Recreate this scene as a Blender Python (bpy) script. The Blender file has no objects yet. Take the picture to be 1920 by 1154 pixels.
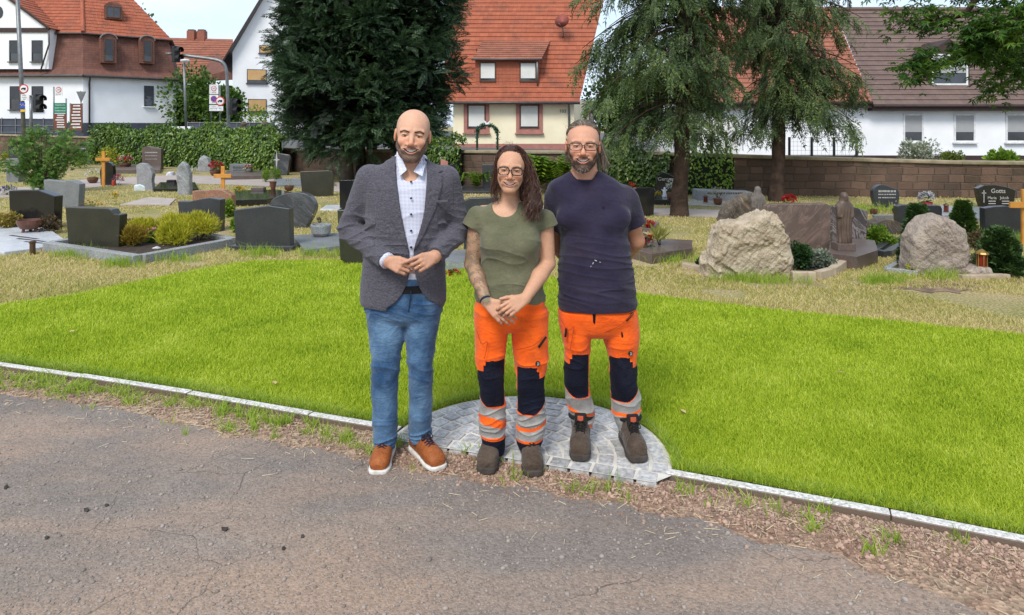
import bpy, bmesh, math, random
import numpy as np
from mathutils import Matrix, Vector
R = math.radians
random.seed(7)
RNG = np.random.default_rng(11)
C = bpy.context.scene.collection
SC = bpy.context.scene

# ------------------------------------------------------------------ camera, sky, sun, exposure
CAM_H, F, HOR = 1.72, 1280.0, 237.0        # eye height (m), focal length and horizon row in photo pixels
cam_d = bpy.data.cameras.new('camera')
cam = bpy.data.objects.new('camera', cam_d); C.objects.link(cam)
cam.location = (0, 0, CAM_H); cam.rotation_euler = (R(90), 0, 0)
cam_d.sensor_width = 36; cam_d.lens = 24; cam_d.shift_y = -(577 - HOR) / 1920
cam_d.clip_start = .05; cam_d.clip_end = 3000
SC.camera = cam
SC.view_settings.view_transform = 'Standard'; SC.view_settings.look = 'None'
SC.view_settings.gamma = 1; SC.view_settings.exposure = 0.95
SUN_EL, SUN_AZ = 50, 202                    # azimuth clockwise from +Y: behind the camera's left shoulder
W = bpy.data.worlds.new('World'); SC.world = W; W.use_nodes = True

def N(nt, typ, ins=None, **at):
    n = nt.nodes.new(typ)
    for k, v in at.items(): setattr(n, k, v)
    for k, v in (ins or {}).items():
        if isinstance(v, bpy.types.NodeSocket): nt.links.new(v, n.inputs[k])
        else:
            try: n.inputs[k].default_value = v
            except Exception: n.inputs[k].default_value = (*v, 1)
    return n
def ramp(nt, fac, stops):
    n = N(nt, 'ShaderNodeValToRGB', {'Fac': fac}); e = n.color_ramp.elements
    while len(e) < len(stops): e.new(.5)
    for i, (p, c) in enumerate(stops):
        e[i].position = p; e[i].color = (c, c, c, 1) if isinstance(c, (int, float)) else (*c[:3], 1)
    return n.outputs[0]
def mth(nt, op, a, b=None, c=None):
    n = nt.nodes.new('ShaderNodeMath'); n.operation = op
    for i, v in enumerate((a, b, c)):
        if v is None: continue
        if isinstance(v, bpy.types.NodeSocket): nt.links.new(v, n.inputs[i])
        else: n.inputs[i].default_value = v
    return n.outputs[0]
def mix(nt, fac, a, b, mode='MIX'):
    n = nt.nodes.new('ShaderNodeMixRGB'); n.blend_type = mode
    for k, v in (('Fac', fac), ('Color1', a), ('Color2', b)):
        if isinstance(v, bpy.types.NodeSocket): nt.links.new(v, n.inputs[k])
        elif isinstance(v, (int, float)): n.inputs[k].default_value = v
        else: n.inputs[k].default_value = (*v[:3], 1)
    return n.outputs[0]

nt = W.node_tree; nt.nodes.clear()
sky = N(nt, 'ShaderNodeTexSky', sky_type='NISHITA', sun_disc=False, sun_elevation=R(SUN_EL), sun_rotation=R(SUN_AZ), air_density=1.2, dust_density=1.5)
tc = N(nt, 'ShaderNodeTexCoord')
mp = N(nt, 'ShaderNodeMapping', {'Vector': tc.outputs['Generated'], 'Scale': (1.0, 1.0, 2.6), 'Location': (.35, .1, .2)})
cn = N(nt, 'ShaderNodeTexNoise', {'Vector': mp.outputs[0], 'Scale': 2.6, 'Detail': 7, 'Roughness': .58, 'Distortion': .3})
cm = ramp(nt, cn.outputs[0], [(.36, .5), (.62, 1)])
cc = mix(nt, N(nt, 'ShaderNodeTexNoise', {'Vector': mp.outputs[0], 'Scale': 5, 'Detail': 5}).outputs[0], (3.4, 4.3, 5.5), (6.2, 6.9, 8.0))
skyc = mix(nt, cm, sky.outputs[0], cc)
bg = N(nt, 'ShaderNodeBackground', {'Color': skyc, 'Strength': .10})
N(nt, 'ShaderNodeOutputWorld', {'Surface': bg.outputs[0]})
sun_d = bpy.data.lights.new('sun', 'SUN'); sun_d.energy = 1.6; sun_d.angle = R(20); sun_d.color = (1, .97, .93)
sun = bpy.data.objects.new('sun', sun_d); C.objects.link(sun)
sv = Vector((math.sin(R(SUN_AZ)) * math.cos(R(SUN_EL)), math.cos(R(SUN_AZ)) * math.cos(R(SUN_EL)), math.sin(R(SUN_EL))))
sun.rotation_euler = (-sv).to_track_quat('-Z', 'Y').to_euler(); sun.location = (0, 0, 30)

# ------------------------------------------------------------------ photo pixel -> point in the place
def gy(py): return F * CAM_H / (py - HOR)                        # distance of a ground point seen at row py
def G(px, py): Y = gy(py); return ((px - 960) / F * Y, Y)
def P3(px, py, Y): return ((px - 960) / F * Y, Y, CAM_H - (py - HOR) / F * Y)

# ------------------------------------------------------------------ materials
MATS = {}
def newmat(name):
    m = bpy.data.materials.new(name); m.use_nodes = True; nt = m.node_tree; nt.nodes.clear()
    return m, nt
def finish(nt, col, rough=.7, bump=None, bstr=.3, bdist=.01, spec=.4, metal=0, trans=0, coat=0, sheen=0, sss=0):
    p = N(nt, 'ShaderNodeBsdfPrincipled', {'Base Color': col, 'Roughness': rough, 'Specular IOR Level': spec, 'Metallic': metal, 'Coat Weight': coat, 'Sheen Weight': sheen})
    if sss: p.inputs['Subsurface Weight'].default_value = sss; p.inputs['Subsurface Radius'].default_value = (.012, .005, .003); p.inputs['Subsurface Scale'].default_value = 1
    if bump is not None:
        b = N(nt, 'ShaderNodeBump', {'Height': bump, 'Strength': bstr, 'Distance': bdist}); nt.links.new(b.outputs[0], p.inputs['Normal'])
    out = p.outputs[0]
    if trans:
        t = N(nt, 'ShaderNodeBsdfTranslucent', {'Color': col})
        out = N(nt, 'ShaderNodeMixShader', {0: trans, 1: out, 2: t.outputs[0]}).outputs[0]
    N(nt, 'ShaderNodeOutputMaterial', {'Surface': out})
def noise(nt, scale, detail=4, rough=.55, dist=0, vec=None, coord='Object'):
    if vec is None: vec = N(nt, 'ShaderNodeTexCoord').outputs[coord]
    return N(nt, 'ShaderNodeTexNoise', {'Vector': vec, 'Scale': scale, 'Detail': detail, 'Roughness': rough, 'Distortion': dist}).outputs[0]
def mat(name, c1, c2=None, scale=6, rough=.7, bump=.0, bscale=80, spec=.4, metal=0, island=False, trans=0, lo=.35, hi=.65, coat=0, fine=0, sheen=0, bd=.004):
    """plain procedural surface: two colours mixed by noise (or per loose piece), a fine bump"""
    if name in MATS: return MATS[name]
    m, nt = newmat(name); c2 = c2 or tuple(x * .75 for x in c1)
    if island:
        f = N(nt, 'ShaderNodeNewGeometry').outputs['Random Per Island']
        if scale: f = mth(nt, 'ADD', mth(nt, 'MULTIPLY', f, .5), mth(nt, 'MULTIPLY', ramp(nt, noise(nt, scale, 3), [(lo, 0), (hi, 1)]), .5))
        col = mix(nt, f, c1, c2)
    else:
        col = mix(nt, ramp(nt, noise(nt, scale, 6), [(lo, 0), (hi, 1)]), c1, c2)
    if fine:
        col = mix(nt, fine, col, ramp(nt, noise(nt, bscale * 1.7, 2), [(.3, .0), (.7, 1)]), 'OVERLAY')
    finish(nt, col, rough, noise(nt, bscale, 5) if bump else None, bump, bd, spec, metal, trans, coat, sheen)
    MATS[name] = m; return m
def stone(name, c1, c2, vein=None, vs=6, rough=.25, speck=0, spec=.5, bump=0, rot=(0, .6, .2)):
    """polished or split gravestone: specks and optional flowing veins"""
    if name in MATS: return MATS[name]
    m, nt = newmat(name); o = N(nt, 'ShaderNodeTexCoord').outputs['Object']
    col = mix(nt, ramp(nt, noise(nt, 5, 6, vec=o), [(.3, 0), (.7, 1)]), c1, c2)
    if speck:
        v = N(nt, 'ShaderNodeTexVoronoi', {'Vector': o, 'Scale': 140})
        col = mix(nt, speck, col, N(nt, 'ShaderNodeTexVoronoi', {'Vector': o, 'Scale': 150}).outputs['Color'], 'OVERLAY')
        col = mix(nt, speck * .6, col, ramp(nt, noise(nt, 90, 2, vec=o), [(.35, 0), (.65, 1)]), 'SOFT_LIGHT')
    h = noise(nt, 40, 6, vec=o)
    if vein:
        mp = N(nt, 'ShaderNodeMapping', {'Vector': N(nt, 'ShaderNodeMapping', {'Vector': o, 'Rotation': rot}).outputs[0], 'Scale': (vs, vs, vs * .28)}).outputs[0]
        w = noise(nt, 1.6, 9, .62, 1.2, vec=mp); f = mth(nt, 'MAXIMUM', ramp(nt, w, [(.47, 0), (.495, .8), (.52, 0)]), ramp(nt, w, [(.53, 0), (.72, 1)]))
        col = mix(nt, f, col, vein); h = mth(nt, 'ADD', h, mth(nt, 'MULTIPLY', w, 1.2))
    finish(nt, col, rough, h if bump else None, bump, .02, spec)
    MATS[name] = m; return m

# ------------------------------------------------------------------ meshes and objects
def auto_uv(me):
    """metric UVs: u runs level along each face, v up its slope"""
    n = len(me.polygons)
    nor = np.zeros(n * 3, np.float32); me.polygons.foreach_get('normal', nor); nor = nor.reshape(-1, 3)
    lt = np.zeros(n, np.int32); me.polygons.foreach_get('loop_total', lt)
    vi = np.zeros(len(me.loops), np.int32); me.loops.foreach_get('vertex_index', vi)
    co = np.zeros(len(me.vertices) * 3, np.float32); me.vertices.foreach_get('co', co); co = co.reshape(-1, 3)
    t = np.cross(np.array([[0, 0, 1.]]), nor); L = np.linalg.norm(t, axis=1); bad = L < 1e-3
    t[bad] = (1, 0, 0); L[bad] = 1; t /= L[:, None]; v = np.cross(nor, t)
    fi = np.repeat(np.arange(n), lt); p = co[vi]
    uv = np.stack([(p * t[fi]).sum(1), (p * v[fi]).sum(1)], 1).astype(np.float32)
    me.uv_layers.new(name='UVMap').data.foreach_set('uv', uv.ravel())
def mesh_np(name, V, Fq, m=None, smooth=False, col=None):
    """fast mesh from arrays; Fq is (n,3) or (n,4) or a list of such"""
    me = bpy.data.meshes.new(name); V = np.asarray(V, np.float32)
    Fs = [np.asarray(f, np.int32) for f in (Fq if isinstance(Fq, list) else [Fq]) if len(f)]
    nl = sum(f.size for f in Fs); nf = sum(len(f) for f in Fs)
    me.vertices.add(len(V)); me.vertices.foreach_set('co', V.ravel())
    me.loops.add(nl); me.loops.foreach_set('vertex_index', np.concatenate([f.ravel() for f in Fs]))
    tot = np.concatenate([np.full(len(f), f.shape[1], np.int32) for f in Fs])
    me.polygons.add(nf); me.polygons.foreach_set('loop_start', np.concatenate([[0], np.cumsum(tot)[:-1]]).astype(np.int32))
    me.polygons.foreach_set('use_smooth', np.full(nf, smooth, bool))
    me.update(calc_edges=True)
    if col is not None:
        a = me.color_attributes.new('Col', 'FLOAT_COLOR', 'POINT')
        a.data.foreach_set('color', np.concatenate([col, np.ones((len(col), 1))], 1).astype(np.float32).ravel())
    if m: me.materials.append(m)
    return me
def tag(o, label=None, cat=None, group=None, kind=None):
    if label: o['label'] = label
    if cat: o['category'] = cat
    if group: o['group'] = group
    if kind: o['kind'] = kind
    return o
def link(name, me, parent=None, world=True):
    o = bpy.data.objects.new(name, me); C.objects.link(o)
    if parent is not None:
        o.parent = parent
        if world: o.matrix_parent_inverse = WM(parent).inverted()
    return o
def WM(o):
    m = Matrix.LocRotScale(o.location, o.rotation_euler, o.scale)
    return WM(o.parent) @ o.matrix_parent_inverse @ m if o.parent else m
def thing(name, label, cat, loc=(0, 0, 0), rz=0, group=None):
    o = bpy.data.objects.new(name, None); C.objects.link(o); o.empty_display_size = .1
    o.location = loc; o.rotation_euler = (0, 0, rz)
    return tag(o, label, cat, group)
def children(o): return [c for c in C.objects if c.parent == o]
def dup(o, loc, rz=None, label=None, parent=None, sc=None):
    c = o.copy(); C.objects.link(c)
    if parent is None:
        c.location = loc
        if rz is not None: c.rotation_euler = (0, 0, rz)
        if sc: c.scale = (sc, sc, sc)
        if label: c['label'] = label
    else: c.parent = parent
    for ch in children(o): dup(ch, None, parent=c)
    return c
class MB:
    def __init__(s): s.v = []; s.f = []
    def add(s, V, Fc):
        b = len(s.v); s.v += [tuple(p) for p in V]; s.f += [tuple(i + b for i in f) for f in Fc]; return s
    def box(s, c, d, rz=0, rx=0, ry=0):
        M = Matrix.Translation(c) @ Matrix.Rotation(rz, 4, 'Z') @ Matrix.Rotation(ry, 4, 'Y') @ Matrix.Rotation(rx, 4, 'X')
        V = [M @ Vector((x * d[0] / 2, y * d[1] / 2, z * d[2] / 2)) for x in (-1, 1) for y in (-1, 1) for z in (-1, 1)]
        return s.add(V, [(0, 1, 3, 2), (4, 6, 7, 5), (0, 4, 5, 1), (2, 3, 7, 6), (0, 2, 6, 4), (1, 5, 7, 3)])
    def box2(s, lo, hi): return s.box([(a + b) / 2 for a, b in zip(lo, hi)], [b - a for a, b in zip(lo, hi)])
    def prism(s, pts, M, th, hole=None):
        """outline (u,w) in the local XZ plane, front at y=0, back at y=th; M places it"""
        n = len(pts); a = sum(pts[i][0] * pts[(i + 1) % n][1] - pts[(i + 1) % n][0] * pts[i][1] for i in range(n))
        if a < 0: pts = pts[::-1]
        V = [M @ Vector((u, 0, w)) for u, w in pts] + [M @ Vector((u, th, w)) for u, w in pts]
        Fc = [tuple(range(n)), tuple(range(2 * n - 1, n - 1, -1))] + [(i, i + n, (i + 1) % n + n, (i + 1) % n) for i in range(n)]
        return s.add(V, Fc)
    def tube(s, pts, r, n=8, caps=True):
        pts = [Vector(p) for p in pts]; rr = r if isinstance(r, (list, tuple)) else [r] * len(pts)
        V = []; up = Vector((0, 0, 1)); prev = None
        for i, p in enumerate(pts):
            t = (pts[min(i + 1, len(pts) - 1)] - pts[max(i - 1, 0)]).normalized()
            if prev is None: a = t.orthogonal().normalized()
            else: a = (prev - t * prev.dot(t)); a = a.normalized() if a.length > 1e-6 else t.orthogonal().normalized()
            prev = a; b = t.cross(a)
            V += [p + (a * math.cos(2 * math.pi * k / n) + b * math.sin(2 * math.pi * k / n)) * rr[i] for k in range(n)]
        Fc = [(i * n + k, i * n + (k + 1) % n, (i + 1) * n + (k + 1) % n, (i + 1) * n + k) for i in range(len(pts) - 1) for k in range(n)]
        if caps: Fc += [tuple(range(n - 1, -1, -1)), tuple(range((len(pts) - 1) * n, len(pts) * n))]
        return s.add(V, Fc)
    def lathe(s, prof, c=(0, 0, 0), n=20):
        m = len(prof)
        V = [(c[0] + r * math.cos(2 * math.pi * k / n), c[1] + r * math.sin(2 * math.pi * k / n), c[2] + z) for r, z in prof for k in range(n)]
        Fc = [(i * n + k, i * n + (k + 1) % n, (i + 1) * n + (k + 1) % n, (i + 1) * n + k) for i in range(m - 1) for k in range(n)]
        if prof[0][0] > 1e-4: Fc.append(tuple(range(n - 1, -1, -1)))
        if prof[-1][0] > 1e-4: Fc.append(tuple(range((m - 1) * n, m * n)))
        return s.add(V, Fc)
    def quad(s, a, b, c, d): return s.add([a, b, c, d], [(0, 1, 2, 3)])
    def poly(s, pts): return s.add(pts, [tuple(range(len(pts)))])
    def build(s, name, m=None, parent=None, smooth=False, bevel=0, world=True, uv=True, seg=2, recalc=True):
        me = bpy.data.meshes.new(name); me.from_pydata([tuple(v) for v in s.v], [], s.f)
        if recalc:
            bm = bmesh.new(); bm.from_mesh(me); bmesh.ops.recalc_face_normals(bm, faces=bm.faces); bm.to_mesh(me); bm.free()
        me.update()
        if uv: auto_uv(me)
        if m: me.materials.append(m)
        if smooth:
            me.polygons.foreach_set('use_smooth', np.ones(len(me.polygons), bool))
        o = link(name, me, parent, world)
        if bevel:
            b = o.modifiers.new('bevel', 'BEVEL'); b.width = bevel; b.segments = seg; b.limit_method = 'ANGLE'; b.angle_limit = R(35); b.use_clamp_overlap = True
        return o
def crv(pts, sub=6, closed=False):
    """Catmull-Rom through points of any dimension"""
    P = [np.array(p, float) for p in pts]; n = len(P); out = []
    for i in range(n if closed else n - 1):
        g = (lambda k: P[k % n]) if closed else (lambda k: P[min(max(k, 0), n - 1)])
        a, b, c, d = g(i - 1), g(i), g(i + 1), g(i + 2)
        for t in np.arange(sub) / sub:
            out.append(.5 * ((2 * b) + (c - a) * t + (2 * a - 5 * b + 4 * c - d) * t ** 2 + (3 * b - a - 3 * c + d) * t ** 3))
    if not closed: out.append(P[-1])
    return [tuple(p) for p in out]
def in_poly(x, y, poly):
    r = np.zeros(len(x), bool); n = len(poly)
    for i in range(n):
        (x1, y1), (x2, y2) = poly[i], poly[(i + 1) % n]
        if y1 == y2: continue
        c = ((y1 > y) != (y2 > y)) & (x < (x2 - x1) * (y - y1) / (y2 - y1) + x1); r ^= c
    return r
def text_me(body, size, M, depth=.002, align='CENTER'):
    cu = bpy.data.curves.new('t', 'FONT'); cu.body = body; cu.size = size; cu.align_x = align; cu.align_y = 'CENTER'; cu.extrude = depth; cu.resolution_u = 2
    ob = bpy.data.objects.new('t', cu); C.objects.link(ob); bpy.context.view_layer.update()
    me = bpy.data.meshes.new_from_object(ob); bpy.data.objects.remove(ob); bpy.data.curves.remove(cu)
    me.transform(M); return me
def text(body, size, M, m, parent, name='lettering', depth=.002):
    """lettering standing up in the local XZ plane of M, facing its -Y"""
    me = text_me(body, size, M @ Matrix.Rotation(R(90), 4, 'X'), depth); me.name = name
    me.materials.clear(); me.materials.append(m); return link(name, me, parent)
def TM(x, y, z, rz=0): return Matrix.Translation((x, y, z)) @ Matrix.Rotation(rz, 4, 'Z')
def snoise(X, Y, Z, f=1., seed=0, n=7):
    r = np.random.default_rng(seed); s = 0
    for i in range(n):
        d = r.normal(size=3); d /= np.linalg.norm(d); k = f * r.uniform(.6, 1.9)
        s = s + np.sin(k * (d[0] * X + d[1] * Y + d[2] * Z) * 6.28 + r.uniform(0, 6.28)) * (.8 / r.uniform(.8, 1.6))
    return s / n ** .5
def patch(x, y, f, seed): return snoise(x, y, 0 * x, f, seed)
# ------------------------------------------------------------------ scatter tools
def scatter(tV, tF, pos, rot, scl):
    """copies of a template (k,3) with 3x3 rotations (n,3,3) and scales -> arrays"""
    tV = np.asarray(tV, np.float32); tF = np.asarray(tF, np.int32); n = len(pos)
    s = np.asarray(scl, np.float32); s = s[:, None, None] if s.ndim == 1 else s[:, None, :]
    V = np.einsum('nij,nkj->nki', rot.astype(np.float32), tV[None] * s) + np.asarray(pos, np.float32)[:, None]
    Fa = tF[None] + (np.arange(n) * len(tV))[:, None, None]
    return V.reshape(-1, 3), Fa.reshape(-1, tF.shape[1])
def rotz(a):
    c, s = np.cos(a), np.sin(a); o = np.zeros_like(a); i = np.ones_like(a)
    return np.stack([np.stack([c, -s, o], -1), np.stack([s, c, o], -1), np.stack([o, o, i], -1)], -2)
def frames(d, roll=None, up=None):
    """rotations whose local +Y runs along d (n,3) and +Z leans to `up`"""
    d = d / np.linalg.norm(d, axis=1, keepdims=True)
    u = np.broadcast_to(np.array([0, 0, 1.]) if up is None else up, d.shape)
    x = np.cross(d, u); L = np.linalg.norm(x, axis=1, keepdims=True); x = np.where(L > 1e-3, x / np.maximum(L, 1e-6), [[1., 0, 0]])
    z = np.cross(x, d)
    if roll is not None:
        c, s = np.cos(roll)[:, None], np.sin(roll)[:, None]; x, z = x * c + z * s, z * c - x * s
    return np.stack([x, d, z], -1)
def unit(n, rng=RNG):
    v = rng.normal(size=(n, 3)); return v / np.linalg.norm(v, axis=1, keepdims=True)
def blades(x, y, z, h, w, lean, rng=RNG):
    """one curved grass blade (5 vertices) per point"""
    n = len(x); a = rng.uniform(0, 6.283, n); l = np.abs(rng.normal(0, lean, n)) * h
    f = rng.uniform(-.9, .9, n)                                   # blades mostly show their width
    wx, wy = np.cos(f) * w / 2, np.sin(f) * w / 2; dx, dy = np.cos(a) * l, np.sin(a) * l
    V = np.empty((n, 5, 3), np.float32)
    V[:, 0] = np.stack([x - wx, y - wy, z], 1); V[:, 1] = np.stack([x + wx, y + wy, z], 1)
    mx, my, mz = x + dx * .35, y + dy * .35, z + h * .6
    V[:, 2] = np.stack([mx + wx * .8, my + wy * .8, mz], 1); V[:, 3] = np.stack([mx - wx * .8, my - wy * .8, mz], 1)
    V[:, 4] = np.stack([x + dx, y + dy, z + h * rng.uniform(.85, 1.05, n)], 1)
    b = (np.arange(n) * 5)[:, None]
    return V.reshape(-1, 3), [b + [[0, 1, 2, 3]], b + [[3, 2, 4]]]
def sample_ground(n, poly, y0, y1, p=1.6, rng=RNG, pad=.15):
    """points inside a ground polygon, thinning with distance like the photo does"""
    xs, ys = [], []; tot = 0
    while tot < n:
        u = rng.uniform(0, 1, n * 2); y = (y0 ** (1 - p) + u * (y1 ** (1 - p) - y0 ** (1 - p))) ** (1 / (1 - p)) if p != 1 else y0 * (y1 / y0) ** u
        x = rng.uniform(-1, 1, n * 2) * (.78 * y + 1.7); k = in_poly(x, y, poly)
        xs.append(x[k]); ys.append(y[k]); tot += k.sum()
        if k.sum() == 0: break
    return np.concatenate(xs)[:n], np.concatenate(ys)[:n]

# ------------------------------------------------------------------ ground
KERB = [(-9.5, 6.45), (-6.2, 5.6)] + [G(*p) for p in ((0, 697), (330, 748), (690, 812), (1240, 903), (1560, 963), (1920, 1035))] + [(3.6, 2.05), (6, .6)]
KC = crv(KERB, 8)
def kerb_y(x): return np.interp(x, [p[0] for p in KC], [p[1] for p in KC])
PC, PR = (.07, 3.535), .725                                         # paved half circle
LAWN = [(p[0], p[1] + .09) for p in KC] + [(9, 2.5), (7.5, 5.2)] + [G(1920, 636), G(1700, 612), G(1450, 588), G(1195, 556), G(1000, 520), G(830, 498), G(640, 492), G(475, 494), G(400, 505), G(300, 525), G(150, 556), G(0, 578), (-6, 6.5), (-9, 7)]
ASPH = [G(*p) for p in ((0, 745), (180, 765), (330, 797), (430, 822), (560, 842), (690, 868), (800, 893), (900, 908), (1020, 926), (1150, 952), (1280, 975), (1400, 1012), (1560, 1050), (1700, 1100), (1830, 1150))]
AS = crv(ASPH, 5); AS = [(x + .03 * math.sin(x * 9) * math.sin(x * 23), y + .022 * math.sin(x * 17) + .012 * math.sin(x * 41)) for x, y in AS]
AS = [(-30, 9), (-7.5, 5.5)] + AS + [(2.6, 1.6), (6, -1.2)]
VERGE = [(x, y) for x, y in KC] + [(p[0], p[1] - .12) for p in AS[::-1]]

m, nt = newmat('dry_ground'); o = N(nt, 'ShaderNodeTexCoord').outputs['Object']
gcol = mix(nt, ramp(nt, noise(nt, .9, 6, vec=o), [(.35, 0), (.65, 1)]), (.36, .28, .15), (.22, .21, .075))
gcol = mix(nt, ramp(nt, noise(nt, .55, 5, vec=o), [(.56, 0), (.68, .8)]), gcol, (.20, .125, .075))
gcol = mix(nt, .6, gcol, ramp(nt, noise(nt, 45, 4, vec=o), [(.3, 0), (.7, 1)]), 'OVERLAY')
finish(nt, gcol, .95, noise(nt, 60, 5, vec=o), .6, bdist=.02, spec=.1); DRY = m
m, nt = newmat('lawn_soil'); o = N(nt, 'ShaderNodeTexCoord').outputs['Object']
finish(nt, mix(nt, noise(nt, 20, 4, vec=o), (.10, .15, .012), (.18, .25, .02)), .95, noise(nt, 80, 4, vec=o), .5, spec=.1); SOIL = m
m, nt = newmat('asphalt'); o = N(nt, 'ShaderNodeTexCoord').outputs['Object']
st = N(nt, 'ShaderNodeMapping', {'Vector': o, 'Rotation': (0, 0, R(18)), 'Scale': (.42, 1.25, 1)}).outputs[0]   # worn along the way one drives
a1 = mix(nt, ramp(nt, noise(nt, 1.3, 7, .6, vec=o), [(.3, 0), (.7, 1)]), (.155, .130, .112), (.235, .198, .168))
a1 = mix(nt, ramp(nt, noise(nt, 1.25, 5, .55, .2, vec=st), [(.44, 0), (.62, .9)]), a1, (.31, .22, .16))
vor = N(nt, 'ShaderNodeTexVoronoi', {'Vector': o, 'Scale': 95})
a1 = mix(nt, .28, a1, ramp(nt, vor.outputs['Color'], [(.1, .15), (.9, .85)]), 'OVERLAY')
a1 = mix(nt, ramp(nt, noise(nt, 190, 2, vec=o), [(.64, 0), (.74, .5)]), a1, (.40, .34, .29))
a1 = mix(nt, ramp(nt, noise(nt, 6, 8, .7, vec=o), [(.62, 0), (.72, .5)]), a1, (.30, .26, .22))
cv = N(nt, 'ShaderNodeTexVoronoi', {'Vector': mix(nt, .12, o, N(nt, 'ShaderNodeTexNoise', {'Vector': o, 'Scale': 5, 'Detail': 5}).outputs['Color']), 'Scale': 2.3}, feature='DISTANCE_TO_EDGE')
ck = mth(nt, 'MULTIPLY', ramp(nt, cv.outputs['Distance'], [(.0, 1), (.005, 0)]), ramp(nt, noise(nt, 1.1, 3, vec=o), [(.50, 0), (.62, 1)]))
a1 = mix(nt, mth(nt, 'MULTIPLY', ck, .5), a1, (.03, .026, .022))
hh = mth(nt, 'SUBTRACT', mth(nt, 'ADD', mth(nt, 'MULTIPLY', ramp(nt, vor.outputs['Distance'], [(0, 1), (.6, 0)]), .6), mth(nt, 'MULTIPLY', noise(nt, 35, 5, vec=o), .9)), mth(nt, 'MULTIPLY', ck, 1.5))
finish(nt, a1, .92, hh, .6, bdist=.008, spec=.2); ASM = m
m, nt = newmat('gravel_dirt'); o = N(nt, 'ShaderNodeTexCoord').outputs['Object']
g1 = mix(nt, ramp(nt, noise(nt, 3, 6, vec=o), [(.35, 0), (.65, 1)]), (.25, .155, .105), (.34, .25, .17))
vv = N(nt, 'ShaderNodeTexVoronoi', {'Vector': o, 'Scale': 55})
g1 = mix(nt, .6, g1, ramp(nt, vv.outputs['Color'], [(.1, .1), (.9, .9)]), 'OVERLAY')
finish(nt, g1, .95, vv.outputs['Distance'], .8, bdist=.012, spec=.15); GRV = m
def sheet(name, poly, z, m):
    b = MB().poly([(x, y, z) for x, y in poly]); o = b.build(name, m, uv=False); o['kind'] = 'structure'
    bm = bmesh.new(); bm.from_mesh(o.data); bmesh.ops.triangulate(bm, faces=bm.faces)
    for f in bm.faces:
        if f.normal.z < 0: f.normal_flip()
    bm.to_mesh(o.data); bm.free(); return o
sheet('ground', [(-900, -60), (900, -60), (900, 1500), (-900, 1500)], 0, DRY)
sheet('lawn', [p for p in LAWN], .03, SOIL)
sheet('verge', VERGE, .006, GRV)
sheet('driveway', AS + [(8, -8), (-30, -8)], .012, ASM)

# granite edging stones along the lawn
m, nt = newmat('edging_granite'); o = N(nt, 'ShaderNodeTexCoord').outputs['Object']
e1 = mix(nt, ramp(nt, noise(nt, 60, 5, .7, vec=o), [(.35, 0), (.6, 1)]), (.30, .285, .26), (.70, .68, .64))
zz = N(nt, 'ShaderNodeSeparateXYZ', {0: N(nt, 'ShaderNodeNewGeometry').outputs['Normal']}).outputs[2]
e1 = mix(nt, ramp(nt, zz, [(.3, 1), (.7, 0)]), e1, (.15, .105, .075))   # darker brown on the upright sides than on the top
finish(nt, e1, .85, noise(nt, 70, 4, vec=o), .5, bdist=.006); EDG = m
b = MB(); acc = [0]
for i in range(1, len(KC)): acc.append(acc[-1] + math.dist(KC[i], KC[i - 1]))
def kat(s): return (np.interp(s, acc, [p[0] for p in KC]), np.interp(s, acc, [p[1] for p in KC]))
def run(s, end):
    while s < end - .05:
        L = min(random.uniform(.8, 1.0), end - s); a, c = kat(s + .0015), kat(s + L - .0015)
        b.box(((a[0] + c[0]) / 2, (a[1] + c[1]) / 2 + .045, -.012 + random.uniform(-.003, .003)), (math.dist(a, c), .058, .1), math.atan2(c[1] - a[1], c[0] - a[0])); s += L
sx = lambda X: float(np.interp(X, [p[0] for p in KC], acc))
run(0, sx(PC[0] - PR + .03)); run(sx(PC[0] + PR - .045), acc[-1] - .4)
tag(b.build('edging', EDG, bevel=.007), kind='structure')

# paved half circle of cut setts
m, nt = newmat('sett_stone'); o = N(nt, 'ShaderNodeTexCoord').outputs['Object']
rp = N(nt, 'ShaderNodeNewGeometry').outputs['Random Per Island']
p1 = mix(nt, rp, (.31, .305, .295), (.46, .455, .44))
p1 = mix(nt, .5, p1, ramp(nt, noise(nt, 40, 6, vec=o), [(.3, .1), (.7, .9)]), 'OVERLAY')
finish(nt, p1, .8, noise(nt, 45, 6, vec=o), .6, bdist=.006); SETT = m
JOINT = mat('joint_sand', (.66, .62, .55), (.48, .45, .39), 14, .95, .5, 120, .1)
kd = (KC[-1][0], KC[-1][1])
ka = math.atan2(kerb_y(PC[0] + .7) - kerb_y(PC[0] - .7), 1.4)
b = MB(); r = PR; rows = 0
def sett(poly, z=.036):
    c = np.mean(poly, 0); n = len(poly); inn = [c + (p - c) * (1 - .0055 / max(.012, np.linalg.norm(p - c))) for p in np.array(poly)]
    j = z + random.uniform(-.002, .002); dz = [j + random.uniform(-.0022, .0022) for _ in range(n)]
    V = [(p[0], p[1], dz[i]) for i, p in enumerate(inn)] + [(p[0], p[1], 0) for p in poly]
    b.add(V, [tuple(range(n))] + [(i, i + n, (i + 1) % n + n, (i + 1) % n) for i in range(n)])
rw = .088; rings = [PR - rw * i for i in range(9)]
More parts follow.
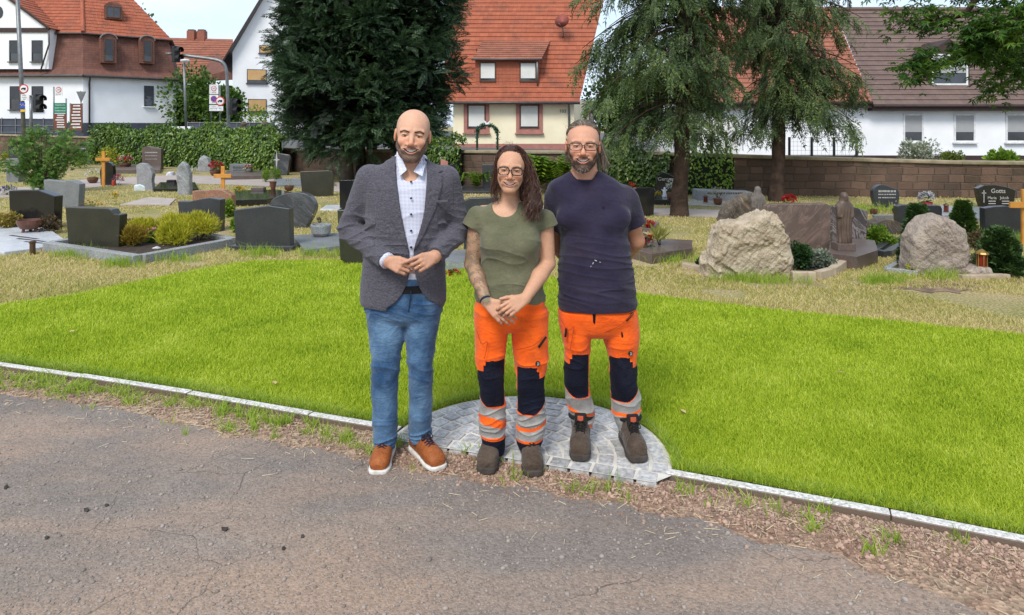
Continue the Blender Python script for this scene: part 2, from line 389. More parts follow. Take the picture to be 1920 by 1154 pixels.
for ri in range(8):
    r1, r0 = rings[ri], rings[ri + 1]; r0 = max(r0, .0); rm = (r1 + r0) / 2
    nseg = max(3, int(round(math.pi * rm / .108))); off = random.uniform(-.3, .3) / nseg
    edges = [0] + [(k + off + random.uniform(-.12, .12)) / nseg for k in range(1, nseg)] + [1]
    for k in range(nseg):
        a0, a1 = ka + math.pi * edges[k], ka + math.pi * edges[k + 1]; g = .0055
        pol = []
        for rr, aa in ((r0 + g, a0), (r1 - g, a0), (r1 - g, (a0 + a1) / 2), (r1 - g, a1), (r0 + g, a1)):
            s_ = g / max(rr, .05); aa = aa + (s_ if aa == a0 else -s_ if aa == a1 else 0)
            wob = random.uniform(-.004, .004)
            pol.append((PC[0] + (rr + wob) * math.cos(aa), PC[1] + (rr + wob) * math.sin(aa)))
        sett(np.array(pol))
# the straight front row follows the edging line
for k in range(13):
    t0, t1 = -PR + k * (2 * PR - .04) / 13 + .005, -PR + (k + 1) * (2 * PR - .04) / 13 - .005
    d = np.array([math.cos(ka), math.sin(ka)]); nn = np.array([-d[1], d[0]]); c = np.array(PC)
    sett(np.array([c + d * t0 - nn * .088, c + d * t1 - nn * .088, c + d * t1 - nn * .006, c + d * t0 - nn * .006]))
pav = tag(b.build('paving', SETT, bevel=0), kind='structure')
pts = [(PC[0] + (PR + .012) * math.cos(ka + math.pi * k / 30), PC[1] + (PR + .012) * math.sin(ka + math.pi * k / 30)) for k in range(31)]
d = np.array([math.cos(ka), math.sin(ka)]); nn = np.array([-d[1], d[0]])
pts += [tuple(np.array(PC) - d * (PR + .012) - nn * .092), tuple(np.array(PC) + d * (PR - .055) - nn * .089)]
sheet('paving_bed', pts, .0315, JOINT)

# ------------------------------------------------------------------ grass
def grassmat(name, stops, sc, trans=.35, seed=0):
    m, nt = newmat(name); o = N(nt, 'ShaderNodeTexCoord').outputs['Object']
    f = mth(nt, 'ADD', mth(nt, 'MULTIPLY', N(nt, 'ShaderNodeNewGeometry').outputs['Random Per Island'], .66), mth(nt, 'MULTIPLY', ramp(nt, noise(nt, sc, 5, .6, vec=o), [(.3, 0), (.7, 1)]), .34))
    finish(nt, ramp(nt, f, stops), .55, trans=trans, spec=.25); return m
LAWNM = grassmat('lawn_blade', [(0, (.09, .19, .008)), (.4, (.36, .47, .022)), (.75, (.51, .60, .05)), (1, (.71, .73, .19))], 1.6)
DRYM = grassmat('dry_blade', [(0, (.13, .20, .02)), (.3, (.33, .32, .06)), (.55, (.55, .46, .18)), (1, (.70, .58, .32))], .8, .3)
WEEDM = grassmat('weed_blade', [(0, (.15, .26, .02)), (.6, (.3, .42, .04)), (1, (.5, .5, .15))], 3, .35)
def stuff(name, label, V, Fc, m, cat, smooth=False):
    o = link(name, mesh_np(name, V, Fc, m, smooth)); tag(o, label, cat, kind='stuff'); return o
def out_pav(x, y): return np.hypot(x - PC[0], y - PC[1]) > PR + .015
n = 560000
x, y = sample_ground(n, LAWN, 2.5, 9.2, 2.2); k = out_pav(x, y); x, y = x[k], y[k]
h = np.clip(RNG.normal(.028, .007, len(x)), .012, .055) * (1 + .08 * patch(x, y, .8, 3)); w = np.maximum(.0032, y * .00085)
V, Fc = blades(x, y, np.full(len(x), .028), h, w, .55)
stuff('lawn_grass', 'bright green freshly mown lawn grass', V, Fc, LAWNM, 'grass')
# longer ragged fringe leaning over the edging and the paving
x = RNG.uniform(-8, 5, 20000); y = kerb_y(x) + .085 + np.abs(RNG.normal(0, .03, len(x)))
a = RNG.uniform(0, math.pi, 5000) + ka; rr = PR + .02 + np.abs(RNG.normal(0, .02, 5000))
x = np.concatenate([x, PC[0] + rr * np.cos(a)]); y = np.concatenate([y, PC[1] + rr * np.sin(a)]); k = out_pav(x, y) & (y > kerb_y(x) + .08); x, y = x[k], y[k]
V, Fc = blades(x, y, np.full(len(x), .028), np.clip(RNG.normal(.036, .013, len(x)), .015, .08), np.maximum(.0032, y * .0008), .9)
stuff('lawn_fringe', 'ragged longer grass along the lawn edge', V, Fc, WEEDM, 'grass')
CEM = [(-14, 8.2), (-9, 7), (-6, 6.45), G(0, 572), G(150, 550), G(300, 520), G(475, 490), G(640, 488), G(830, 494), G(1000, 516), G(1195, 551), G(1450, 582), G(1700, 606), G(1920, 630), (7.5, 5.3), (14, 8), (20, 14), (14, 19), (-14, 24), (-24, 24)]
x, y = sample_ground(270000, CEM, 5, 24, 2.0)
PATHS = [[G(*p) for p in q] for q in ([(60, 352), (140, 338), (330, 329), (560, 335), (650, 345), (660, 362), (600, 358), (560, 352), (330, 344), (200, 349), (60, 368)], [(1195, 404), (1400, 411), (1400, 396), (1200, 390), (1050, 386), (800, 376), (800, 388), (1050, 398)], [(0, 352), (60, 352), (60, 368), (0, 372)])]
keep = ~(in_poly(x, y, PATHS[0]) | in_poly(x, y, PATHS[1]) | in_poly(x, y, PATHS[2])) & (patch(x, y, .35, 5) + .6 * patch(x, y, 1.3, 8) < .8); x, y = x[keep], y[keep]
h = np.clip(RNG.normal(.026, .012, len(x)), .008, .09)
V, Fc = blades(x, y, np.zeros(len(x)), h, np.maximum(.003, y * .0009), 1.0)
stuff('dry_grass', 'patchy straw coloured grass between the graves', V, Fc, DRYM, 'grass')
# verge weeds in tufts
tx = RNG.uniform(-5.5, 3.6, 430); ty = kerb_y(tx) - np.abs(RNG.normal(0, .14, 430)) - .01
k = ((tx < -.55) | (RNG.uniform(0, 1, 430) < .22)) & in_poly(tx, ty, VERGE); tx, ty = tx[k], ty[k]
cnt = RNG.integers(8, 44, len(tx)); ii = np.repeat(np.arange(len(tx)), cnt); sp = RNG.uniform(.012, .05, len(tx))[ii]
x = tx[ii] + RNG.normal(0, 1, len(ii)) * sp; y = ty[ii] + RNG.normal(0, .7, len(ii)) * sp; k = in_poly(x, y, VERGE) & (y < kerb_y(x) - .004); x, y = x[k], y[k]
V, Fc = blades(x, y, np.full(len(x), .004), np.clip(RNG.normal(.042, .02, len(x)), .012, .12), RNG.uniform(.003, .006, len(x)), 1.1)
stuff('verge_weeds', 'sparse weeds and grass tufts on the gravel verge', V, Fc, WEEDM, 'weeds')
# dead straw on the verge and driveway
n = 1100; x = RNG.uniform(-3.8, 2.6, n); y = kerb_y(x) - np.abs(RNG.normal(.12, .22, n)) - .02
L = RNG.uniform(.015, .07, n); P_ = np.stack([x, y, np.full(n, .016)], 1)
tV = [(-.5, -.0009, 0), (.5, -.0009, 0), (.5, .0009, .001), (-.5, .0009, .001)]
r_ = rotz(RNG.uniform(0, 6.28, n)); V, Fc = scatter(tV, [(0, 1, 2, 3)], P_, r_, np.stack([L, np.full(n, 1.2), np.full(n, 1.)], 1))
stuff('straw', 'dead straw scattered along the driveway edge', V, Fc, mat('straw', (.62, .52, .34), (.4, .3, .18), 8, .9, island=True), 'straw')
# stones
def pebbles(n, tv=None):
    ph = (1 + 5 ** .5) / 2; v = np.array([(-1, ph, 0), (1, ph, 0), (-1, -ph, 0), (1, -ph, 0), (0, -1, ph), (0, 1, ph), (0, -1, -ph), (0, 1, -ph), (ph, 0, -1), (ph, 0, 1), (-ph, 0, -1), (-ph, 0, 1)]) / 1.9
    f = [(0, 11, 5), (0, 5, 1), (0, 1, 7), (0, 7, 10), (0, 10, 11), (1, 5, 9), (5, 11, 4), (11, 10, 2), (10, 7, 6), (7, 1, 8), (3, 9, 4), (3, 4, 2), (3, 2, 6), (3, 6, 8), (3, 8, 9), (4, 9, 5), (2, 4, 11), (6, 2, 10), (8, 6, 7), (9, 8, 1)]
    return v, f
pv, pf = pebbles(0)
x, y = sample_ground(11000, AS + [(8, -8), (-30, -8)], 2.3, 6, 2.0)
s_ = np.clip(RNG.lognormal(math.log(.0032), .45, len(x)), .0016, .011)
V, Fc = scatter(pv, pf, np.stack([x, y, .012 + s_ * .15], 1), rotz(RNG.uniform(0, 6.28, len(x))), np.stack([s_ * RNG.uniform(.8, 1.5, len(x)), s_, s_ * .7], 1))
stuff('asphalt_grit', 'loose grit and exposed stones in the driveway surface', V, Fc, mat('grit', (.33, .28, .24), (.17, .142, .12), 0, .9, island=True), 'grit', True)
n = 34000; x = RNG.uniform(-5.5, 4.2, n); y = kerb_y(x) - RNG.uniform(0, 1, n) * RNG.uniform(.05, .5, n)
k = in_poly(x, y, VERGE) & ((x > -.75) | (RNG.uniform(0, 1, n) < .35)); x, y = x[k], y[k]
s_ = np.clip(RNG.lognormal(math.log(.0040), .45, len(x)), .002, .014)
V, Fc = scatter(pv, pf, np.stack([x, y, .008 + s_ * .2], 1), frames(unit(len(x)) * [1, 1, .25], RNG.uniform(0, 6, len(x))), np.stack([s_ * 1.15, s_, s_ * .8], 1))
stuff('verge_gravel', 'reddish brown gravel along the lawn edging', V, Fc, mat('gravel', (.46, .31, .225), (.18, .115, .085), 0, .9, island=True), 'gravel')
CLOD = mat('clod', (.035, .03, .026), (.06, .05, .043), 30, .95, .6, 120)
def clod(px, py, r, label):
    X, Y = G(px, py); v = np.array(pv) * r; v = v * (1 + .25 * RNG.normal(size=(12, 1)))
    o = link('clod', mesh_np('clod', v, np.array(pf), CLOD)); o.location = (X, Y, .012 + r * .45); tag(o, label, 'clod', 'dark clods on the driveway')
for px, py, r, l in ((422, 1000, .013, 'dark asphalt clod in the middle left of the driveway'), (163, 964, .011, 'dark flat asphalt clod on the left driveway'), (200, 954, .009, 'small dark crumb right beside the flat clod'),
                     (88, 1016, .008, 'small dark clod near the lower left driveway'), (532, 1036, .009, 'small dark clod below the feet of the bald man'), (568, 1013, .008, 'small dark clod closest to the brown sneakers'), (12, 921, .011, 'brown stone at the far left driveway edge')): clod(px, py, r, l)
# cemetery paths
PATHM = mat('path_paving', (.40, .34, .30), (.33, .28, .25), 3, .9, .3, 60, .15)
for i_, p_ in enumerate(PATHS): sheet('path', p_, .008 + .0005 * (i_ == 2), PATHM)
# ------------------------------------------------------------------ organic surfaces: smooth-blended solids meshed on a grid
def spl(xs, ys, x):
    """monotone-ish cubic through (xs, ys)"""
    xs = np.asarray(xs, float); ys = np.asarray(ys, float)
    if xs[0] > xs[-1]: xs, ys = xs[::-1], ys[::-1]
    h = np.diff(xs); d = np.diff(ys) / h; m = np.zeros(len(xs)); m[0], m[-1] = d[0], d[-1]
    for i in range(1, len(xs) - 1): m[i] = 0 if d[i - 1] * d[i] <= 0 else 2 * d[i - 1] * d[i] / (d[i - 1] + d[i])
    x = np.clip(x, xs[0], xs[-1]); i = np.clip(np.searchsorted(xs, x) - 1, 0, len(h) - 1); t = (x - xs[i]) / h[i]
    return ys[i] * (1 + 2 * t) * (1 - t) ** 2 + h[i] * m[i] * t * (1 - t) ** 2 + ys[i + 1] * t * t * (3 - 2 * t) + h[i] * m[i + 1] * t * t * (t - 1)
class Field:
    """grid of signed distances; `fine` = (lo, hi, step) makes the cells smaller round the head"""
    def __init__(s, lo, hi, h, fine=None):
        s.lo = np.array(lo, float); s.hi = np.array(hi, float); s.h = h; s.ax = []
        for i in range(3):
            if fine is None: a = s.lo[i] + h * np.arange(math.ceil((hi[i] - lo[i]) / h) + 1)
            else: a = np.concatenate([np.arange(lo[i], fine[0][i] - h * .6, h), np.arange(fine[0][i], fine[1][i], fine[2]), np.arange(fine[1][i], hi[i] + h, h)])
            s.ax.append(a.astype(np.float32))
        s.n = np.array([len(a) for a in s.ax]); s.F = np.full(s.n, 9., np.float32)
    def win(s, lo, hi, m):
        a = [max(0, int(np.searchsorted(s.ax[i], lo[i] - m)) - 1) for i in range(3)]
        return a, [min(s.n[i], int(np.searchsorted(s.ax[i], hi[i] + m)) + 1) for i in range(3)]
    def op(s, prim, k, mode):
        f, lo, hi = prim; a, b = s.win(lo, hi, k + 2.5 * s.h)
        if any(b[i] <= a[i] for i in range(3)): return s
        sl = tuple(slice(a[i], b[i]) for i in range(3)); X, Y, Z = s.ax[0][sl[0]][:, None, None], s.ax[1][sl[1]][None, :, None], s.ax[2][sl[2]][None, None, :]
        d = f(X, Y, Z).astype(np.float32); A = s.F[sl]
        if mode == 'add':
            h = np.clip(.5 + .5 * (A - d) / k, 0, 1); s.F[sl] = A + (d - A) * h - k * h * (1 - h)
        elif mode == 'sub':
            h = np.clip(.5 - .5 * (A + d) / k, 0, 1); s.F[sl] = A * (1 - h) - d * h + k * h * (1 - h)
        elif mode == 'and':
            h = np.clip(.5 - .5 * (d - A) / k, 0, 1); s.F[sl] = d * (1 - h) + A * h + k * h * (1 - h)
        elif mode == 'push': s.F[sl] = A - d
        return s
    def add(s, p, k=.006): return s.op(p, k, 'add')
    def sub(s, p, k=.004): return s.op(p, k, 'sub')
    def push(s, f): return s.op((f, s.lo, s.hi + s.h), .0, 'push')
    def mesh(s):
        F = s.F; S = F < 0; n = s.n
        c = np.zeros(n - 1, np.int8)
        for dx in (0, 1):
            for dy in (0, 1):
                for dz in (0, 1): c += S[dx:n[0] - 1 + dx, dy:n[1] - 1 + dy, dz:n[2] - 1 + dz]
        I = np.argwhere((c > 0) & (c < 8)); ids = np.full(n - 1, -1, np.int32); ids[tuple(I.T)] = np.arange(len(I))
        cor = np.array([(i, j, k) for i in (0, 1) for j in (0, 1) for k in (0, 1)])
        val = np.stack([F[tuple((I + o).T)] for o in cor], 1)
        P = np.zeros((len(I), 3)); cnt = np.zeros(len(I))
        for a in range(8):
            for b in range(a + 1, 8):
                if np.abs(cor[a] - cor[b]).sum() != 1: continue
                m = (val[:, a] < 0) != (val[:, b] < 0); t = np.zeros(len(I)); t[m] = val[m, a] / (val[m, a] - val[m, b])
                P[m] += cor[a] + t[m, None] * (cor[b] - cor[a]); cnt[m] += 1
        U = I + P / cnt[:, None]; V = np.stack([np.interp(U[:, i], np.arange(n[i]), s.ax[i]) for i in range(3)], 1); Q = []
        for ax in range(3):
            o1, o2 = [(1, 2), (2, 0), (0, 1)][ax]
            lo = [slice(1, n[i] - 1) for i in range(3)]; lo[ax] = slice(0, n[ax] - 1); hi = list(lo); hi[ax] = slice(1, n[ax])
            A, B = S[tuple(lo)], S[tuple(hi)]
            for sgn in (0, 1):
                e = np.argwhere((A & ~B) if sgn == 0 else (~A & B)) + np.array([0 if i == ax else 1 for i in range(3)])
                d1 = np.zeros(3, int); d1[o1] = 1; d2 = np.zeros(3, int); d2[o2] = 1
                q = np.stack([ids[tuple((e - d1 - d2).T)], ids[tuple((e - d2).T)], ids[tuple(e.T)], ids[tuple((e - d1).T)]], 1)
                Q.append(q if sgn == 0 else q[:, ::-1])
        Q = np.concatenate(Q); return V, Q[(Q >= 0).all(1)]
def cap(a, b, ra, rb=None):
    a, b = np.array(a, float), np.array(b, float); rb = ra if rb is None else rb; d = b - a; L2 = max(d @ d, 1e-9); rm = max(ra, rb)
    def f(X, Y, Z):
        t = np.clip(((X - a[0]) * d[0] + (Y - a[1]) * d[1] + (Z - a[2]) * d[2]) / L2, 0, 1)
        return np.sqrt((X - a[0] - t * d[0]) ** 2 + (Y - a[1] - t * d[1]) ** 2 + (Z - a[2] - t * d[2]) ** 2) - (ra + (rb - ra) * t)
    return f, np.minimum(a, b) - rm, np.maximum(a, b) + rm
def ell(c, r, M=None):
    c, r = np.array(c, float), np.array(r, float); rm = r.max() if M is not None else r
    def f(X, Y, Z):
        x, y, z = X - c[0], Y - c[1], Z - c[2]
        if M is not None: x, y, z = (M[0][i] * x + M[1][i] * y + M[2][i] * z for i in range(3))
        k0 = np.sqrt((x / r[0]) ** 2 + (y / r[1]) ** 2 + (z / r[2]) ** 2); k1 = np.sqrt((x / r[0] ** 2) ** 2 + (y / r[1] ** 2) ** 2 + (z / r[2] ** 2) ** 2)
        return k0 * (k0 - 1) / np.maximum(k1, 1e-6)
    return f, c - rm, c + rm
def rbox(c, d, r=.005, M=None):
    c, d = np.array(c, float), np.array(d, float) / 2; rm = np.linalg.norm(d) if M is not None else d
    def f(X, Y, Z):
        x, y, z = X - c[0], Y - c[1], Z - c[2]
        if M is not None: x, y, z = (M[0][i] * x + M[1][i] * y + M[2][i] * z for i in range(3))
        q = [np.abs(v) - d[i] + r for i, v in enumerate((x, y, z))]
        return np.sqrt(sum(np.maximum(v, 0) ** 2 for v in q)) + np.minimum(np.maximum(np.maximum(q[0], q[1]), q[2]), 0) - r
    return f, c - rm, c + rm
def loft(rows, n=2.2):
    """rows of (z, cx, cy, rx, ry): an upright form with superelliptic sections"""
    rows = sorted(rows); T = np.array(rows, float); z0, z1 = T[0, 0], T[-1, 0]
    def f(X, Y, Z):
        z = np.ravel(Z); g = [spl(T[:, 0], T[:, i], z).reshape(Z.shape) for i in (1, 2, 3, 4)]
        q = (np.abs((X - g[0]) / g[2]) ** n + np.abs((Y - g[1]) / g[3]) ** n) ** (1 / n)
        return np.maximum((q - 1) * np.minimum(g[2], g[3]), np.maximum(Z - z1, z0 - Z))
    return f, (min(T[:, 1] - T[:, 3]), min(T[:, 2] - T[:, 4]), z0), (max(T[:, 1] + T[:, 3]), max(T[:, 2] + T[:, 4]), z1)
def local(prim, M, t):
    """a primitive written in its own axes, placed by rotation M and offset t"""
    f, lo, hi = prim; M = np.array(M); t = np.array(t, float)
    cs = np.array([[(lo, hi)[i][0], (lo, hi)[j][1], (lo, hi)[k][2]] for i in (0, 1) for j in (0, 1) for k in (0, 1)]) @ M.T + t
    def g(X, Y, Z):
        x, y, z = X - t[0], Y - t[1], Z - t[2]
        return f(*(M[0][i] * x + M[1][i] * y + M[2][i] * z for i in range(3)))
    return g, cs.min(0), cs.max(0)
def chain(fd, pts, rs, k=.01):
    for i in range(len(pts) - 1): fd.add(cap(pts[i], pts[i + 1], rs[i], rs[i + 1]), k)
def euler(x, y, z): return np.array((Matrix.Rotation(R(z), 3, 'Z') @ Matrix.Rotation(R(y), 3, 'Y') @ Matrix.Rotation(R(x), 3, 'X')))
def sm(x, a, b): t = np.clip((x - a) / (b - a), 0, 1); return t * t * (3 - 2 * t)
def fmesh(fd, name, m, parent, col=None, smooth=True):
    V, Q = fd.mesh(); return link(name, mesh_np(name, V, Q, m, smooth, col(V) if col else None), parent)
def split(fd, parts, parent, kind='trousers', colf=None):
    """one continuous surface cut into named parts: parts = [(name, material, mask(centres)->bool)], first hit wins"""
    V, Q = fd.mesh(); Cn = V[Q].mean(1); left = np.ones(len(Q), bool); out = []
    for name, m, mask in parts:
        k = left & (mask(Cn[:, 0], Cn[:, 1], Cn[:, 2]) if mask else True); left &= ~k
        if not k.any(): continue
        u, inv = np.unique(Q[k].ravel(), return_inverse=True)
        me = mesh_np(name, V[u], inv.reshape(-1, 4), m, True); out.append(link(name, me, parent))
    return out

# ------------------------------------------------------------------ hands, heads, glasses, hair
def hand(fd, wrist, mid, palm_n, thumb_dir, side, curl=(25, 35, 25), sc=1., spread=6, curls=None):
    """palm from the wrist towards `mid` (middle knuckle), back of the hand along palm_n; four bent fingers and a thumb.
    side=+1 puts the thumb on cross(palm axis, palm_n)"""
    w, m_ = np.array(wrist, float), np.array(mid, float); ax = m_ - w; L = np.linalg.norm(ax); ax /= L
    nrm = np.array(palm_n, float); nrm -= ax * (nrm @ ax); nrm /= np.linalg.norm(nrm); lat = np.cross(ax, nrm) * side
    tips = []; mids = []
    for i, u in enumerate((.030, .010, -.010, -.028)):                       # index .. little
        kn = w + ax * (L - (0, 0, .004, .011)[i]) + lat * u * sc
        fd.add(cap(w + lat * u * .55 * sc, kn, .0125 * sc, .0105 * sc), .012)
        d = ax * math.cos(R(spread * (1.5 - i) * .5)) + lat * math.sin(R(spread * (1.5 - i) * .5)); p = kn; ang = 0
        ln = [(.043, .026, .021), (.047, .029, .022), (.043, .027, .021), (.034, .021, .019)][i]
        cl = curls[i] if curls else curl
        for j in range(3):
            ang += cl[j]; dd = d * math.cos(R(ang)) - nrm * math.sin(R(ang)); q = p + dd * ln[j] * sc
            if j == 0: mids.append((p + (q - p) * .5, dd))
            fd.add(cap(p, q, (.0098, .0088, .008)[j] * sc, (.0088, .008, .0066)[j] * sc), .0035); p = q
        tips.append(p)
    th = np.array(thumb_dir, float); th /= np.linalg.norm(th); b0 = w + ax * L * .28 + lat * .022 * sc; b1 = b0 + (th * .6 + ax * .5 + lat * .35) / 1.1 * .036 * sc
    fd.add(cap(w + ax * .012 + lat * .012, b1, .014 * sc, .0115 * sc), .012)
    b2 = b1 + th * .032 * sc; b3 = b2 + (th * .9 + ax * .25 - nrm * .1) * .027 * sc
    fd.add(cap(b1, b2, .011 * sc, .0098 * sc), .004); fd.add(cap(b2, b3, .0098 * sc, .0075 * sc), .004)
    return tips, mids
LIP_U, LIP_L, LIP_M = (-.0560, .0040, -.0965), (-.0750, .0215, -.0945), (-.0648, .0120, -.098)   # (z, rise, y) of the lips and the opening
def head(fd, t, M, s, female=False, smile=1., wide=1.):
    """skull, jaw, cheeks, brow, eye sockets and lids, nose, smiling mouth, ears; face towards local -Y"""
    A = lambda p, k=.006: fd.add(local(p, M, t), k * s); D = lambda p, k=.004: fd.sub(local(p, M, t), k * s)
    S = lambda c: np.array(c) * s * np.array([wide, 1, 1]); E = lambda c, r, k=.006: A(ell(S(c), S(r)), k)
    jw = .93 if female else .98
    E((0, .022, .047), (.0765, .097, .080)); E((0, -.012, .02), (.070, .083, .075), .02)
    E((0, -.022, -.035), (.0585 * jw, .070, .072), .03)
    for q in (-1, 1): A(cap(S((q * .049 * jw, .0, -.045)), S((q * .016 * jw, -.062, -.096)), .020 * s, .019 * s), .03)
    E((0, -.072, -.096), (.021, .021, .018), .02)
    for q in (-1, 1):
        E((q * .038, -.064, -.025), (.025, .026, .021), .018)                  # cheek pushed up by the smile
        A(cap(S((q * .014, -.0865, .029)), S((q * .049, -.073, .027)), .0082 * s, .0075 * s), .012)   # brow
        D(ell(S((q * .031, -.100, .008)), S((.0185, .020, .0100))), .010)
        E((q * .031, -.0760, .0080), (.0170, .0140, .0115), .002)              # lids over the eyeball
        D(ell(S((q * .031, -.0920, .0062)), S((.0125, .010, .0026 if not female else .0034))), .001)
        E((q * .0795, .018, .0), (.008, .018, .031), .005); D(ell(S((q * .0875, .012, .004)), S((.005, .010, .018))), .004)   # ears
        E((q * .0130, -.098, -.035), (.0085, .010, .0075), .006)
        D(ell(S((q * .0065, -.106, -.0425)), S((.0035, .005, .004))), .002)
        A(cap(S((q * .022, -.087, -.034)), S((q * .040, -.074, -.062)), .007 * s, .007 * s), .012)   # smile fold
        D(cap(S((q * .0215, -.0965, -.040)), S((q * .0365, -.0845, -.062)), .0026 * s, .0022 * s), .005)
    A(cap(S((0, -.083, .020)), S((0, -.108, -.024)), .0072 * s, .0105 * s), .010); E((0, -.109, -.030), (.0115, .0105, .0095), .006)
    E((0, -.077, -.062), (.034, .018, .020), .015)
    w = .0295 * smile                                                        # the mouth: a rising curve, lips, an opening
    arc = lambda z0, up, y0: [S((x, y0 + 9.0 * x * x, z0 + up * (x / w) ** 2)) for x in np.linspace(-w, w, 11)]
    ar = arc(*LIP_U)
    for p, q in zip(ar, ar[1:]): A(cap(p, q, .0038 * s), .003)
    lo = arc(*LIP_L)
    for p, q in zip(lo, lo[1:]): A(cap(p, q, .0045 * s), .003)
    mid = arc(*LIP_M)
    for i, (p, q) in enumerate(zip(mid, mid[1:])):
        r = .0066 * s * (1 - abs((i + .5) / 5 - 1) ** 2 * .8)
        for dy in (0, .006, .011): D(cap(p + (0, dy * s, 0), q + (0, dy * s, 0), r), .001)
    return lambda V: (np.asarray(V) - np.array(t)) @ np.array(M) / s / np.array([wide, 1, 1])
def eyes_teeth(parent, t, M, s, wide, female, smile=1.):
    T = lambda p: np.array(t) + np.array(M) @ (np.array(p) * s * np.array([wide, 1, 1]))
    for q in (-1, 1):
        b = MB(); c = T((q * .031, -.0785, .0075)); prof = [(.0105 * math.sin(a) * s, -.0105 * math.cos(a) * s) for a in np.linspace(0, math.pi, 9)]
        b.lathe([(max(r, 0), z) for r, z in prof], tuple(c), 14); e = b.build('eye', mat('eye_white', (.42, .37, .33), rough=.2), parent, True)
        f = T((q * .031, -.0785 - .0098, .0066)); n_ = np.array(M) @ np.array([0, -1, 0.]); b = MB()
        b.tube([tuple(f - n_ * .003 * s), tuple(f + n_ * .0003 * s)], .0056 * s, 12); i_ = b.build('iris', mat('iris', (.05, .025, .012), rough=.1), e)
        if e.parent is None: e.parent = parent
    b = MB(); w = .0265 * smile; xs = np.linspace(-w, w, 11)
    up = [T((x, -.0905 + 9 * x * x, -.0575 + .007 * (x / w) ** 2)) for x in xs]; dn = [T((x, -.0900 + 9 * x * x, -.0680 + .017 * (x / w) ** 2)) for x in xs]
    for i in range(10): b.quad(up[i], up[i + 1], dn[i + 1], dn[i])
    b.build('teeth', mat('teeth', (.88, .84, .76), (.82, .76, .66), 60, .3), parent, True)
def glasses(parent, t, M, s, wide, w=.030, h=.0195, m=None, round_=.5, fr=.0018):
    T = lambda p: np.array(t) + np.array(M) @ (np.array(p) * s * np.array([wide, 1, 1]))
    g = MB(); ln = MB()
    for q in (-1, 1):
        c = (q * .0345, -.108, .004); P_ = []
        for a in np.linspace(0, 2 * math.pi, 29)[:-1]:
            e = 2 / (2 + 3 * (1 - round_)); x, z = math.copysign(abs(math.cos(a)) ** e, math.cos(a)) * w, math.copysign(abs(math.sin(a)) ** e, math.sin(a)) * h
            P_.append(T((c[0] + x, c[1] + .010 * abs(c[0] + x) / .06, c[2] + z)))
        g.tube(P_ + [P_[0]], fr * s, 6, False); ln.poly([tuple(p) for p in P_])
        g.tube([T((q * (.0345 + w), -.098, .012)), T((q * .077, -.088, .013)), T((q * .081, .0, .012)), T((q * .079, .02, .0))], .0019 * s, 6)
    g.tube([T((-.0345 + w, -.108, .008)), T((0, -.112, .011)), T((.0345 - w, -.108, .008))], fr * s, 6)
    o = g.build('glasses', m, parent, True, uv=False)
    if 'lens' not in MATS:
        lm, nt = newmat('lens'); tr = N(nt, 'ShaderNodeBsdfTransparent'); gl = N(nt, 'ShaderNodeBsdfGlossy', {'Roughness': .05})
        fr = N(nt, 'ShaderNodeFresnel', {'IOR': 1.4}); N(nt, 'ShaderNodeOutputMaterial', {'Surface': N(nt, 'ShaderNodeMixShader', {0: fr.outputs[0], 1: tr.outputs[0], 2: gl.outputs[0]}).outputs[0]}); MATS['lens'] = lm
    ln.build('lens', MATS['lens'], o, uv=False)
def strands(name, paths, w, m, parent, taper=.35):
    """hair as thin flat ribbons: paths (n,k,3)"""
    P_ = np.asarray(paths, np.float32); n, k, _ = P_.shape; tg = np.gradient(P_, axis=1)
    sd = np.cross(tg, RNG.normal(size=(n, 1, 3)) + np.array([0, -1.2, 0])); sd /= np.maximum(np.linalg.norm(sd, axis=2, keepdims=True), 1e-6)
    ww = (np.broadcast_to(np.asarray(w).reshape(-1, 1), (n, 1)) * np.linspace(1, taper, k)[None])[:, :, None] / 2
    V = np.stack([P_ - sd * ww, P_ + sd * ww], 2).reshape(-1, 3); i = np.arange(k - 1) * 2
    q = np.stack([i, i + 1, i + 3, i + 2], 1)[None] + (np.arange(n) * 2 * k)[:, None, None]
    return link(name, mesh_np(name, V, q.reshape(-1, 4), m, True), parent)
def skinmat(name):
    m, nt = newmat(name); o = N(nt, 'ShaderNodeTexCoord').outputs['Object']
    c = N(nt, 'ShaderNodeVertexColor', layer_name='Col').outputs[0]
    c = mix(nt, mth(nt, 'MULTIPLY', ramp(nt, noise(nt, 26, 4, .6, vec=o), [(.45, 0), (.75, 1)]), .35), c, mix(nt, .5, c, (.42, .13, .08)))
    c = mix(nt, .16, c, ramp(nt, noise(nt, 130, 5, .65, vec=o), [(.3, .2), (.7, .8)]), 'OVERLAY')
    finish(nt, c, ramp(nt, noise(nt, 30, 3, vec=o), [(.3, .5), (.7, .68)]), noise(nt, 420, 3, vec=o), .25, bdist=.0015, spec=.32, sss=.10); return m
SKIN = skinmat('skin')
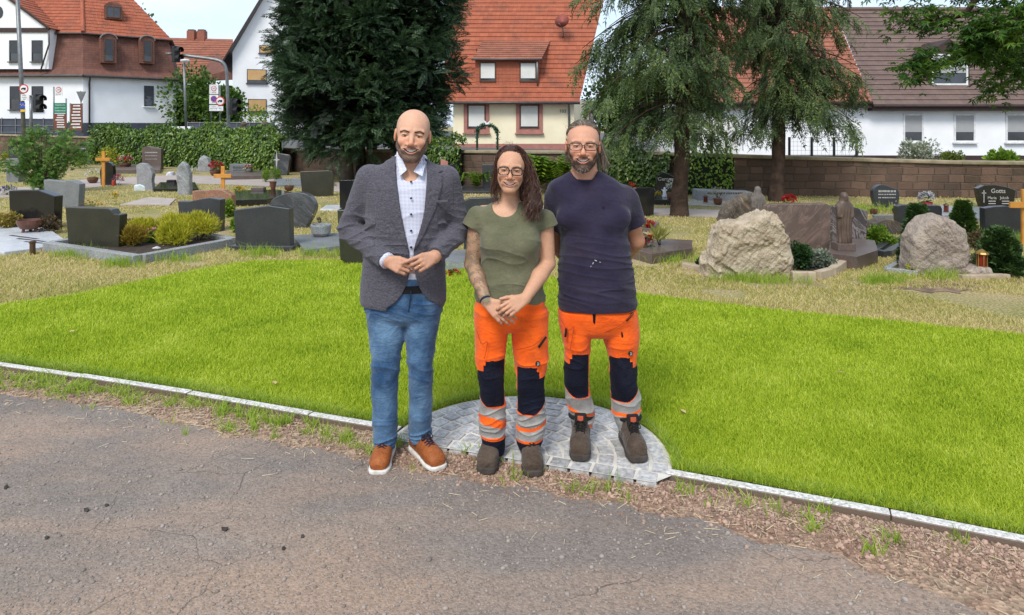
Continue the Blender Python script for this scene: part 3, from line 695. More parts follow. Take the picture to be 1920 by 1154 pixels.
def cloth(name, c1, c2=None, scale=25, weave=900, bump=.3, rough=.9, stripes=None, sheen=.15, soil=0, lo=.35, hi=.65):
    m, nt = newmat(name); o = N(nt, 'ShaderNodeTexCoord').outputs['Object']; c2 = c2 or tuple(v * .8 for v in c1)
    st = N(nt, 'ShaderNodeMapping', {'Vector': o, 'Scale': stripes or (1, 1, 1)}).outputs[0]
    c = mix(nt, ramp(nt, noise(nt, scale, 5, .6, vec=st), [(lo, 0), (hi, 1)]), c1, c2)
    if soil: c = mix(nt, mth(nt, 'MULTIPLY', ramp(nt, noise(nt, 7, 6, .65, vec=o), [(.52, 0), (.75, 1)]), soil), c, (.05, .035, .025))
    c = mix(nt, .4, c, ramp(nt, noise(nt, weave * .6, 2, vec=o), [(.3, .2), (.7, .8)]), 'OVERLAY')
    w1 = noise(nt, 11, 4, .6, 1.2, vec=N(nt, 'ShaderNodeMapping', {'Vector': o, 'Scale': (.7, .7, 1.5), 'Rotation': (0, .5, 0)}).outputs[0]); w2 = noise(nt, 26, 3, .5, .8, vec=o)
    rdg = mth(nt, 'ADD', mth(nt, 'MULTIPLY', mth(nt, 'ABSOLUTE', mth(nt, 'SUBTRACT', w1, .5)), 6), mth(nt, 'MULTIPLY', mth(nt, 'ABSOLUTE', mth(nt, 'SUBTRACT', w2, .5)), 2.5))
    finish(nt, c, rough, mth(nt, 'ADD', mth(nt, 'MULTIPLY', noise(nt, weave, 2, vec=st), .5), rdg), bump, bdist=.006, spec=.15, sheen=sheen); return m
def mixc(c, target, f): return c + (np.array(target) - c) * np.clip(f, 0, 1)[:, None]
def facecol(L, base, lip, female=False):
    """skin tone over the face in head-local metres: rosy cheeks, nose and ears, lips"""
    x, y, z = L.T; c = np.tile(np.array(base), (len(L), 1)); red = np.array(base) * (1.06, .74, .66)
    c = mixc(c, red, .6 * np.exp(-(((np.abs(x) - .040) / .02) ** 2 + ((z + .022) / .02) ** 2)) * (y < -.03))
    c = mixc(c, red, .6 * np.exp(-((x / .016) ** 2 + ((z + .028) / .014) ** 2)) * (y < -.09)); c = mixc(c, red, .55 * (np.abs(x) > .076) * (np.abs(z) < .04))
    f = (y < -.055) * (y > -.108 + 9 * x * x); w = .0295; zl, zb, zm = [l[0] + l[1] * (x / w) ** 2 for l in (LIP_U, LIP_L, LIP_M)]
    c = mixc(c, lip, .8 * f * (np.abs(x) < w * 1.05) * sm(z, zb - .0055, zb - .003) * (1 - sm(z, zl + .002, zl + .004)))
    c = mixc(c, (.05, .015, .012), .95 * (y > -.0945 + 9 * x * x) * f * (np.abs(x) < w * .95) * (np.abs(z - zm) < .0075))
    return c
def brow(c, L, col, th=.0042, a=.85):
    x, y, z = L.T; ax = np.abs(x); zb = .0235 + .0045 * sm(ax, .012, .034) - .008 * sm(ax, .036, .054)
    c = mixc(c, col, a * (y < -.05) * (ax > .011) * (ax < .054) * (1 - sm(np.abs(z - zb), th * .6, th * 1.1)))
    return mixc(c, np.array(col) * .5, .9 * (y < -.06) * (np.abs(ax - .031) < .0145) * (np.abs(z - .0098 + ((ax - .031) / .016) ** 2 * .003) < .0018))
# ------------------------------------------------------------------ buildings and walls
def uvtile(name, c1, c2, w, h, wear=(.1, .06, .045), wearamt=.35, wave=True, bump=.8, gap=.08, offset=0., mortar=None, coord='UV', rough=.75, bd=.03):
    """courses of tiles or blocks from metric UVs: colour per piece, gaps, roll of each tile as bump"""
    if name in MATS: return MATS[name]
    m, nt = newmat(name); t = N(nt, 'ShaderNodeTexCoord'); s_ = N(nt, 'ShaderNodeSeparateXYZ', {0: t.outputs[coord]})
    vv_ = s_.outputs[1]
    if mortar: vv_ = mth(nt, 'ADD', vv_, mth(nt, 'MULTIPLY', mth(nt, 'SUBTRACT', noise(nt, 2.2, 2), .5), .07))
    v = mth(nt, 'DIVIDE', vv_, h); row = mth(nt, 'FLOOR', v); fv = mth(nt, 'FRACT', v)
    sh = mth(nt, 'MULTIPLY', mth(nt, 'MODULO', row, 2), offset)
    if mortar: sh = mth(nt, 'ADD', sh, N(nt, 'ShaderNodeTexWhiteNoise', {'W': row}, noise_dimensions='1D').outputs[0])
    u = mth(nt, 'ADD', mth(nt, 'DIVIDE', s_.outputs[0], w), sh); col_ = mth(nt, 'FLOOR', u); fu = mth(nt, 'FRACT', u)
    cell = N(nt, 'ShaderNodeCombineXYZ', {0: col_, 1: row})
    rnd = N(nt, 'ShaderNodeTexWhiteNoise', {'Vector': cell.outputs[0]}, noise_dimensions='3D').outputs[0]
    f = mth(nt, 'ADD', mth(nt, 'MULTIPLY', rnd, .6), mth(nt, 'MULTIPLY', noise(nt, 1.2, 5), .4))
    c = mix(nt, f, c1, c2); c = mix(nt, mth(nt, 'MULTIPLY', ramp(nt, noise(nt, 1.1, 6, .65), [(.48, 0), (.7, 1)]), wearamt), c, wear)
    gv = ramp(nt, fv, [(0, 0), (gap, 1)] if not mortar else [(0, 0), (gap, 1), (1 - gap, 1), (1, 0)]); gu = ramp(nt, fu, [(0, 0), (gap * h / w, 1), (1 - gap * h / w, 1), (1, 0)])
    g = mth(nt, 'MULTIPLY', gv, gu)
    if mortar: c = mix(nt, g, mortar, c)
    hgt = mth(nt, 'SUBTRACT', mth(nt, 'MULTIPLY', g, .6), mth(nt, 'MULTIPLY', fv, .6 if not mortar else 0))
    if wave: hgt = mth(nt, 'ADD', hgt, mth(nt, 'MULTIPLY', mth(nt, 'SINE', mth(nt, 'MULTIPLY', fu, 6.283)), .35))
    hgt = mth(nt, 'ADD', hgt, mth(nt, 'MULTIPLY', noise(nt, 25, 5), .35))
    finish(nt, c, rough, hgt, bump, bdist=bd, spec=.2); MATS[name] = m; return m
ROOFR = uvtile('red_roof_tiles', (.40, .125, .065), (.29, .082, .045), .24, .33, wearamt=.45)
ROOFO = uvtile('orange_roof_tiles', (.34, .135, .085), (.24, .09, .055), .24, .33, wearamt=.5)
ROOFB = uvtile('brown_roof_tiles', (.17, .115, .095), (.125, .085, .075), .26, .34, wear=(.3, .22, .18), wearamt=.2)
SHING = uvtile('brown_shingles', (.20, .095, .07), (.15, .065, .048), .22, .17, wave=False, wearamt=.55, wear=(.05, .035, .03))
SHINGR = uvtile('red_shingles', (.40, .125, .07), (.33, .10, .055), .2, .2, wave=False, wearamt=.1)
BLOCK = uvtile('sandstone_blocks', (.215, .135, .095), (.075, .05, .037), .36, .18, wear=(.05, .046, .03), wearamt=.75, wave=False, gap=.07, mortar=(.20, .165, .125), rough=.95, bump=1, bd=.04)
WHITEW = mat('white_render', (.86, .86, .86), (.78, .78, .77), .8, .9, .25, 60, .15); CREAMW = mat('cream_render', (.90, .81, .58), (.80, .70, .48), .7, .9, .25, 60, .15)
DARKP = mat('dark_plinth', (.065, .072, .095), (.05, .055, .07), 3, .8); BROWNP = mat('brown_trim', (.055, .03, .024), (.035, .02, .017), 5, .6)
PINKS = mat('pink_sandstone', (.42, .19, .15), (.34, .15, .12), 4, .85, .2, 60); WOODW = mat('brown_window', (.13, .06, .03), (.08, .035, .02), 6, .5)
GLASSD = mat('window_glass', (.02, .024, .03), (.045, .05, .06), 1.5, .08, spec=.8); GREYF = mat('grey_window', (.05, .055, .065), (.04, .045, .05), 4, .5)
m, nt = newmat('roller_shutter'); zc = N(nt, 'ShaderNodeSeparateXYZ', {0: N(nt, 'ShaderNodeTexCoord').outputs['Object']}).outputs[2]
sl = mth(nt, 'FRACT', mth(nt, 'MULTIPLY', zc, 18)); rs = ramp(nt, sl, [(0, 0), (.15, 1), (.85, 1), (1, 0)])
finish(nt, mix(nt, noise(nt, 2, 3), (.40, .40, .395), (.34, .34, .335)), .6, rs, .8, bdist=.01); SHUT = m
WSHUT = mat('white_blind', (.72, .71, .66), (.62, .61, .55), 1.2, .7); OSHUT = mat('orange_blind', (.58, .36, .16), (.50, .30, .13), 2, .7); GUT = mat('gutter_metal', (.10, .085, .08), (.07, .06, .055), 4, .45, metal=.3)
STEEL = mat('galvanised_steel', (.22, .23, .23), (.16, .165, .165), 5, .45, metal=.5); WFRAME = mat('white_window_frame', (.78, .78, .77), rough=.4)
COPE = mat('wall_coping', (.34, .27, .18), (.17, .15, .085), 3, .95, .5, 40)
# street and far land beyond the cemetery wall: it climbs to the left
def zst(x): return float(np.interp(x, [-45, -30, -25, -5, 0, 6, 22, 40], [1.15, 1.1, 1.05, .6, .5, .25, .05, .0]))
WALLP = [(-48, 46), (-34, 40.5), (-20, 33.5), (-8.3, 25.8), (-1.7, 19.6), (3.9, 17.2), (6.2, 16.9), (10.8, 16.4), (26, 15.4)]
b = MB(); xs = np.linspace(-48, 26, 60); yw = np.interp(xs, [p[0] for p in WALLP], [p[1] for p in WALLP])
for i in range(59):
    a, c = xs[i], xs[i + 1]; b.quad((a, yw[i] + .3, zst(a)), (c, yw[i + 1] + .3, zst(c)), (c * 1.5, 70, zst(c)), (a * 1.5, 70, zst(a)))
    b.quad((a * 1.5, 70, zst(a)), (c * 1.5, 70, zst(c)), (c * 6, 400, -.5), (a * 6, 400, -.5))
tag(b.build('street', mat('street_asphalt', (.11, .105, .10), (.08, .078, .075), 2, .9, .3, 60), smooth=True), kind='structure')
def wall_run(label, pts, hts, th=.34):
    t = thing('stone_wall', label, 'wall', (*pts[0], 0)); b = MB(); cp = MB()
    for (p, q, h0, h1) in zip(pts, pts[1:], hts, hts[1:]):
        d = Vector((q[0] - p[0], q[1] - p[1], 0)); n = Vector((-d.y, d.x, 0)).normalized() * th; P, Q_ = Vector((*p, 0)), Vector((*q, 0))
        Z = Vector((0, 0, 1)); lo = Vector((0, 0, -.2))
        b.add([P + lo, Q_ + lo, Q_ + Z * h1, P + Z * h0, P + n + lo, Q_ + n + lo, Q_ + n + Z * h1, P + n + Z * h0], [(0, 1, 2, 3), (5, 4, 7, 6), (4, 0, 3, 7), (1, 5, 6, 2)])
        o = -n.normalized() * .05; o2 = n + n.normalized() * .05
        k = [P + o + Z * h0, Q_ + o + Z * h1, Q_ + o2 + Z * h1, P + o2 + Z * h0]; cp.add(k + [v + Z * .085 for v in k], [(3, 2, 1, 0), (4, 5, 6, 7), (0, 1, 5, 4), (2, 3, 7, 6), (3, 0, 4, 7), (1, 2, 6, 5)])
    b.build('wall', BLOCK, t, True); cp.build('coping', COPE, t, True, bevel=.015); return t
wall_run('long reddish sandstone block wall behind the right-hand graves and conifers', [(3.9, 17.2), (6.2, 16.9), (10.8, 16.4), (26, 15.4)], [.975, .915, .80, .70])
wall_run('sandstone block wall section behind the woman, ivy at both ends', [(-8.3, 25.8), (-1.7, 19.6), (3.9, 17.23)], [.78, .95, .99])
wall_run('sandstone block wall at the far left behind the hedge', [(-48, 46), (-34, 40.5), (-20, 33.5), (-8.3, 25.83)], [1.35, 1.25, 1.1, .80])
# ---- building tools
def facade(p, q):
    """frame of a facade from p to q seen from the front: returns at(u, w, out) and its heading"""
    d = Vector((q[0] - p[0], q[1] - p[1], 0)); L = d.length; d /= L; n = Vector((d.y, -d.x, 0)); rz = math.atan2(d.y, d.x)
    return (lambda u, z, o=0: Vector((p[0], p[1], 0)) + d * u + n * o + Vector((0, 0, z))), rz, L
def upx(p, q, px):
    """where along facade p-q the photo column px lies"""
    k = (px - 960) / F; dx, dy = q[0] - p[0], q[1] - p[1]; L = math.hypot(dx, dy); return (k * p[1] - p[0]) / (dx - k * dy) * L
def zpx(p, q, u, py): L = math.dist(p, q); Y = p[1] + (q[1] - p[1]) * u / L; return CAM_H - (py - HOR) / F * Y
def window(parent, fr, u0, u1, z0, z1, frame=WFRAME, fw=.06, blind=None, bl=1., sill=None, mull=False, surround=None, depth=.10, glass=GLASSD, sw=.16):
    at, rz, L = fr; c = (u0 + u1) / 2; w, h = u1 - u0, z1 - z0; b = MB()
    for uu, ww, zz, hh in ((u0 + fw / 2, fw, (z0 + z1) / 2, h), (u1 - fw / 2, fw, (z0 + z1) / 2, h), (c, w - 2 * fw, z1 - fw / 2, fw), (c, w - 2 * fw, z0 + fw / 2, fw)): b.box(at(uu, zz, .02), (ww, .07, hh), rz)
    if mull: b.box(at(c, (z0 + z1) / 2, .018), (fw * .8, .06, h - 2 * fw), rz)
    o = b.build('window', frame, parent, bevel=.006)
    MB().box(at(c, (z0 + z1) / 2, .006), (w - 1.6 * fw, .02, h - 1.6 * fw), rz).build('pane', glass, o)
    if blind: hb = (h - 2 * fw) * bl; MB().box(at(c, z1 - fw - hb / 2, .03), (w - 2 * fw - .01, .03, hb), rz).build('blind', blind, o)
    if sill: MB().box(at(c, z0 - .035, .07), (w + .14, .18, .07), rz).build('sill', sill, o, bevel=.008)
    if surround:
        s_ = MB()
        for uu, ww, zz, hh in ((u0 - sw / 2, sw, (z0 + z1) / 2, h + 2 * sw), (u1 + sw / 2, sw, (z0 + z1) / 2, h + 2 * sw), (c, w, z1 + sw / 2, sw), (c, w, z0 - sw / 2, sw)): s_.box(at(uu, zz, .03), (ww, .09, hh), rz)
        s_.box(at(c, z0 - sw - .04, .07), (w + 2 * sw + .12, .2, .08), rz); s_.build('surround', surround, o, bevel=.008)
    return o
def wallpoly(b, pts, z0, z1):
    n = len(pts); V = [(x, y, z0) for x, y in pts] + [(x, y, z1) for x, y in pts]
    return b.add(V, [(i, (i + 1) % n, (i + 1) % n + n, i + n) for i in range(n)])
def inset(pts, k, c=None):
    c = c or (sum(p[0] for p in pts) / len(pts), sum(p[1] for p in pts) / len(pts))
    o = []
    for p in pts: d = math.dist(p, c); o.append((p[0] + (c[0] - p[0]) * k / d, p[1] + (c[1] - p[1]) * k / d))
    return o
def pipe(name, m, parent, pts, r): b = MB(); b.tube(pts, r, 8); return b.build(name, m, parent, uv=False, smooth=True)
def tile_slope(name, m, parent, a, bq, c, d, rows, th=.035):
    """a real stepped tiled slope: eave a-b, ridge d-c; each course overlaps the one below"""
    a, bq, c, d = map(Vector, (a, bq, c, d)); n = (bq - a).cross(d - a).normalized(); B = MB()
    if n.z < 0: n = -n
    for i in range(rows):
        t0, t1 = i / rows, (i + 1.05) / rows; l0, r0, l1, r1 = a.lerp(d, t0), bq.lerp(c, t0), a.lerp(d, min(t1, 1)), bq.lerp(c, min(t1, 1))
        B.add([l0, r0, l0 + n * th, r0 + n * th, l1 + n * .004, r1 + n * .004], [(0, 1, 3, 2), (2, 3, 5, 4)])
    return B.build(name, m, parent, recalc=False)

# ---- house with the mansard roof (far left)
ph = [(-44, 46.2), (-28.9, 46), (-24.6, 50), (-28, 58), (-44, 58)]; h1 = thing('house', 'white house with brown shingled mansard and red tiled roof at far left', 'house', (-32, 50, 0))
b = MB(); wallpoly(b, ph, .6, 5.12); b.build('wall', WHITEW, h1)
b = MB(); wallpoly(b, inset(ph, -.03), .5, 1.95); b.build('plinth', DARKP, h1)
cH = (-33.5, 53); e0 = inset(ph, -.45, cH); e1 = inset(ph, .75, cH); b = MB(); n = 5; em = inset(ph, .1, cH)
for lo_, hi_, z0, z1 in ((e0, em, 5.12, 5.6), (em, e1, 5.6, 8.1)): b.add([(x, y, z0) for x, y in lo_] + [(x, y, z1) for x, y in hi_], [(i, (i + 1) % n, (i + 1) % n + n, i + n) for i in range(n)])
rf = b.build('mansard', SHING, h1)
e2 = inset(ph, .4, cH); e3 = inset(ph, 5.2, cH); zt_ = 12.2
for i in range(5): tile_slope('roof', ROOFR, h1, (*e2[i], 8.05), (*e2[(i + 1) % 5], 8.05), (*e3[(i + 1) % 5], zt_), (*e3[i], zt_), 16)
b = MB()
for q in (e2[1], ): b.tube([(*q, 8.12), (*e3[1], zt_ + .08)], .13, 8)
b.build('hip_ridge', ROOFR, h1)
b = MB()
for i in range(5): p_, q_ = e0[i], e0[(i + 1) % 5]; b.tube([(*p_, 5.1), (*q_, 5.1)], .10, 8); p_, q_ = e2[i], e2[(i + 1) % 5]; b.tube([(*p_, 8.03), (*q_, 8.03)], .06, 6)
b.build('gutter', GUT, h1, uv=False)
A, Bq = ph[0], ph[1]; frA = facade(A, Bq); frB = facade(ph[1], ph[2])
for px0, px1, y0, y1 in ((19, 38, 162, 206), (60, 81, 162, 206)): u0, u1 = upx(A, Bq, px0), upx(A, Bq, px1); window(h1, frA, u0, u1, zpx(A, Bq, u0, y1), zpx(A, Bq, u0, y0), GREYF, blind=GREYF, bl=.55, sill=GUT)
# projecting white gable bay
gp = [(-44, 45.6), (upx(A, Bq, 91) - 44 + 0.0, 45.75)]; g0, g1 = (-41.0, 45.7), (P3(91, 0, 45.75)[0], 45.75); frG = facade(g0, g1); LG = math.dist(g0, g1)
b = MB(); at = frG[0]; zs_ = 5.55; ze = 8.35
b.add([at(0, zs_), at(LG, zs_), at(LG, ze), at(LG - 3.4, ze + 2.45), at(0, ze + .3), at(0, zs_, -3), at(LG, zs_, -3), at(LG, ze, -3), at(LG - 3.4, ze + 2.45, -3), at(0, ze + .3, -3)], [(0, 1, 2, 3, 4), (1, 6, 7, 2)]); b.build('gable_wall', WHITEW, h1)
b = MB(); b.box(at(LG / 2, 8.15, .03), (LG + .1, .1, .30), frG[1]); b.tube([at(LG + .18, ze - .12, .14), at(LG - 3.4, ze + 2.55, .14)], .1, 6); b.build('gable_trim', BROWNP, h1)
b = MB(); b.tube([at(LG - 3.3, 9.35, -.02), at(LG - 3.3, 9.35, .04)], .27, 16); b.v = [(v[0], v[1], 9.35 + (v[2] - 9.35) * 1.5) for v in b.v]; b.build('round_window', GREYF, h1, uv=False)
tile_slope('gable_roof', ROOFR, h1, at(LG + .25, ze - .1, .25), at(LG + .25, ze - .1, -3.2), at(LG - 3.4, ze + 2.6, -3.2), at(LG - 3.4, ze + 2.6, .25), 12)
for px0, px1 in ((18, 37), (60, 80)): u0, u1 = upx(g0, g1, px0), upx(g0, g1, px1); window(h1, frG, u0, u1, zpx(g0, g1, u0, 116), zpx(g0, g1, u0, 76), GREYF, blind=GREYF, bl=.6, sill=GUT)
u0, u1 = upx(ph[1], ph[2], 270), upx(ph[1], ph[2], 288); window(h1, frB, u0, u1, zpx(ph[1], ph[2], u0, 200), zpx(ph[1], ph[2], u0, 161), GREYF, blind=GREYF, bl=.5, sill=WHITEW)
atB = frB[0]
for px0, px1, y0, y1, dz in ((188, 217, 63, 118, .55), (262, 288, 67, 119, .55)):     # arched dormers in the mansard
    u0, u1 = upx(ph[1], ph[2], px0), upx(ph[1], ph[2], px1); z0, z1 = zpx(ph[1], ph[2], u0, y1), zpx(ph[1], ph[2], u0, y0); c = (u0 + u1) / 2; w = (u1 - u0) / 2; b = MB()
    arc = [(-w, z0), (w, z0), (w, z1 - w * .7)] + [(w * math.cos(t), z1 - w * .7 + w * .7 * math.sin(t)) for t in np.linspace(0, math.pi, 9)][1:-1] + [(-w, z1 - w * .7)]
    b.prism(arc, Matrix.Translation(atB(c, 0, .22)) @ Matrix.Rotation(frB[1], 4, 'Z'), 1.3); dm = b.build('dormer', SHING, h1)
    b = MB(); b.tube([atB(c + a_[0] * 1.06, a_[1], .26) for a_ in arc[2:]], .05, 6); b.build('dormer_arch', STEEL, dm, uv=False)
    fr2 = (lambda u, z, o=0: atB(u, z, o + .22), frB[1], 1); window(dm, fr2, c - w * .62, c + w * .62, z0 + .12, z1 - w * .75, WOODW, blind=GREYF, bl=.72, depth=.05)
d0 = np.array(e2[1]) + (np.array(e2[2]) - np.array(e2[1])) * .36; frD = facade((P3(197, 0, 48.4)[0], 48.3), (P3(222, 0, 48.4)[0], 48.9)); b = MB(); L = frD[2]
z0, z1 = CAM_H - (36 - HOR) / F * 48.5, CAM_H - (4 - HOR) / F * 48.5
b.prism([(-L / 2, z0), (L / 2, z0), (L / 2, z1 - .25), (L / 4, z1), (-L / 4, z1), (-L / 2, z1 - .25)], Matrix.Translation(frD[0](L / 2, 0)) @ Matrix.Rotation(frD[1], 4, 'Z'), 2.2); dm = b.build('dormer', SHING, h1)
window(dm, frD, .12, L - .12, z0 + .1, z1 - .3, WOODW, mull=True)
pipe('downpipe', GUT, h1, [atB(.35, 5.05, .35), atB(.35, 4.7, .1), atB(.35, 1.2, .1)], .06); pipe('downpipe', GUT, h1, [at(LG + .1, 8.1, .15), at(LG + .1, 7.2, .1), at(LG - .4, 5.3, .25)], .05)

# ---- centre house: cream walls, bright red roof
Yc = 38.0; c0, c1 = (P3(850, 0, Yc)[0], Yc - .1), (P3(1077, 0, Yc)[0], Yc + .1); c2 = (P3(1114, 0, 45)[0], 45.0); h2 = thing('house', 'cream house with bright red tiled roof, wide dormer and satellite dish', 'house', (0, 42, 0)); frC = facade(c0, c1); at = frC[0]
ze = zpx(c0, c1, 3, 188); b = MB(); wallpoly(b, [c0, c1, c2, (c0[0], 46)], .2, ze + .1); b.build('wall', CREAMW, h2)
b = MB(); wallpoly(b, inset([c0, c1, c2, (c0[0], 46)], -.03), .1, zpx(c0, c1, 3, 270)); b.build('plinth', PINKS, h2)
Yr = 42.5; zr = ze + 7.2; el, er = at(-.6, ze - .15, .45), at(frC[2] + .22, ze - .15, .45); rl, rr_ = Vector((el.x, Yr, zr)), Vector((P3(1132, 0, 42)[0] + .25, Yr, zr))
tile_slope('roof', ROOFR, h2, el, er, rr_, rl, 26, .045)
pipe('gutter', GUT, h2, [at(-.6, ze - .17, .5), at(frC[2] + .25, ze - .17, .5)], .085)
pipe('downpipe', STEEL, h2, [at(frC[2] - .35, ze - .2, .4), at(frC[2] - .30, ze - .5, .1), at(frC[2] - .30, .4, .1)], .06)
def roofY(z): return Yc - .45 + (z - (ze - .15)) / (zr - ze + .15) * (Yr - Yc + .45)
zb, zt2 = CAM_H - (161 - HOR) / F * 38.15, CAM_H - (111 - HOR) / F * 38.15; d0, d1 = (P3(891, 0, 38.15)[0], 38.15), (P3(1010, 0, 38.2)[0], 38.2); frE = facade(d0, d1); L = frE[2]
b = MB(); ae = frE[0]; b.add([ae(0, zb), ae(L, zb), ae(L, zt2), ae(0, zt2), Vector((d0[0], roofY(zt2 + .9), zt2 + .9)), Vector((d1[0], roofY(zt2 + .9), zt2 + .9))], [(0, 1, 2, 3), (1, 5, 2), (0, 3, 4)]); dm = b.build('dormer', SHINGR, h2)
tile_slope('dormer_roof', ROOFO, dm, ae(-.15, zt2 - .02, .25), ae(L + .15, zt2 - .02, .25), Vector((d1[0] + .75, roofY(zt2 + 1.25) - .02, zt2 + 1.25)), Vector((d0[0] + .35, roofY(zt2 + 1.25) - .02, zt2 + 1.25)), 9)
pipe('dormer_gutter', GUT, dm, [ae(-.2, zt2 - .05, .28), ae(L + .2, zt2 - .05, .28)], .06); pipe('dormer_downpipe', STEEL, dm, [ae(L - .1, zt2 - .05, .2), ae(L - .06, zb, .06)], .05)
for px0, px1 in ((899, 930), (974, 1006)): u0, u1 = upx(d0, d1, px0), upx(d0, d1, px1); window(dm, frE, u0, u1, zpx(d0, d1, u0, 154), zpx(d0, d1, u0, 117), WOODW, fw=.07, blind=WSHUT, bl=.86)
for px0, px1 in ((876, 911), (974, 1011)): u0, u1 = upx(c0, c1, px0), upx(c0, c1, px1); window(h2, frC, u0, u1, zpx(c0, c1, u0, 243), zpx(c0, c1, u0, 196), WOODW, fw=.08, blind=WSHUT, bl=.93, surround=PINKS, sw=.19)
frS = facade(c1, c2); window(h2, frS, 5.2, 6.4, 1.0, 2.6, WOODW, blind=WSHUT, bl=.4, surround=PINKS)
text('103', .26, TM(*at(upx(c0, c1, 1055), zpx(c0, c1, 6, 209), .02)), BROWNP, h2, 'house_number', .01)
X, Y, Z = P3(1054, 40, 39.6); b = MB(); b.lathe([(0, -.10), (.18, -.085), (.33, -.03), (.42, .04)], n=20); q_ = Vector((-.35, -.9, .3)).normalized().to_track_quat('Z', 'Y'); b.v = [tuple(q_ @ Vector(v) + Vector((X, Y, Z))) for v in b.v]
dish = b.build('satellite_dish', mat('dish_red', (.33, .085, .06), rough=.5), smooth=True, uv=False); tag(dish, 'dark red satellite dish on the bright red roof', 'satellite dish')
pipe('mast', STEEL, dish, [(X, Y + .05, Z - .1), (X + .1, Y + .3, Z - .75), (X + .1, roofY(Z - .9) + .1, Z - .9)], .035); pipe('arm', STEEL, dish, [(X, Y, Z - .35), (X - .22, Y - .45, Z - .2)], .025)

# ---- right row: white walls, red roof on the left part, brown on the right
Yh = 33.0; r0, rm, r1 = (P3(1296, 0, 34)[0], 34.0), (P3(1627, 0, 33.2)[0], 33.2), (P3(2090, 0, 33)[0], 33.0)
h3 = thing('house', 'white house with dark brown tiled roof and grey roller shutters', 'house', (22, 36, 0)); h4 = thing('house', 'white house with weathered red roof behind the two conifers', 'house', (12, 36, 0))
for hh, p_, q_, mr, lab in ((h4, r0, rm, ROOFO, 0), (h3, rm, r1, ROOFB, 1)):
    fr = facade(p_, q_); at = fr[0]; ze = 2.72 if lab else 2.86; b = MB(); wallpoly(b, [p_, q_, (q_[0], 42), (p_[0], 42)], -.3, ze + .1); b.build('wall', WHITEW, hh)
    b = MB(); b.box(at(fr[2] / 2, .05, .015), (fr[2], .1, .5), fr[1]); b.build('plinth', BROWNP, hh)
    o_ = .0 if lab else .35
    a_, b_, Yr2, zr2 = at(-o_, ze, .5), at(fr[2] + .0, ze, .5), 37.8, 8.15
    tile_slope('roof', mr, hh, a_, b_, (b_.x + (.0 if lab else .55), Yr2, zr2), (a_.x + (.55 if lab else 1.6), Yr2, zr2), 21, .045)
    b = MB(); b.tube([(a_.x + (.55 if lab else 1.6), Yr2, zr2 + .05), (b_.x + .5, Yr2, zr2 + .05)], .12, 8); b.build('ridge', mr, hh)
    pipe('gutter', BROWNP, hh, [at(-o_, ze - .03, .55), at(fr[2], ze - .03, .55)], .09); MB().box(at(fr[2] / 2, ze - .16, .25), (fr[2], .5, .2), fr[1]).build('soffit', BROWNP, hh)
fr = facade(rm, r1)
for px0, px1 in ((1693, 1731), (1788, 1828), (1885, 1926)):
    u0, u1 = upx(rm, r1, px0), upx(rm, r1, px1); window(h3, fr, u0, u1, zpx(rm, r1, u0, 267), zpx(rm, r1, u0, 214), WFRAME, fw=.08, blind=SHUT, bl=.66, sill=WFRAME)
zb, zt2 = CAM_H - (165 - HOR) / F * 33.6, CAM_H - (98 - HOR) / F * 33.6; d0, d1 = (P3(1742, 0, 33.6)[0], 33.6), (P3(1818, 0, 33.6)[0], 33.6); frE = facade(d0, d1); L = frE[2]; ae = frE[0]; b = MB()
b.add([ae(0, zb), ae(L, zb), ae(L, zt2), ae(L * .5, zt2 + .65), ae(0, zt2)] + [ae(0, zb, -2.5), ae(L, zb, -2.5), ae(L, zt2, -2.5), ae(L * .5, zt2 + .65, -2.5), ae(0, zt2, -2.5)], [(0, 1, 2, 3, 4), (1, 6, 7, 2), (0, 4, 9, 5), (2, 7, 8, 3), (4, 3, 8, 9)]); dm = b.build('dormer', BROWNP, h3)
window(dm, frE, .12, L - .1, zb + .12, zt2 - .1, WFRAME, fw=.09, blind=SHUT, bl=.62)
fr = facade(r0, rm); u0, u1 = upx(r0, rm, 1397), upx(r0, rm, 1412); window(h4, (lambda u, z, o=0: fr[0](u, z, o - 2.0), fr[1], 1), u0 + .3, u1 + .7, 4.9, 6.1, WFRAME)
b = MB(); b.box(fr[0](upx(r0, rm, 1345), 1.1, .03), (2.0, .08, 2.3), fr[1]); b.build('garage_door', WSHUT, h4); b = MB(); b.box(fr[0](upx(r0, rm, 1306), 1.0, .03), (.5, .06, 2.2), fr[1]); b.build('door', GREYF, h4)
# ---- house beyond the traffic lights
h5 = thing('house', 'low house with brown tiled roof and two brick chimneys behind the traffic light', 'house', (-37, 66, 0)); a_, b_ = P3(300, 158, 64), P3(437, 150, 66); c_, d_ = P3(437, 74, 70), P3(312, 71, 70)
b = MB(); wallpoly(b, [(a_[0] - .5, 64.4), (b_[0] - .3, 66.3), (b_[0] - .3, 74), (a_[0] - .5, 74)], 0, a_[2]); b.build('wall', SHING, h5)
tile_slope('roof', ROOFO, h5, a_, b_, c_, d_, 18, .05)
for px in (360, 379): X, Y, Z = P3(px, 66, 70); b = MB(); b.box((X, Y, Z - .4), (.75, .75, 1.6)); ch = b.build('chimney', uvtile('chimney_brick', (.38, .12, .07), (.3, .09, .05), .22, .075, wave=False, mortar=(.3, .25, .2), gap=.12), h5); MB().box((X, Y, Z + .46), (.6, .6, .16)).build('chimney_cap', GUT, ch)
X, Y, Z = P3(412, 138, 65); b = MB(); b.add([(X - 2.6, Y, Z - .6), (X + 1.2, Y + .3, Z - .6), (X + 1.2, Y + .3, Z + .5), (X - 1.2, Y + 2.5, Z + 2.2)], [(0, 1, 2, 3)]); b.build('side_gable', SHING, h5)
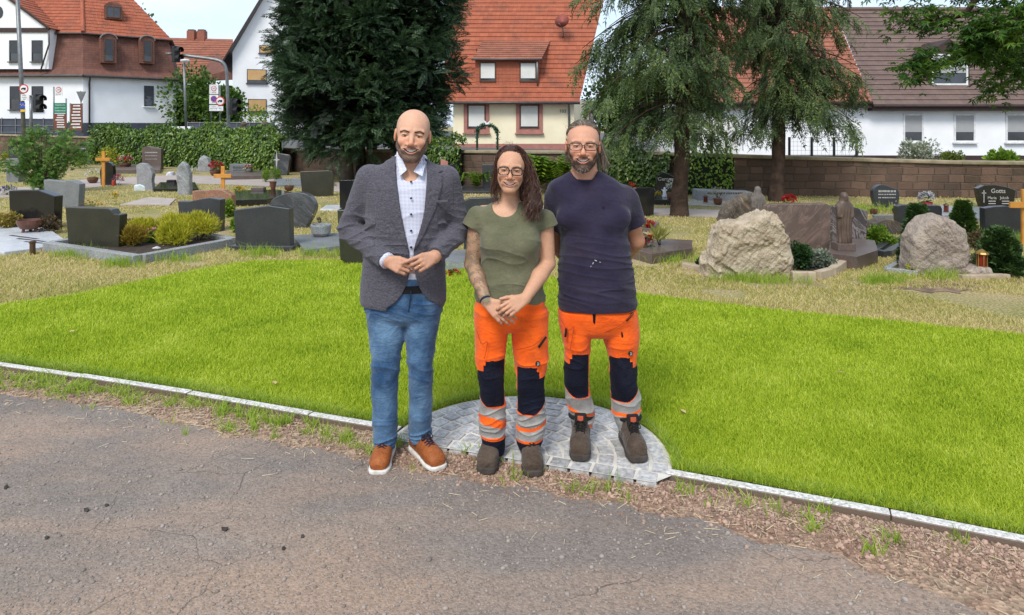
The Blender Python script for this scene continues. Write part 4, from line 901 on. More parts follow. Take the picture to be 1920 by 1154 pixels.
# ---- white gabled house behind the big tree
g0, g1 = (P3(436, 0, 52)[0], 52.0), (P3(600, 0, 54)[0], 54.0); h6 = thing('house', 'white gabled house with orange blinds half hidden by the big tree', 'house', (-18, 54, 0)); frF = facade(g0, g1); at = frF[0]; L = frF[2]
zeL, zP = zpx(g0, g1, 0, 98), zpx(g0, g1, 0, 98) + 6; b = MB(); b.add([at(0, .5), at(L, .5), at(L, zeL), at(L / 2, zP), at(0, zeL), at(0, .5, -9), at(0, zeL, -9)], [(0, 1, 2, 3, 4), (0, 4, 6, 5)]); b.build('wall', WHITEW, h6)
b = MB(); b.add([at(-.7, zeL - .75, .6), at(L / 2, zP + .35, .6), at(L / 2, zP + .1, .6), at(-.75, zeL - 1.0, .6)] + [at(-.7, zeL - .75, -9), at(L / 2, zP + .35, -9), at(L / 2, zP + .1, -9), at(-.75, zeL - 1.0, -9)], [(0, 1, 2, 3), (0, 4, 5, 1), (3, 2, 6, 7)]); b.build('roof', BROWNP, h6)
for px0, px1, y0, y1, bl in ((463, 500, 130, 156, .8), (465, 500, 186, 210, .98), (486, 520, 85, 100, 1)): u0, u1 = upx(g0, g1, px0), upx(g0, g1, px1); window(h6, frF, u0, u1, zpx(g0, g1, u0, y1), zpx(g0, g1, u0, y0), GREYF, fw=.05, blind=OSHUT, bl=bl, sill=GUT)
# ---- fences, bridge parapet
def fence(label, p, q, h, posts, m, panel=None, rails=3, cat='fence', z0=None):
    t = thing('fence', label, cat, (*p, 0)); fr = facade(p, q); at = fr[0]; L = fr[2]; zz = lambda u: zst(at(u, 0).x) if z0 is None else z0; ps = MB()
    for i in range(posts + 1): u = L * i / posts; MB().box(at(u, zz(u) + h / 2), (.05, .05, h), fr[1]).build('post', m, t)
    b = MB()
    if panel:
        MB().box(at(L / 2, zz(L / 2) + h * .55, -.04), (L, .03, h * .8), fr[1]).build('panel', panel, t)
        for k in range(rails): b.tube([at(0, zz(0) + h * (.2 + .75 * k / (rails - 1)), .03), at(L, zz(L) + h * (.2 + .75 * k / (rails - 1)), .03)], .015, 5)
    else:
        for k in range(rails): b.tube([at(0, zz(0) + h * (.1 + .88 * k / (rails - 1))), at(L, zz(L) + h * (.1 + .88 * k / (rails - 1)))], .003, 4)
        for k in range(int(L / .1)): b.tube([at(k * .1, zz(0) + .1 * h), at(k * .1, zz(0) + h)], .002, 4)
    b.build('rails', m, t, uv=False); return t
PAN = mat('grey_privacy_strip', (.07, .08, .10), (.055, .06, .075), 5, .6)
fence('grey mesh fence with dark privacy strips at the far left house', (P3(-60, 0, 43)[0], 43.5), (P3(104, 0, 43)[0], 43.2), 1.15, 6, STEEL, PAN)
fence('metal railing with dark panels beside the street right of the white house', (P3(352, 0, 44)[0], 44), (P3(520, 0, 44)[0], 43.5), .95, 7, STEEL, PAN, z0=1.05)
fence('thin dark wire mesh fence on the wall behind the right conifer', (P3(1480, 0, 17.5)[0], 17.5), (P3(1606, 0, 17.4)[0], 17.4), .62, 3, mat('dark_wire', (.03, .03, .03), rough=.5), rails=6, z0=.82)
fence('thin dark wire mesh fence in front of the white garage', (P3(1335, 0, 18)[0], 18), (P3(1362, 0, 18)[0], 18), .72, 1, MATS['dark_wire'], rails=6, z0=.85)
b = MB(); a_, c_ = P3(312, 238, 42), P3(352, 238, 42); b.box(((a_[0] + c_[0]) / 2, 42.2, 1.45), (1.6, .4, .5)); tag(b.build('low_wall', WHITEW, bevel=.02), 'low white concrete block above the hedge', 'wall')
for px in (457, 497): X, Y, Z = P3(px, 234, 32); b = MB(); b.box((X, Y, Z - .35), (.55, .55, .3)); b.box((X, Y, Z - .16), (.42, .42, .12)); b.lathe([(0, -.14), (.1, -.1), (.14, 0), (.1, .1), (0, .14)], (X, Y, Z + .02), 14); tag(b.build('gate_post', mat('post_stone', (.13, .09, .07), (.09, .065, .05), 8, .9)), 'stone gate post with ball top above the hedge, ' + ('left one' if px < 470 else 'right one beside the big tree'), 'gate post', 'stone gate posts')
# ---- street furniture
REDS = mat('sign_red', (.60, .03, .03), rough=.4); WHS = mat('sign_white', (.78, .78, .78), rough=.4); BLS = mat('sign_blue', (.03, .09, .42), rough=.4); BKS = mat('sign_black', (.015, .015, .015), rough=.5); GRS = mat('sign_green', (.01, .20, .11), rough=.4); BRS = mat('sign_brown', (.17, .055, .03), rough=.5); YLS = mat('sign_yellow', (.75, .45, .03), rough=.5)
def disc(parent, c, r, m, name, d=.01): b = MB(); b.tube([(c[0], c[1], c[2]), (c[0], c[1] - d, c[2])], r, 28); return b.build(name, m, parent, uv=False)
def plate(parent, c, w, h, m, name='plate', d=.012): b = MB(); b.box((c[0], c[1], c[2]), (w, d, h)); return b.build(name, m, parent, bevel=.003)
def truck_sign(parent, c, r):
    o = disc(parent, c, r, REDS, 'no_trucks_sign', .02); disc(o, (c[0], c[1] - .021, c[2]), r * .78, WHS, 'sign_face', .004); s_ = r
    b = MB(); y = c[1] - .03; b.box((c[0] + .1 * s_, y, c[2] + .08 * s_), (.75 * s_, .006, .34 * s_)); b.box((c[0] - .42 * s_, y, c[2] + .0 * s_), (.24 * s_, .006, .24 * s_))
    for q in (-.38, .15, .36): b.tube([(c[0] + q * s_, y - .003, c[2] - .16 * s_), (c[0] + q * s_, y + .003, c[2] - .16 * s_)], .1 * s_, 10)
    b.build('truck_symbol', BKS, o, uv=False); return o
Yp_ = 30.0; k_ = Yp_ / F
x0, _, z0 = P3(47, 250, Yp_); x1, _, z1 = P3(31, -40, Yp_); lp = thing('lamp_post', 'tall thin grey lamp post at the left edge with traffic signs', 'lamp post', (x0, Yp_, z0)); pipe('pole', STEEL, lp, [(x0, Yp_, z0 - 1.2), (x1, Yp_, z1)], .085)
X, Y, Z = P3(45, 167, Yp_ - .15); truck_sign(lp, (X, Y, Z), 8.6 * k_ * 1.0)
X, Y, Z = P3(46, 183, Yp_ - .14); pl = plate(lp, (X, Y, Z), 14 * k_, 13 * k_, WHS, 'supplementary_plate')
for i, s_ in enumerate(('Liefer-', 'verkehr', 'frei')): text(s_, .075, TM(X, Y - .008, Z + .09 - i * .085), BKS, pl, 'lettering', .001)
X, Y, Z = P3(42, 199, Yp_ - .14); pl = plate(lp, (X, Y, Z), 10 * k_, 13 * k_, BLS, 'route_plate'); b = MB()
for i in range(4): b.tube([(X - .08 + .055 * i, Y - .007, Z + .07 - .05 * (i % 2)), (X - .08 + .055 * i, Y - .01, Z + .07 - .05 * (i % 2))], .02, 8)
b.build('stars', YLS, pl, uv=False); X, Y, Z = P3(43, 207, Yp_ - .14); plate(lp, (X, Y, Z), 9 * k_, 6 * k_, YLS, 'yellow_plate')
def traffic_light(parent, c, s_, rz, n=2, name='signal_head'):
    b = MB(); b.box((0, 0, 0), (.30, .20, .36 * n)); o = b.build(name, BKS, parent, bevel=.02, uv=False)
    for i in range(n): h = MB(); a0 = [(.15 * math.cos(t), -.1, .15 * math.sin(t) + .17 * (n - 1) - .34 * i) for t in np.linspace(-.4, math.pi + .4, 12)]; h.add([v for v in a0] + [(v[0] * .95, v[1] - .26, v[2]) for v in a0], [(j, j + 1, j + 13, j + 12) for j in range(11)]); h.build('hood', BKS, o, uv=False, world=False)
    o.location = c; o.rotation_euler = (0, 0, rz); o.scale = (s_,) * 3
    if parent: o.matrix_parent_inverse = WM(parent).inverted()
    return o
tp = thing('traffic_light', 'dark pedestrian traffic light on a grey post left of the green sign', 'traffic light', (*P3(59, 250, 30)[:2], 1)); pipe('pole', STEEL, tp, [P3(59, 262, 30), P3(58, 179, 30)], .06); pipe('arm', STEEL, tp, [P3(57, 180, 29.95), P3(78, 186, 29.9)], .03)
traffic_light(tp, P3(72, 194, 29.8), 1.1, R(60), 2)
def text_rows(parent, c, w, rows, m, h0, dy, size):
    for i, s_ in enumerate(rows): text(s_, size, TM(c[0] - w * .42, c[1] - .012, c[2] + h0 - dy * i), m, parent, 'lettering', .001).data
sg = thing('direction_sign', 'green and brown direction board on two posts before the white house', 'sign', (*P3(114, 250, 29)[:2], 1)); k_ = 29 / F
for px in (101, 124): pipe('post', STEEL, sg, [P3(px, 250, 29), P3(px, 163 if px < 110 else 185, 29)], .03)
X, Y, Z = P3(113, 203, 28.95); pl = plate(sg, (X, Y, Z), 24 * k_, 19 * k_, GRS, 'green_board'); [text(s_, .085, TM(X, Y - .008, Z + .13 - i * .12), WHS, pl, 'lettering', .001) for i, s_ in enumerate(('Feuerwache', 'Sport Freizeit', 'Schwimmbad'))]
X, Y, Z = P3(113, 228, 28.95); pl = plate(sg, (X, Y, Z), 24 * k_, 29 * k_, BRS, 'brown_board'); b = MB()
for i in range(6): b.box((X + random.uniform(-.03, .03), Y - .01, Z + .26 - i * .1), (.40 - random.uniform(0, .14), .006, .04))
b.build('lettering', WHS, pl, uv=False)
X, Y, Z = P3(110, 171, 28.9); pl = plate(sg, (X, Y, Z), 15 * k_, 19 * k_, WHS, 'zone_sign'); o = disc(pl, (X, Y - .008, Z + .05), .12, REDS, 'ring', .006); disc(o, (X, Y - .015, Z + .05), .09, WHS, 'ring_face', .004); text('30', .12, TM(X, Y - .021, Z + .05), BKS, pl, 'number', .001); text('ZONE', .07, TM(X, Y - .008, Z - .14), BKS, pl, 'lettering', .001)
sg2 = thing('direction_sign', 'brown direction board on posts right of the green board', 'sign', (*P3(143, 250, 29)[:2], 1))
for px in (132, 154): pipe('post', STEEL, sg2, [P3(px, 250, 29), P3(px, 194, 29)], .03)
X, Y, Z = P3(143, 220, 28.95); pl = plate(sg2, (X, Y, Z), 22 * k_, 50 * k_, BRS, 'brown_board'); b = MB()
for i in range(8): b.box((X + random.uniform(-.03, .03), Y - .01, Z + .48 - i * .13), (.40 - random.uniform(0, .16), .006, .055))
b.build('lettering', WHS, pl, uv=False)
gw = thing('give_way_sign', 'back of a grey triangular give way sign on a thin post', 'sign', (*P3(154, 250, 31)[:2], 1)); pipe('post', STEEL, gw, [P3(154, 250, 31), P3(151, 171, 31)], .025)
X, Y, Z = P3(152, 172, 30.9); b = MB(); b.prism([(-.22, 0), (.22, 0), (0, -.52)], TM(X, Y, Z), .02); b.build('triangle', STEEL, gw)
tl = thing('traffic_light', 'grey mast with curved arm carrying a dark traffic light over the road', 'traffic light', (*P3(429, 245, 34)[:2], 1)); pipe('mast', STEEL, tl, crv([P3(429, 245, 34), P3(427, 190, 34), P3(425, 140, 34), P3(420, 121, 34), P3(406, 113, 34), P3(372, 108, 34), P3(342, 104, 34)], 5), .085)
traffic_light(tl, P3(330, 102, 33.9), 1.1, R(62), 2); pipe('camera_arm', STEEL, tl, [P3(322, 101, 33.9), P3(311, 101, 33.9)], .05); traffic_light(tl, P3(438, 200, 33.8), 1.1, R(60), 2)
sl_ = thing('street_lamp', 'slim street lamp with a small flat head before the green trees', 'street lamp', (*P3(349, 240, 40)[:2], 1)); pipe('pole', STEEL, sl_, [P3(349, 245, 40), P3(345, 118, 40)], .07); X, Y, Z = P3(347, 114, 39.7); b = MB(); b.lathe([(0, .10), (.2, .08), (.28, 0), (.16, -.1), (0, -.12)], (X, Y, Z), 16); b.build('lamp_head', WHS, sl_, uv=False, smooth=True)
zs = thing('zone_sign', 'tall sign post with zone 30, blue no parking and no trucks signs', 'sign', (*P3(408, 245, 33)[:2], 1)); k_ = 33 / F; pipe('post', STEEL, zs, [P3(413, 248, 33), P3(412, 160, 33)], .04); pipe('post', STEEL, zs, [P3(396, 240, 33), P3(396, 158, 33)], .03)
X, Y, Z = P3(401, 168, 32.9); pl = plate(zs, (X, Y, Z), 17 * k_, 18 * k_, WHS, 'zone_plate'); o = disc(pl, (X, Y - .008, Z + .04), .13, REDS, 'ring', .006); disc(o, (X, Y - .015, Z + .04), .10, WHS, 'ring_face', .004); text('30', .13, TM(X, Y - .021, Z + .04), BKS, pl, 'number', .001); text('ZONE', .075, TM(X, Y - .008, Z - .16), BKS, pl, 'lettering', .001)
X, Y, Z = P3(401, 187, 32.9); pl = plate(zs, (X, Y, Z), 17 * k_, 17 * k_, WHS, 'parking_plate'); o = disc(pl, (X, Y - .008, Z + .03), .15, REDS, 'ring', .006); disc(o, (X, Y - .015, Z + .03), .125, BLS, 'ring_face', .004); b = MB(); b.box((X, Y - .021, Z + .03), (.26, .004, .03), 0, 0, R(45)); b.build('stroke', REDS, o); text('ZONE', .07, TM(X, Y - .008, Z - .15), BKS, pl, 'lettering', .001)
X, Y, Z = P3(401, 203, 32.9); pl = plate(zs, (X, Y, Z), 17 * k_, 11 * k_, WHS, 'text_plate'); [text(s_, .06, TM(X, Y - .008, Z + .06 - .08 * i), BKS, pl, 'lettering', .001) for i, s_ in enumerate(('Parken in', 'Flächen erlaubt'))]
X, Y, Z = P3(413, 190, 32.8); truck_sign(zs, (X, Y, Z), 8.5 * k_); X, Y, Z = P3(413, 204, 32.8); pl = plate(zs, (X, Y, Z), 11 * k_, 9 * k_, WHS, 'supplementary_plate'); text('frei', .08, TM(X, Y - .008, Z), BKS, pl, 'lettering', .001)
# ------------------------------------------------------------------ trees, hedges, shrubs
def leafmat(name, stops, sc=1.2, trans=.25, rough=.5, spec=.3):
    if name in MATS: return MATS[name]
    m, nt = newmat(name); o = N(nt, 'ShaderNodeTexCoord').outputs['Object']
    f = mth(nt, 'ADD', mth(nt, 'MULTIPLY', N(nt, 'ShaderNodeNewGeometry').outputs['Random Per Island'], .6), mth(nt, 'MULTIPLY', ramp(nt, noise(nt, sc, 3, vec=o), [(.3, 0), (.7, 1)]), .4))
    finish(nt, ramp(nt, f, stops), rough, trans=trans, spec=spec); MATS[name] = m; return m
BARK = mat('bark', (.085, .056, .04), (.04, .027, .02), 7, .95, .9, 28, .1, bd=.03); BARKL = mat('pale_bark', (.20, .155, .115), (.12, .09, .065), 7, .95, .8, 28, .1, bd=.03)
def spray(n=11, L=.34, leaf=.085, w=.022, droop=.25, seed=0):
    """one flat feathery conifer spray along +Y: alternate narrow leaflets on a curved rib"""
    r = np.random.default_rng(seed); V = []; Fc = []
    for i in range(n):
        t = (i + .6) / n; y = L * t; z = -droop * L * t * t; l = leaf * (1.15 - .6 * abs(t - .4)) * r.uniform(.8, 1.2); ww = w * r.uniform(.8, 1.3)
        for s_ in (-1, 1):
            a = s_ * R(r.uniform(32, 58)); dx, dy = math.sin(a), math.cos(a); b = len(V); dz = r.uniform(-.35, .1)
            V += [(0, y, z), (dx * l * .5 - dy * ww * .5 * s_, y + dy * l * .5 + dx * ww * .5 * s_, z + dz * l * .3), (dx * l, y + dy * l, z + dz * l), (dx * l * .5 + dy * ww * .5 * s_, y + dy * l * .5 - dx * ww * .5 * s_, z + dz * l * .3 + .004)]
            Fc.append((b, b + 1, b + 2, b + 3))
    b = len(V); V += [(0, L * .85, -droop * L * .7), (.012, L, -droop * L), (0, L * 1.18, -droop * L * 1.5), (-.012, L, -droop * L)]; Fc.append((b, b + 1, b + 2, b + 3))
    return V, Fc
def foliage(name, m, parent, sets, rng=RNG):
    Vs, Fs, o = [], [], 0
    for (tV, tF), pos, rot, scl in sets:
        V, Fc = scatter(tV, tF, pos, rot, scl); Vs.append(V); Fs.append(Fc + o); o += len(V)
    return link(name, mesh_np(name, np.concatenate(Vs), np.concatenate(Fs), m), parent)
def trunk(parent, path, rad, m=BARK, name='trunk', root=True):
    b = MB(); P_ = crv(path, 5); rr = list(np.interp(np.linspace(0, 1, len(P_)), np.linspace(0, 1, len(rad)), rad)); n = 14
    b.tube(P_, rr, n); b.v = [(v[0] + .02 * math.sin(v[2] * 3 + v[0] * 40), v[1], v[2]) for v in b.v]; o = b.build(name, m, parent, smooth=True, uv=False); return o
SPR = [spray(11, .34, .085, .024, .3, k) for k in range(3)]
# ---- the big dense dark conifer
def big_tree():
    X, Y = G(672, 337); Y = 22.0; X = P3(672, 0, Y)[0]; t = thing('conifer', 'huge dense dark green conifer with several trunks behind the bald man', 'tree', (X, Y, 0), 0, 'tall conifers inside the wall')
    for px, r, m_, l in ((650, .20, BARKL, 0), (676, .15, BARK, .5), (697, .17, BARK, .8)): x = P3(px, 0, Y + l)[0]; trunk(t, [(x, Y + l, -.1), (x + .03, Y + l, 1.5), (x + .1, Y + l, 4), (x + .1, Y + l, 9)], [r * 1.15, r, r * .8, .05], m_)
    cx = P3(682, 0, Y)[0]; s_ = Y / F
    prof_z = [CAM_H - (py - HOR) * s_ for py in (330, 300, 270, 235, 200, 150, 100, 50, 0, -60, -200, -330)]
    xl = [max(8, 654 - p) * s_ for p in (640, 585, 548, 518, 500, 492, 495, 500, 492, 496, 520, 660)]; xr = [max(8, p - 702) * s_ for p in (715, 775, 828, 856, 868, 872, 876, 878, 874, 866, 840, 710)]
    prof_z, xl, xr = prof_z[::-1][::-1], xl, xr; rng = np.random.default_rng(5)
    nb = 620; z = rng.uniform(1.05, 11.0, nb); a = rng.uniform(0, 6.283, nb); keep = rng.uniform(0, 1, nb) < np.where(np.sin(a) < .3, 1, .45); z, a = z[keep], a[keep]; nb = len(z)
    rl, rr = np.interp(z, prof_z, xl), np.interp(z, prof_z, xr); ca, sa = np.cos(a), np.sin(a); rx = np.where(ca > 0, rr, rl); ry = np.minimum(rl, rr) * .95
    depth = rng.uniform(.80, 1.04, nb) ** 1.0 + .07 * np.sin(z * 2.3 + a * 3) ; tip = np.stack([cx + ca * rx * depth, Y + sa * ry * depth, z], 1)
    pos, dr, sc = [], [], []
    for k in range(nb):
        m_ = rng.integers(22, 36); out = np.array([ca[k], sa[k], .12]); side = np.array([-sa[k], ca[k], 0]); up = np.array([0, 0, 1.]); R_ = rng.uniform(.32, .62)
        q = rng.normal(size=(m_, 3)); q /= np.linalg.norm(q, axis=1, keepdims=True); q *= R_ * rng.uniform(.35, 1, (m_, 1)) ** .6
        p = tip[k] + q[:, :1] * side * 1.1 + q[:, 1:2] * up * .8 + q[:, 2:] * out * .5 - out * .25; d = q[:, :1] * side * 1.2 + (q[:, 1:2] * .8 + .12) * up + out * (.25 + .3 * rng.uniform(0, 1, (m_, 1))) + rng.normal(0, .18, (m_, 3))
        pos.append(p); dr.append(d); sc.append(rng.uniform(.75, 1.35, m_))
    pos, dr, sc = map(np.concatenate, (pos, dr, sc)); n = len(pos); g = rng.integers(0, 3, n)
    foliage('crown', leafmat('dark_conifer', [(0, (.010, .024, .013)), (.35, (.022, .052, .024)), (.7, (.055, .108, .042)), (1, (.12, .165, .06))], .9, .12, .5, .35), t, [(SPR[k], pos[g == k], frames(dr[g == k], rng.uniform(-1.2, 1.2, (g == k).sum())), sc[g == k]) for k in range(3)])
    # inner twig mass that keeps daylight from showing through
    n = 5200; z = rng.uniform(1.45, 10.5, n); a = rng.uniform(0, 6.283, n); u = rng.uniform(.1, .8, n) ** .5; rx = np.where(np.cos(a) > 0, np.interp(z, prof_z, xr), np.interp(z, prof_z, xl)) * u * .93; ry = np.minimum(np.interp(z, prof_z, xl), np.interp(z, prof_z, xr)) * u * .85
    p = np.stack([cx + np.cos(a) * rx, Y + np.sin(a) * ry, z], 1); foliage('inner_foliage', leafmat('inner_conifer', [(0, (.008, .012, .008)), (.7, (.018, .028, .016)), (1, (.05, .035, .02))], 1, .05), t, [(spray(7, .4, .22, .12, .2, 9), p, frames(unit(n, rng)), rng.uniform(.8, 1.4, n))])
big_tree()
# ---- the two drooping conifers on the right
def weeping(px, base, label, left, right, zlow, ztop, seed, lean=0, extra=()):
    X, Y = G(px, base); t = thing('conifer', label, 'tree', (X, Y, 0), 0, 'tall conifers inside the wall'); s_ = Y / F; rng = np.random.default_rng(seed)
    trunk(t, [(X - .02, Y, -.1), (X, Y, .25), (X + .03, Y, 1.2), (X + .05 + lean, Y + .02, 3), (X + .06 + lean, Y, 5), (X + .05 + lean, Y, ztop + 3)], [.24, .162, .138, .12, .10, .05])
    P_, D_, S_ = [], [], []; tw = MB(); NB = 128
    for k in range(NB):
        z = zlow + (ztop - zlow) * (k + rng.uniform(0, 1)) / NB; a = rng.uniform(0, 6.283)
        py = HOR - (z - CAM_H) / s_; L = np.interp(py, left[0], left[1]) if math.cos(a) < 0 else np.interp(py, right[0], right[1]); L = max(.35, L * s_ * .92) * rng.uniform(.55, 1.08)
        if k < 8 * len(extra): pass
        L *= 1 - .25 * abs(math.sin(a)); d = np.array([math.cos(a), math.sin(a), 0]); dip = rng.uniform(.22, .48) * L
        z0 = z + dip * .55; tt = np.linspace(0, 1, 9)[:, None]; c = np.array([X + .05, Y, z0]) + d * L * tt + np.array([0, 0, 1.]) * (.25 * L * tt - (dip + .30 * L) * tt ** 1.7)
        tw.tube([tuple(q) for q in c[::2]], [.035, .025, .018, .012, .006], 5)
        n = int(25 * L + 12); u = rng.uniform(.16, 1.02, n) ** .8; i = np.clip(u * 8, 0, 7.99).astype(int); f = (u * 8 - i)[:, None]; p = c[i] * (1 - f) + c[i + 1] * f
        sd = np.array([-d[1], d[0], 0]); q = rng.choice([-1, 1], n)[:, None]; off = rng.uniform(0, .30, (n, 1)) * q; p = p + sd * off - np.array([0, 0, 1.]) * (np.abs(off) * .7 + rng.uniform(0, .16, (n, 1)))
        dd = d * rng.uniform(.1, .9, (n, 1)) + sd * q * rng.uniform(.1, .8, (n, 1)) - np.array([0, 0, 1.]) * rng.uniform(.15, 1.1, (n, 1)); P_.append(p); D_.append(dd); S_.append(rng.uniform(.65, 1.15, n))
    P_, D_, S_ = map(np.concatenate, (P_, D_, S_)); n = len(P_); g = rng.integers(0, 2, n); T_ = [spray(10, .30, .080, .028, .5, 20), spray(8, .34, .070, .024, .7, 21)]
    foliage('crown', leafmat('drooping_conifer', [(0, (.014, .025, .010)), (.3, (.040, .066, .024)), (.65, (.088, .138, .036)), (.9, (.17, .22, .058)), (1, (.20, .155, .07))], 1.4, .2, .5, .35), t, [(T_[k], P_[g == k], frames(D_[g == k], rng.uniform(-.9, .9, (g == k).sum())), S_[g == k]) for k in range(2)])
    tw.build('branches', BARK, t, uv=False, smooth=True); return t
weeping(1275, 405, 'tall drooping conifer standing just right of the navy shirt man', ([-200, -40, 0, 70, 130, 180, 230, 262, 300], [150, 205, 215, 215, 215, 205, 165, 120, 90]), ([-200, -40, 0, 60, 150, 230, 262, 300], [150, 175, 170, 125, 110, 75, 60, 40]), 1.75, 6.9, 31)
weeping(1457, 378, 'drooping conifer farther back, before the brown roofed house', ([-200, -40, 0, 60, 130, 200, 260, 290], [150, 120, 118, 105, 108, 105, 100, 70]), ([-200, -40, 0, 40, 100, 180, 230, 260, 295], [200, 195, 180, 165, 170, 165, 150, 115, 70]), 1.85, 7.6, 32)
# ---- broad leaves
def leaf_tpl(kind='oval'):
    if kind == 'oval': return [(0, 0, 0), (.32, .35, .06), (.26, .72, .04), (0, 1.05, -.06), (-.26, .72, .04), (-.32, .35, .06)], [(0, 1, 2, 3), (0, 3, 4, 5)]
    if kind == 'quad': return [(0, 0, 0), (.38, .45, .07), (0, 1, -.03), (-.38, .45, .07)], [(0, 1, 2, 3)]
    if kind == 'needle': return [(0, 0, 0), (.09, .4, .02), (0, 1, 0), (-.09, .4, .02)], [(0, 1, 2, 3)]
    v = [(0, 0, 0)]                                                     # lobed maple-like leaf as five folded blades
    f = []
    for a, l in ((-95, .55), (-48, .85), (0, 1.05), (48, .85), (95, .55)):
        c, s_ = math.cos(R(a)), math.sin(R(a)); b = len(v); w = .22
        v += [(s_ * l * .45 + c * w * .6, .12 + c * l * .45 - s_ * w * .6, .04), (s_ * l, .12 + c * l, -.10), (s_ * l * .45 - c * w * .6, .12 + c * l * .45 + s_ * w * .6, .04)]; f.append((0, b, b + 1, b + 2))
    return v, f
OVAL, QUAD, NEED, MAPLE = leaf_tpl(), leaf_tpl('quad'), leaf_tpl('needle'), leaf_tpl('maple')
def shrub(name, label, cat, c, r, n, leaf, stops, tpl=QUAD, group=None, lumps=9, up=.25, seed=0, matname=None, stem=True, shell=.55, droop=0):
    """a rounded shrub: leaves spread over several overlapping lumps"""
    rng = np.random.default_rng(seed + 100); t = thing(name, label, cat, (c[0], c[1], c[2]), 0, group); r = np.array(r, float)
    lc = rng.normal(size=(lumps, 3)); lc /= np.linalg.norm(lc, axis=1, keepdims=True); lc *= rng.uniform(.25, .62, (lumps, 1)); lc[:, 2] = np.abs(lc[:, 2]) * .9 - .12; lr = rng.uniform(.38, .6, lumps)
    i = rng.integers(0, lumps, n); d = unit(n, rng); p = lc[i] + d * lr[i][:, None] * rng.uniform(shell, 1.05, (n, 1)); p = p * r + np.array(c) + np.array([0, 0, r[2] * .62]); k = p[:, 2] > c[2] + .01
    p, d = p[k], d[k]; n = len(p); dr = d + rng.normal(0, .45, (n, 3)) + np.array([0, 0, up - droop])
    foliage('leaves', leafmat(matname or 'leaf_' + name + str(seed), stops, 3, .3), t, [(tpl, p, frames(dr, rng.uniform(-1.5, 1.5, n)), leaf * rng.uniform(.7, 1.3, n))])
    if stem:
        b = MB()
        for _ in range(5): a = rng.uniform(0, 6.28); b.tube([(c[0], c[1], c[2] - .03), (c[0] + math.cos(a) * r[0] * .4, c[1] + math.sin(a) * r[1] * .4, c[2] + r[2] * .7)], [.018 * max(r[2], .5), .008], 5)
        b.build('stems', BARK, t, uv=False)
    return t
GRN = [(0, (.025, .055, .012)), (.4, (.06, .13, .02)), (.8, (.13, .22, .03)), (1, (.22, .30, .05))]
YGR = [(0, (.12, .15, .015)), (.4, (.26, .28, .02)), (.8, (.42, .40, .03)), (1, (.5, .42, .08))]
DKG = [(0, (.012, .03, .012)), (.5, (.03, .075, .02)), (1, (.08, .15, .035))]
LIM = [(0, (.06, .13, .015)), (.5, (.16, .28, .025)), (1, (.32, .42, .05))]
SIL = [(0, (.10, .13, .09)), (.5, (.22, .26, .18)), (1, (.42, .44, .36))]
# young leafy tree on the left
X, Y = G(84, 362); s_ = Y / F
def young():
    rng = np.random.default_rng(3); t = thing('young_tree', 'loose bright green young tree among the left graves', 'tree', (X, Y, 0)); P_, D_ = [], []; b = MB()
    for k in range(26):
        a = rng.uniform(-1, 1); tx = a * .85; h = rng.uniform(.75, 1.62) * (1 - .3 * abs(a)) + .05; c = crv([(X + rng.normal(0, .05), Y + rng.normal(0, .05), 0), (X + tx * .35, Y + rng.normal(0, .15), h * .5), (X + tx * .95 + rng.normal(0, .05), Y + rng.normal(0, .3), h), (X + tx * 1.05, Y + rng.normal(0, .3), h * 1.02)], 6); b.tube(c, list(np.linspace(.014, .003, len(c))), 5)
        c = np.array(c); n = 95; i = np.clip((rng.uniform(.2, 1, n) * (len(c) - 1)).astype(int), 0, len(c) - 1); P_.append(c[i] + rng.normal(0, .085, (n, 3))); D_.append(rng.normal(0, .6, (n, 3)) + (tx * .5, -.3, -.15))
    p, d = np.concatenate(P_), np.concatenate(D_); k = p[:, 2] > .03; p, d = p[k], d[k]
    foliage('leaves', leafmat('young_leaf', [(0, (.045, .11, .025)), (.5, (.12, .24, .045)), (1, (.28, .42, .09))], 2, .35), t, [(MAPLE, p, frames(d, rng.uniform(-1, 1, len(p))), .085 * rng.uniform(.7, 1.3, len(p)))]); b.build('stems', BARK, t, uv=False)
young()
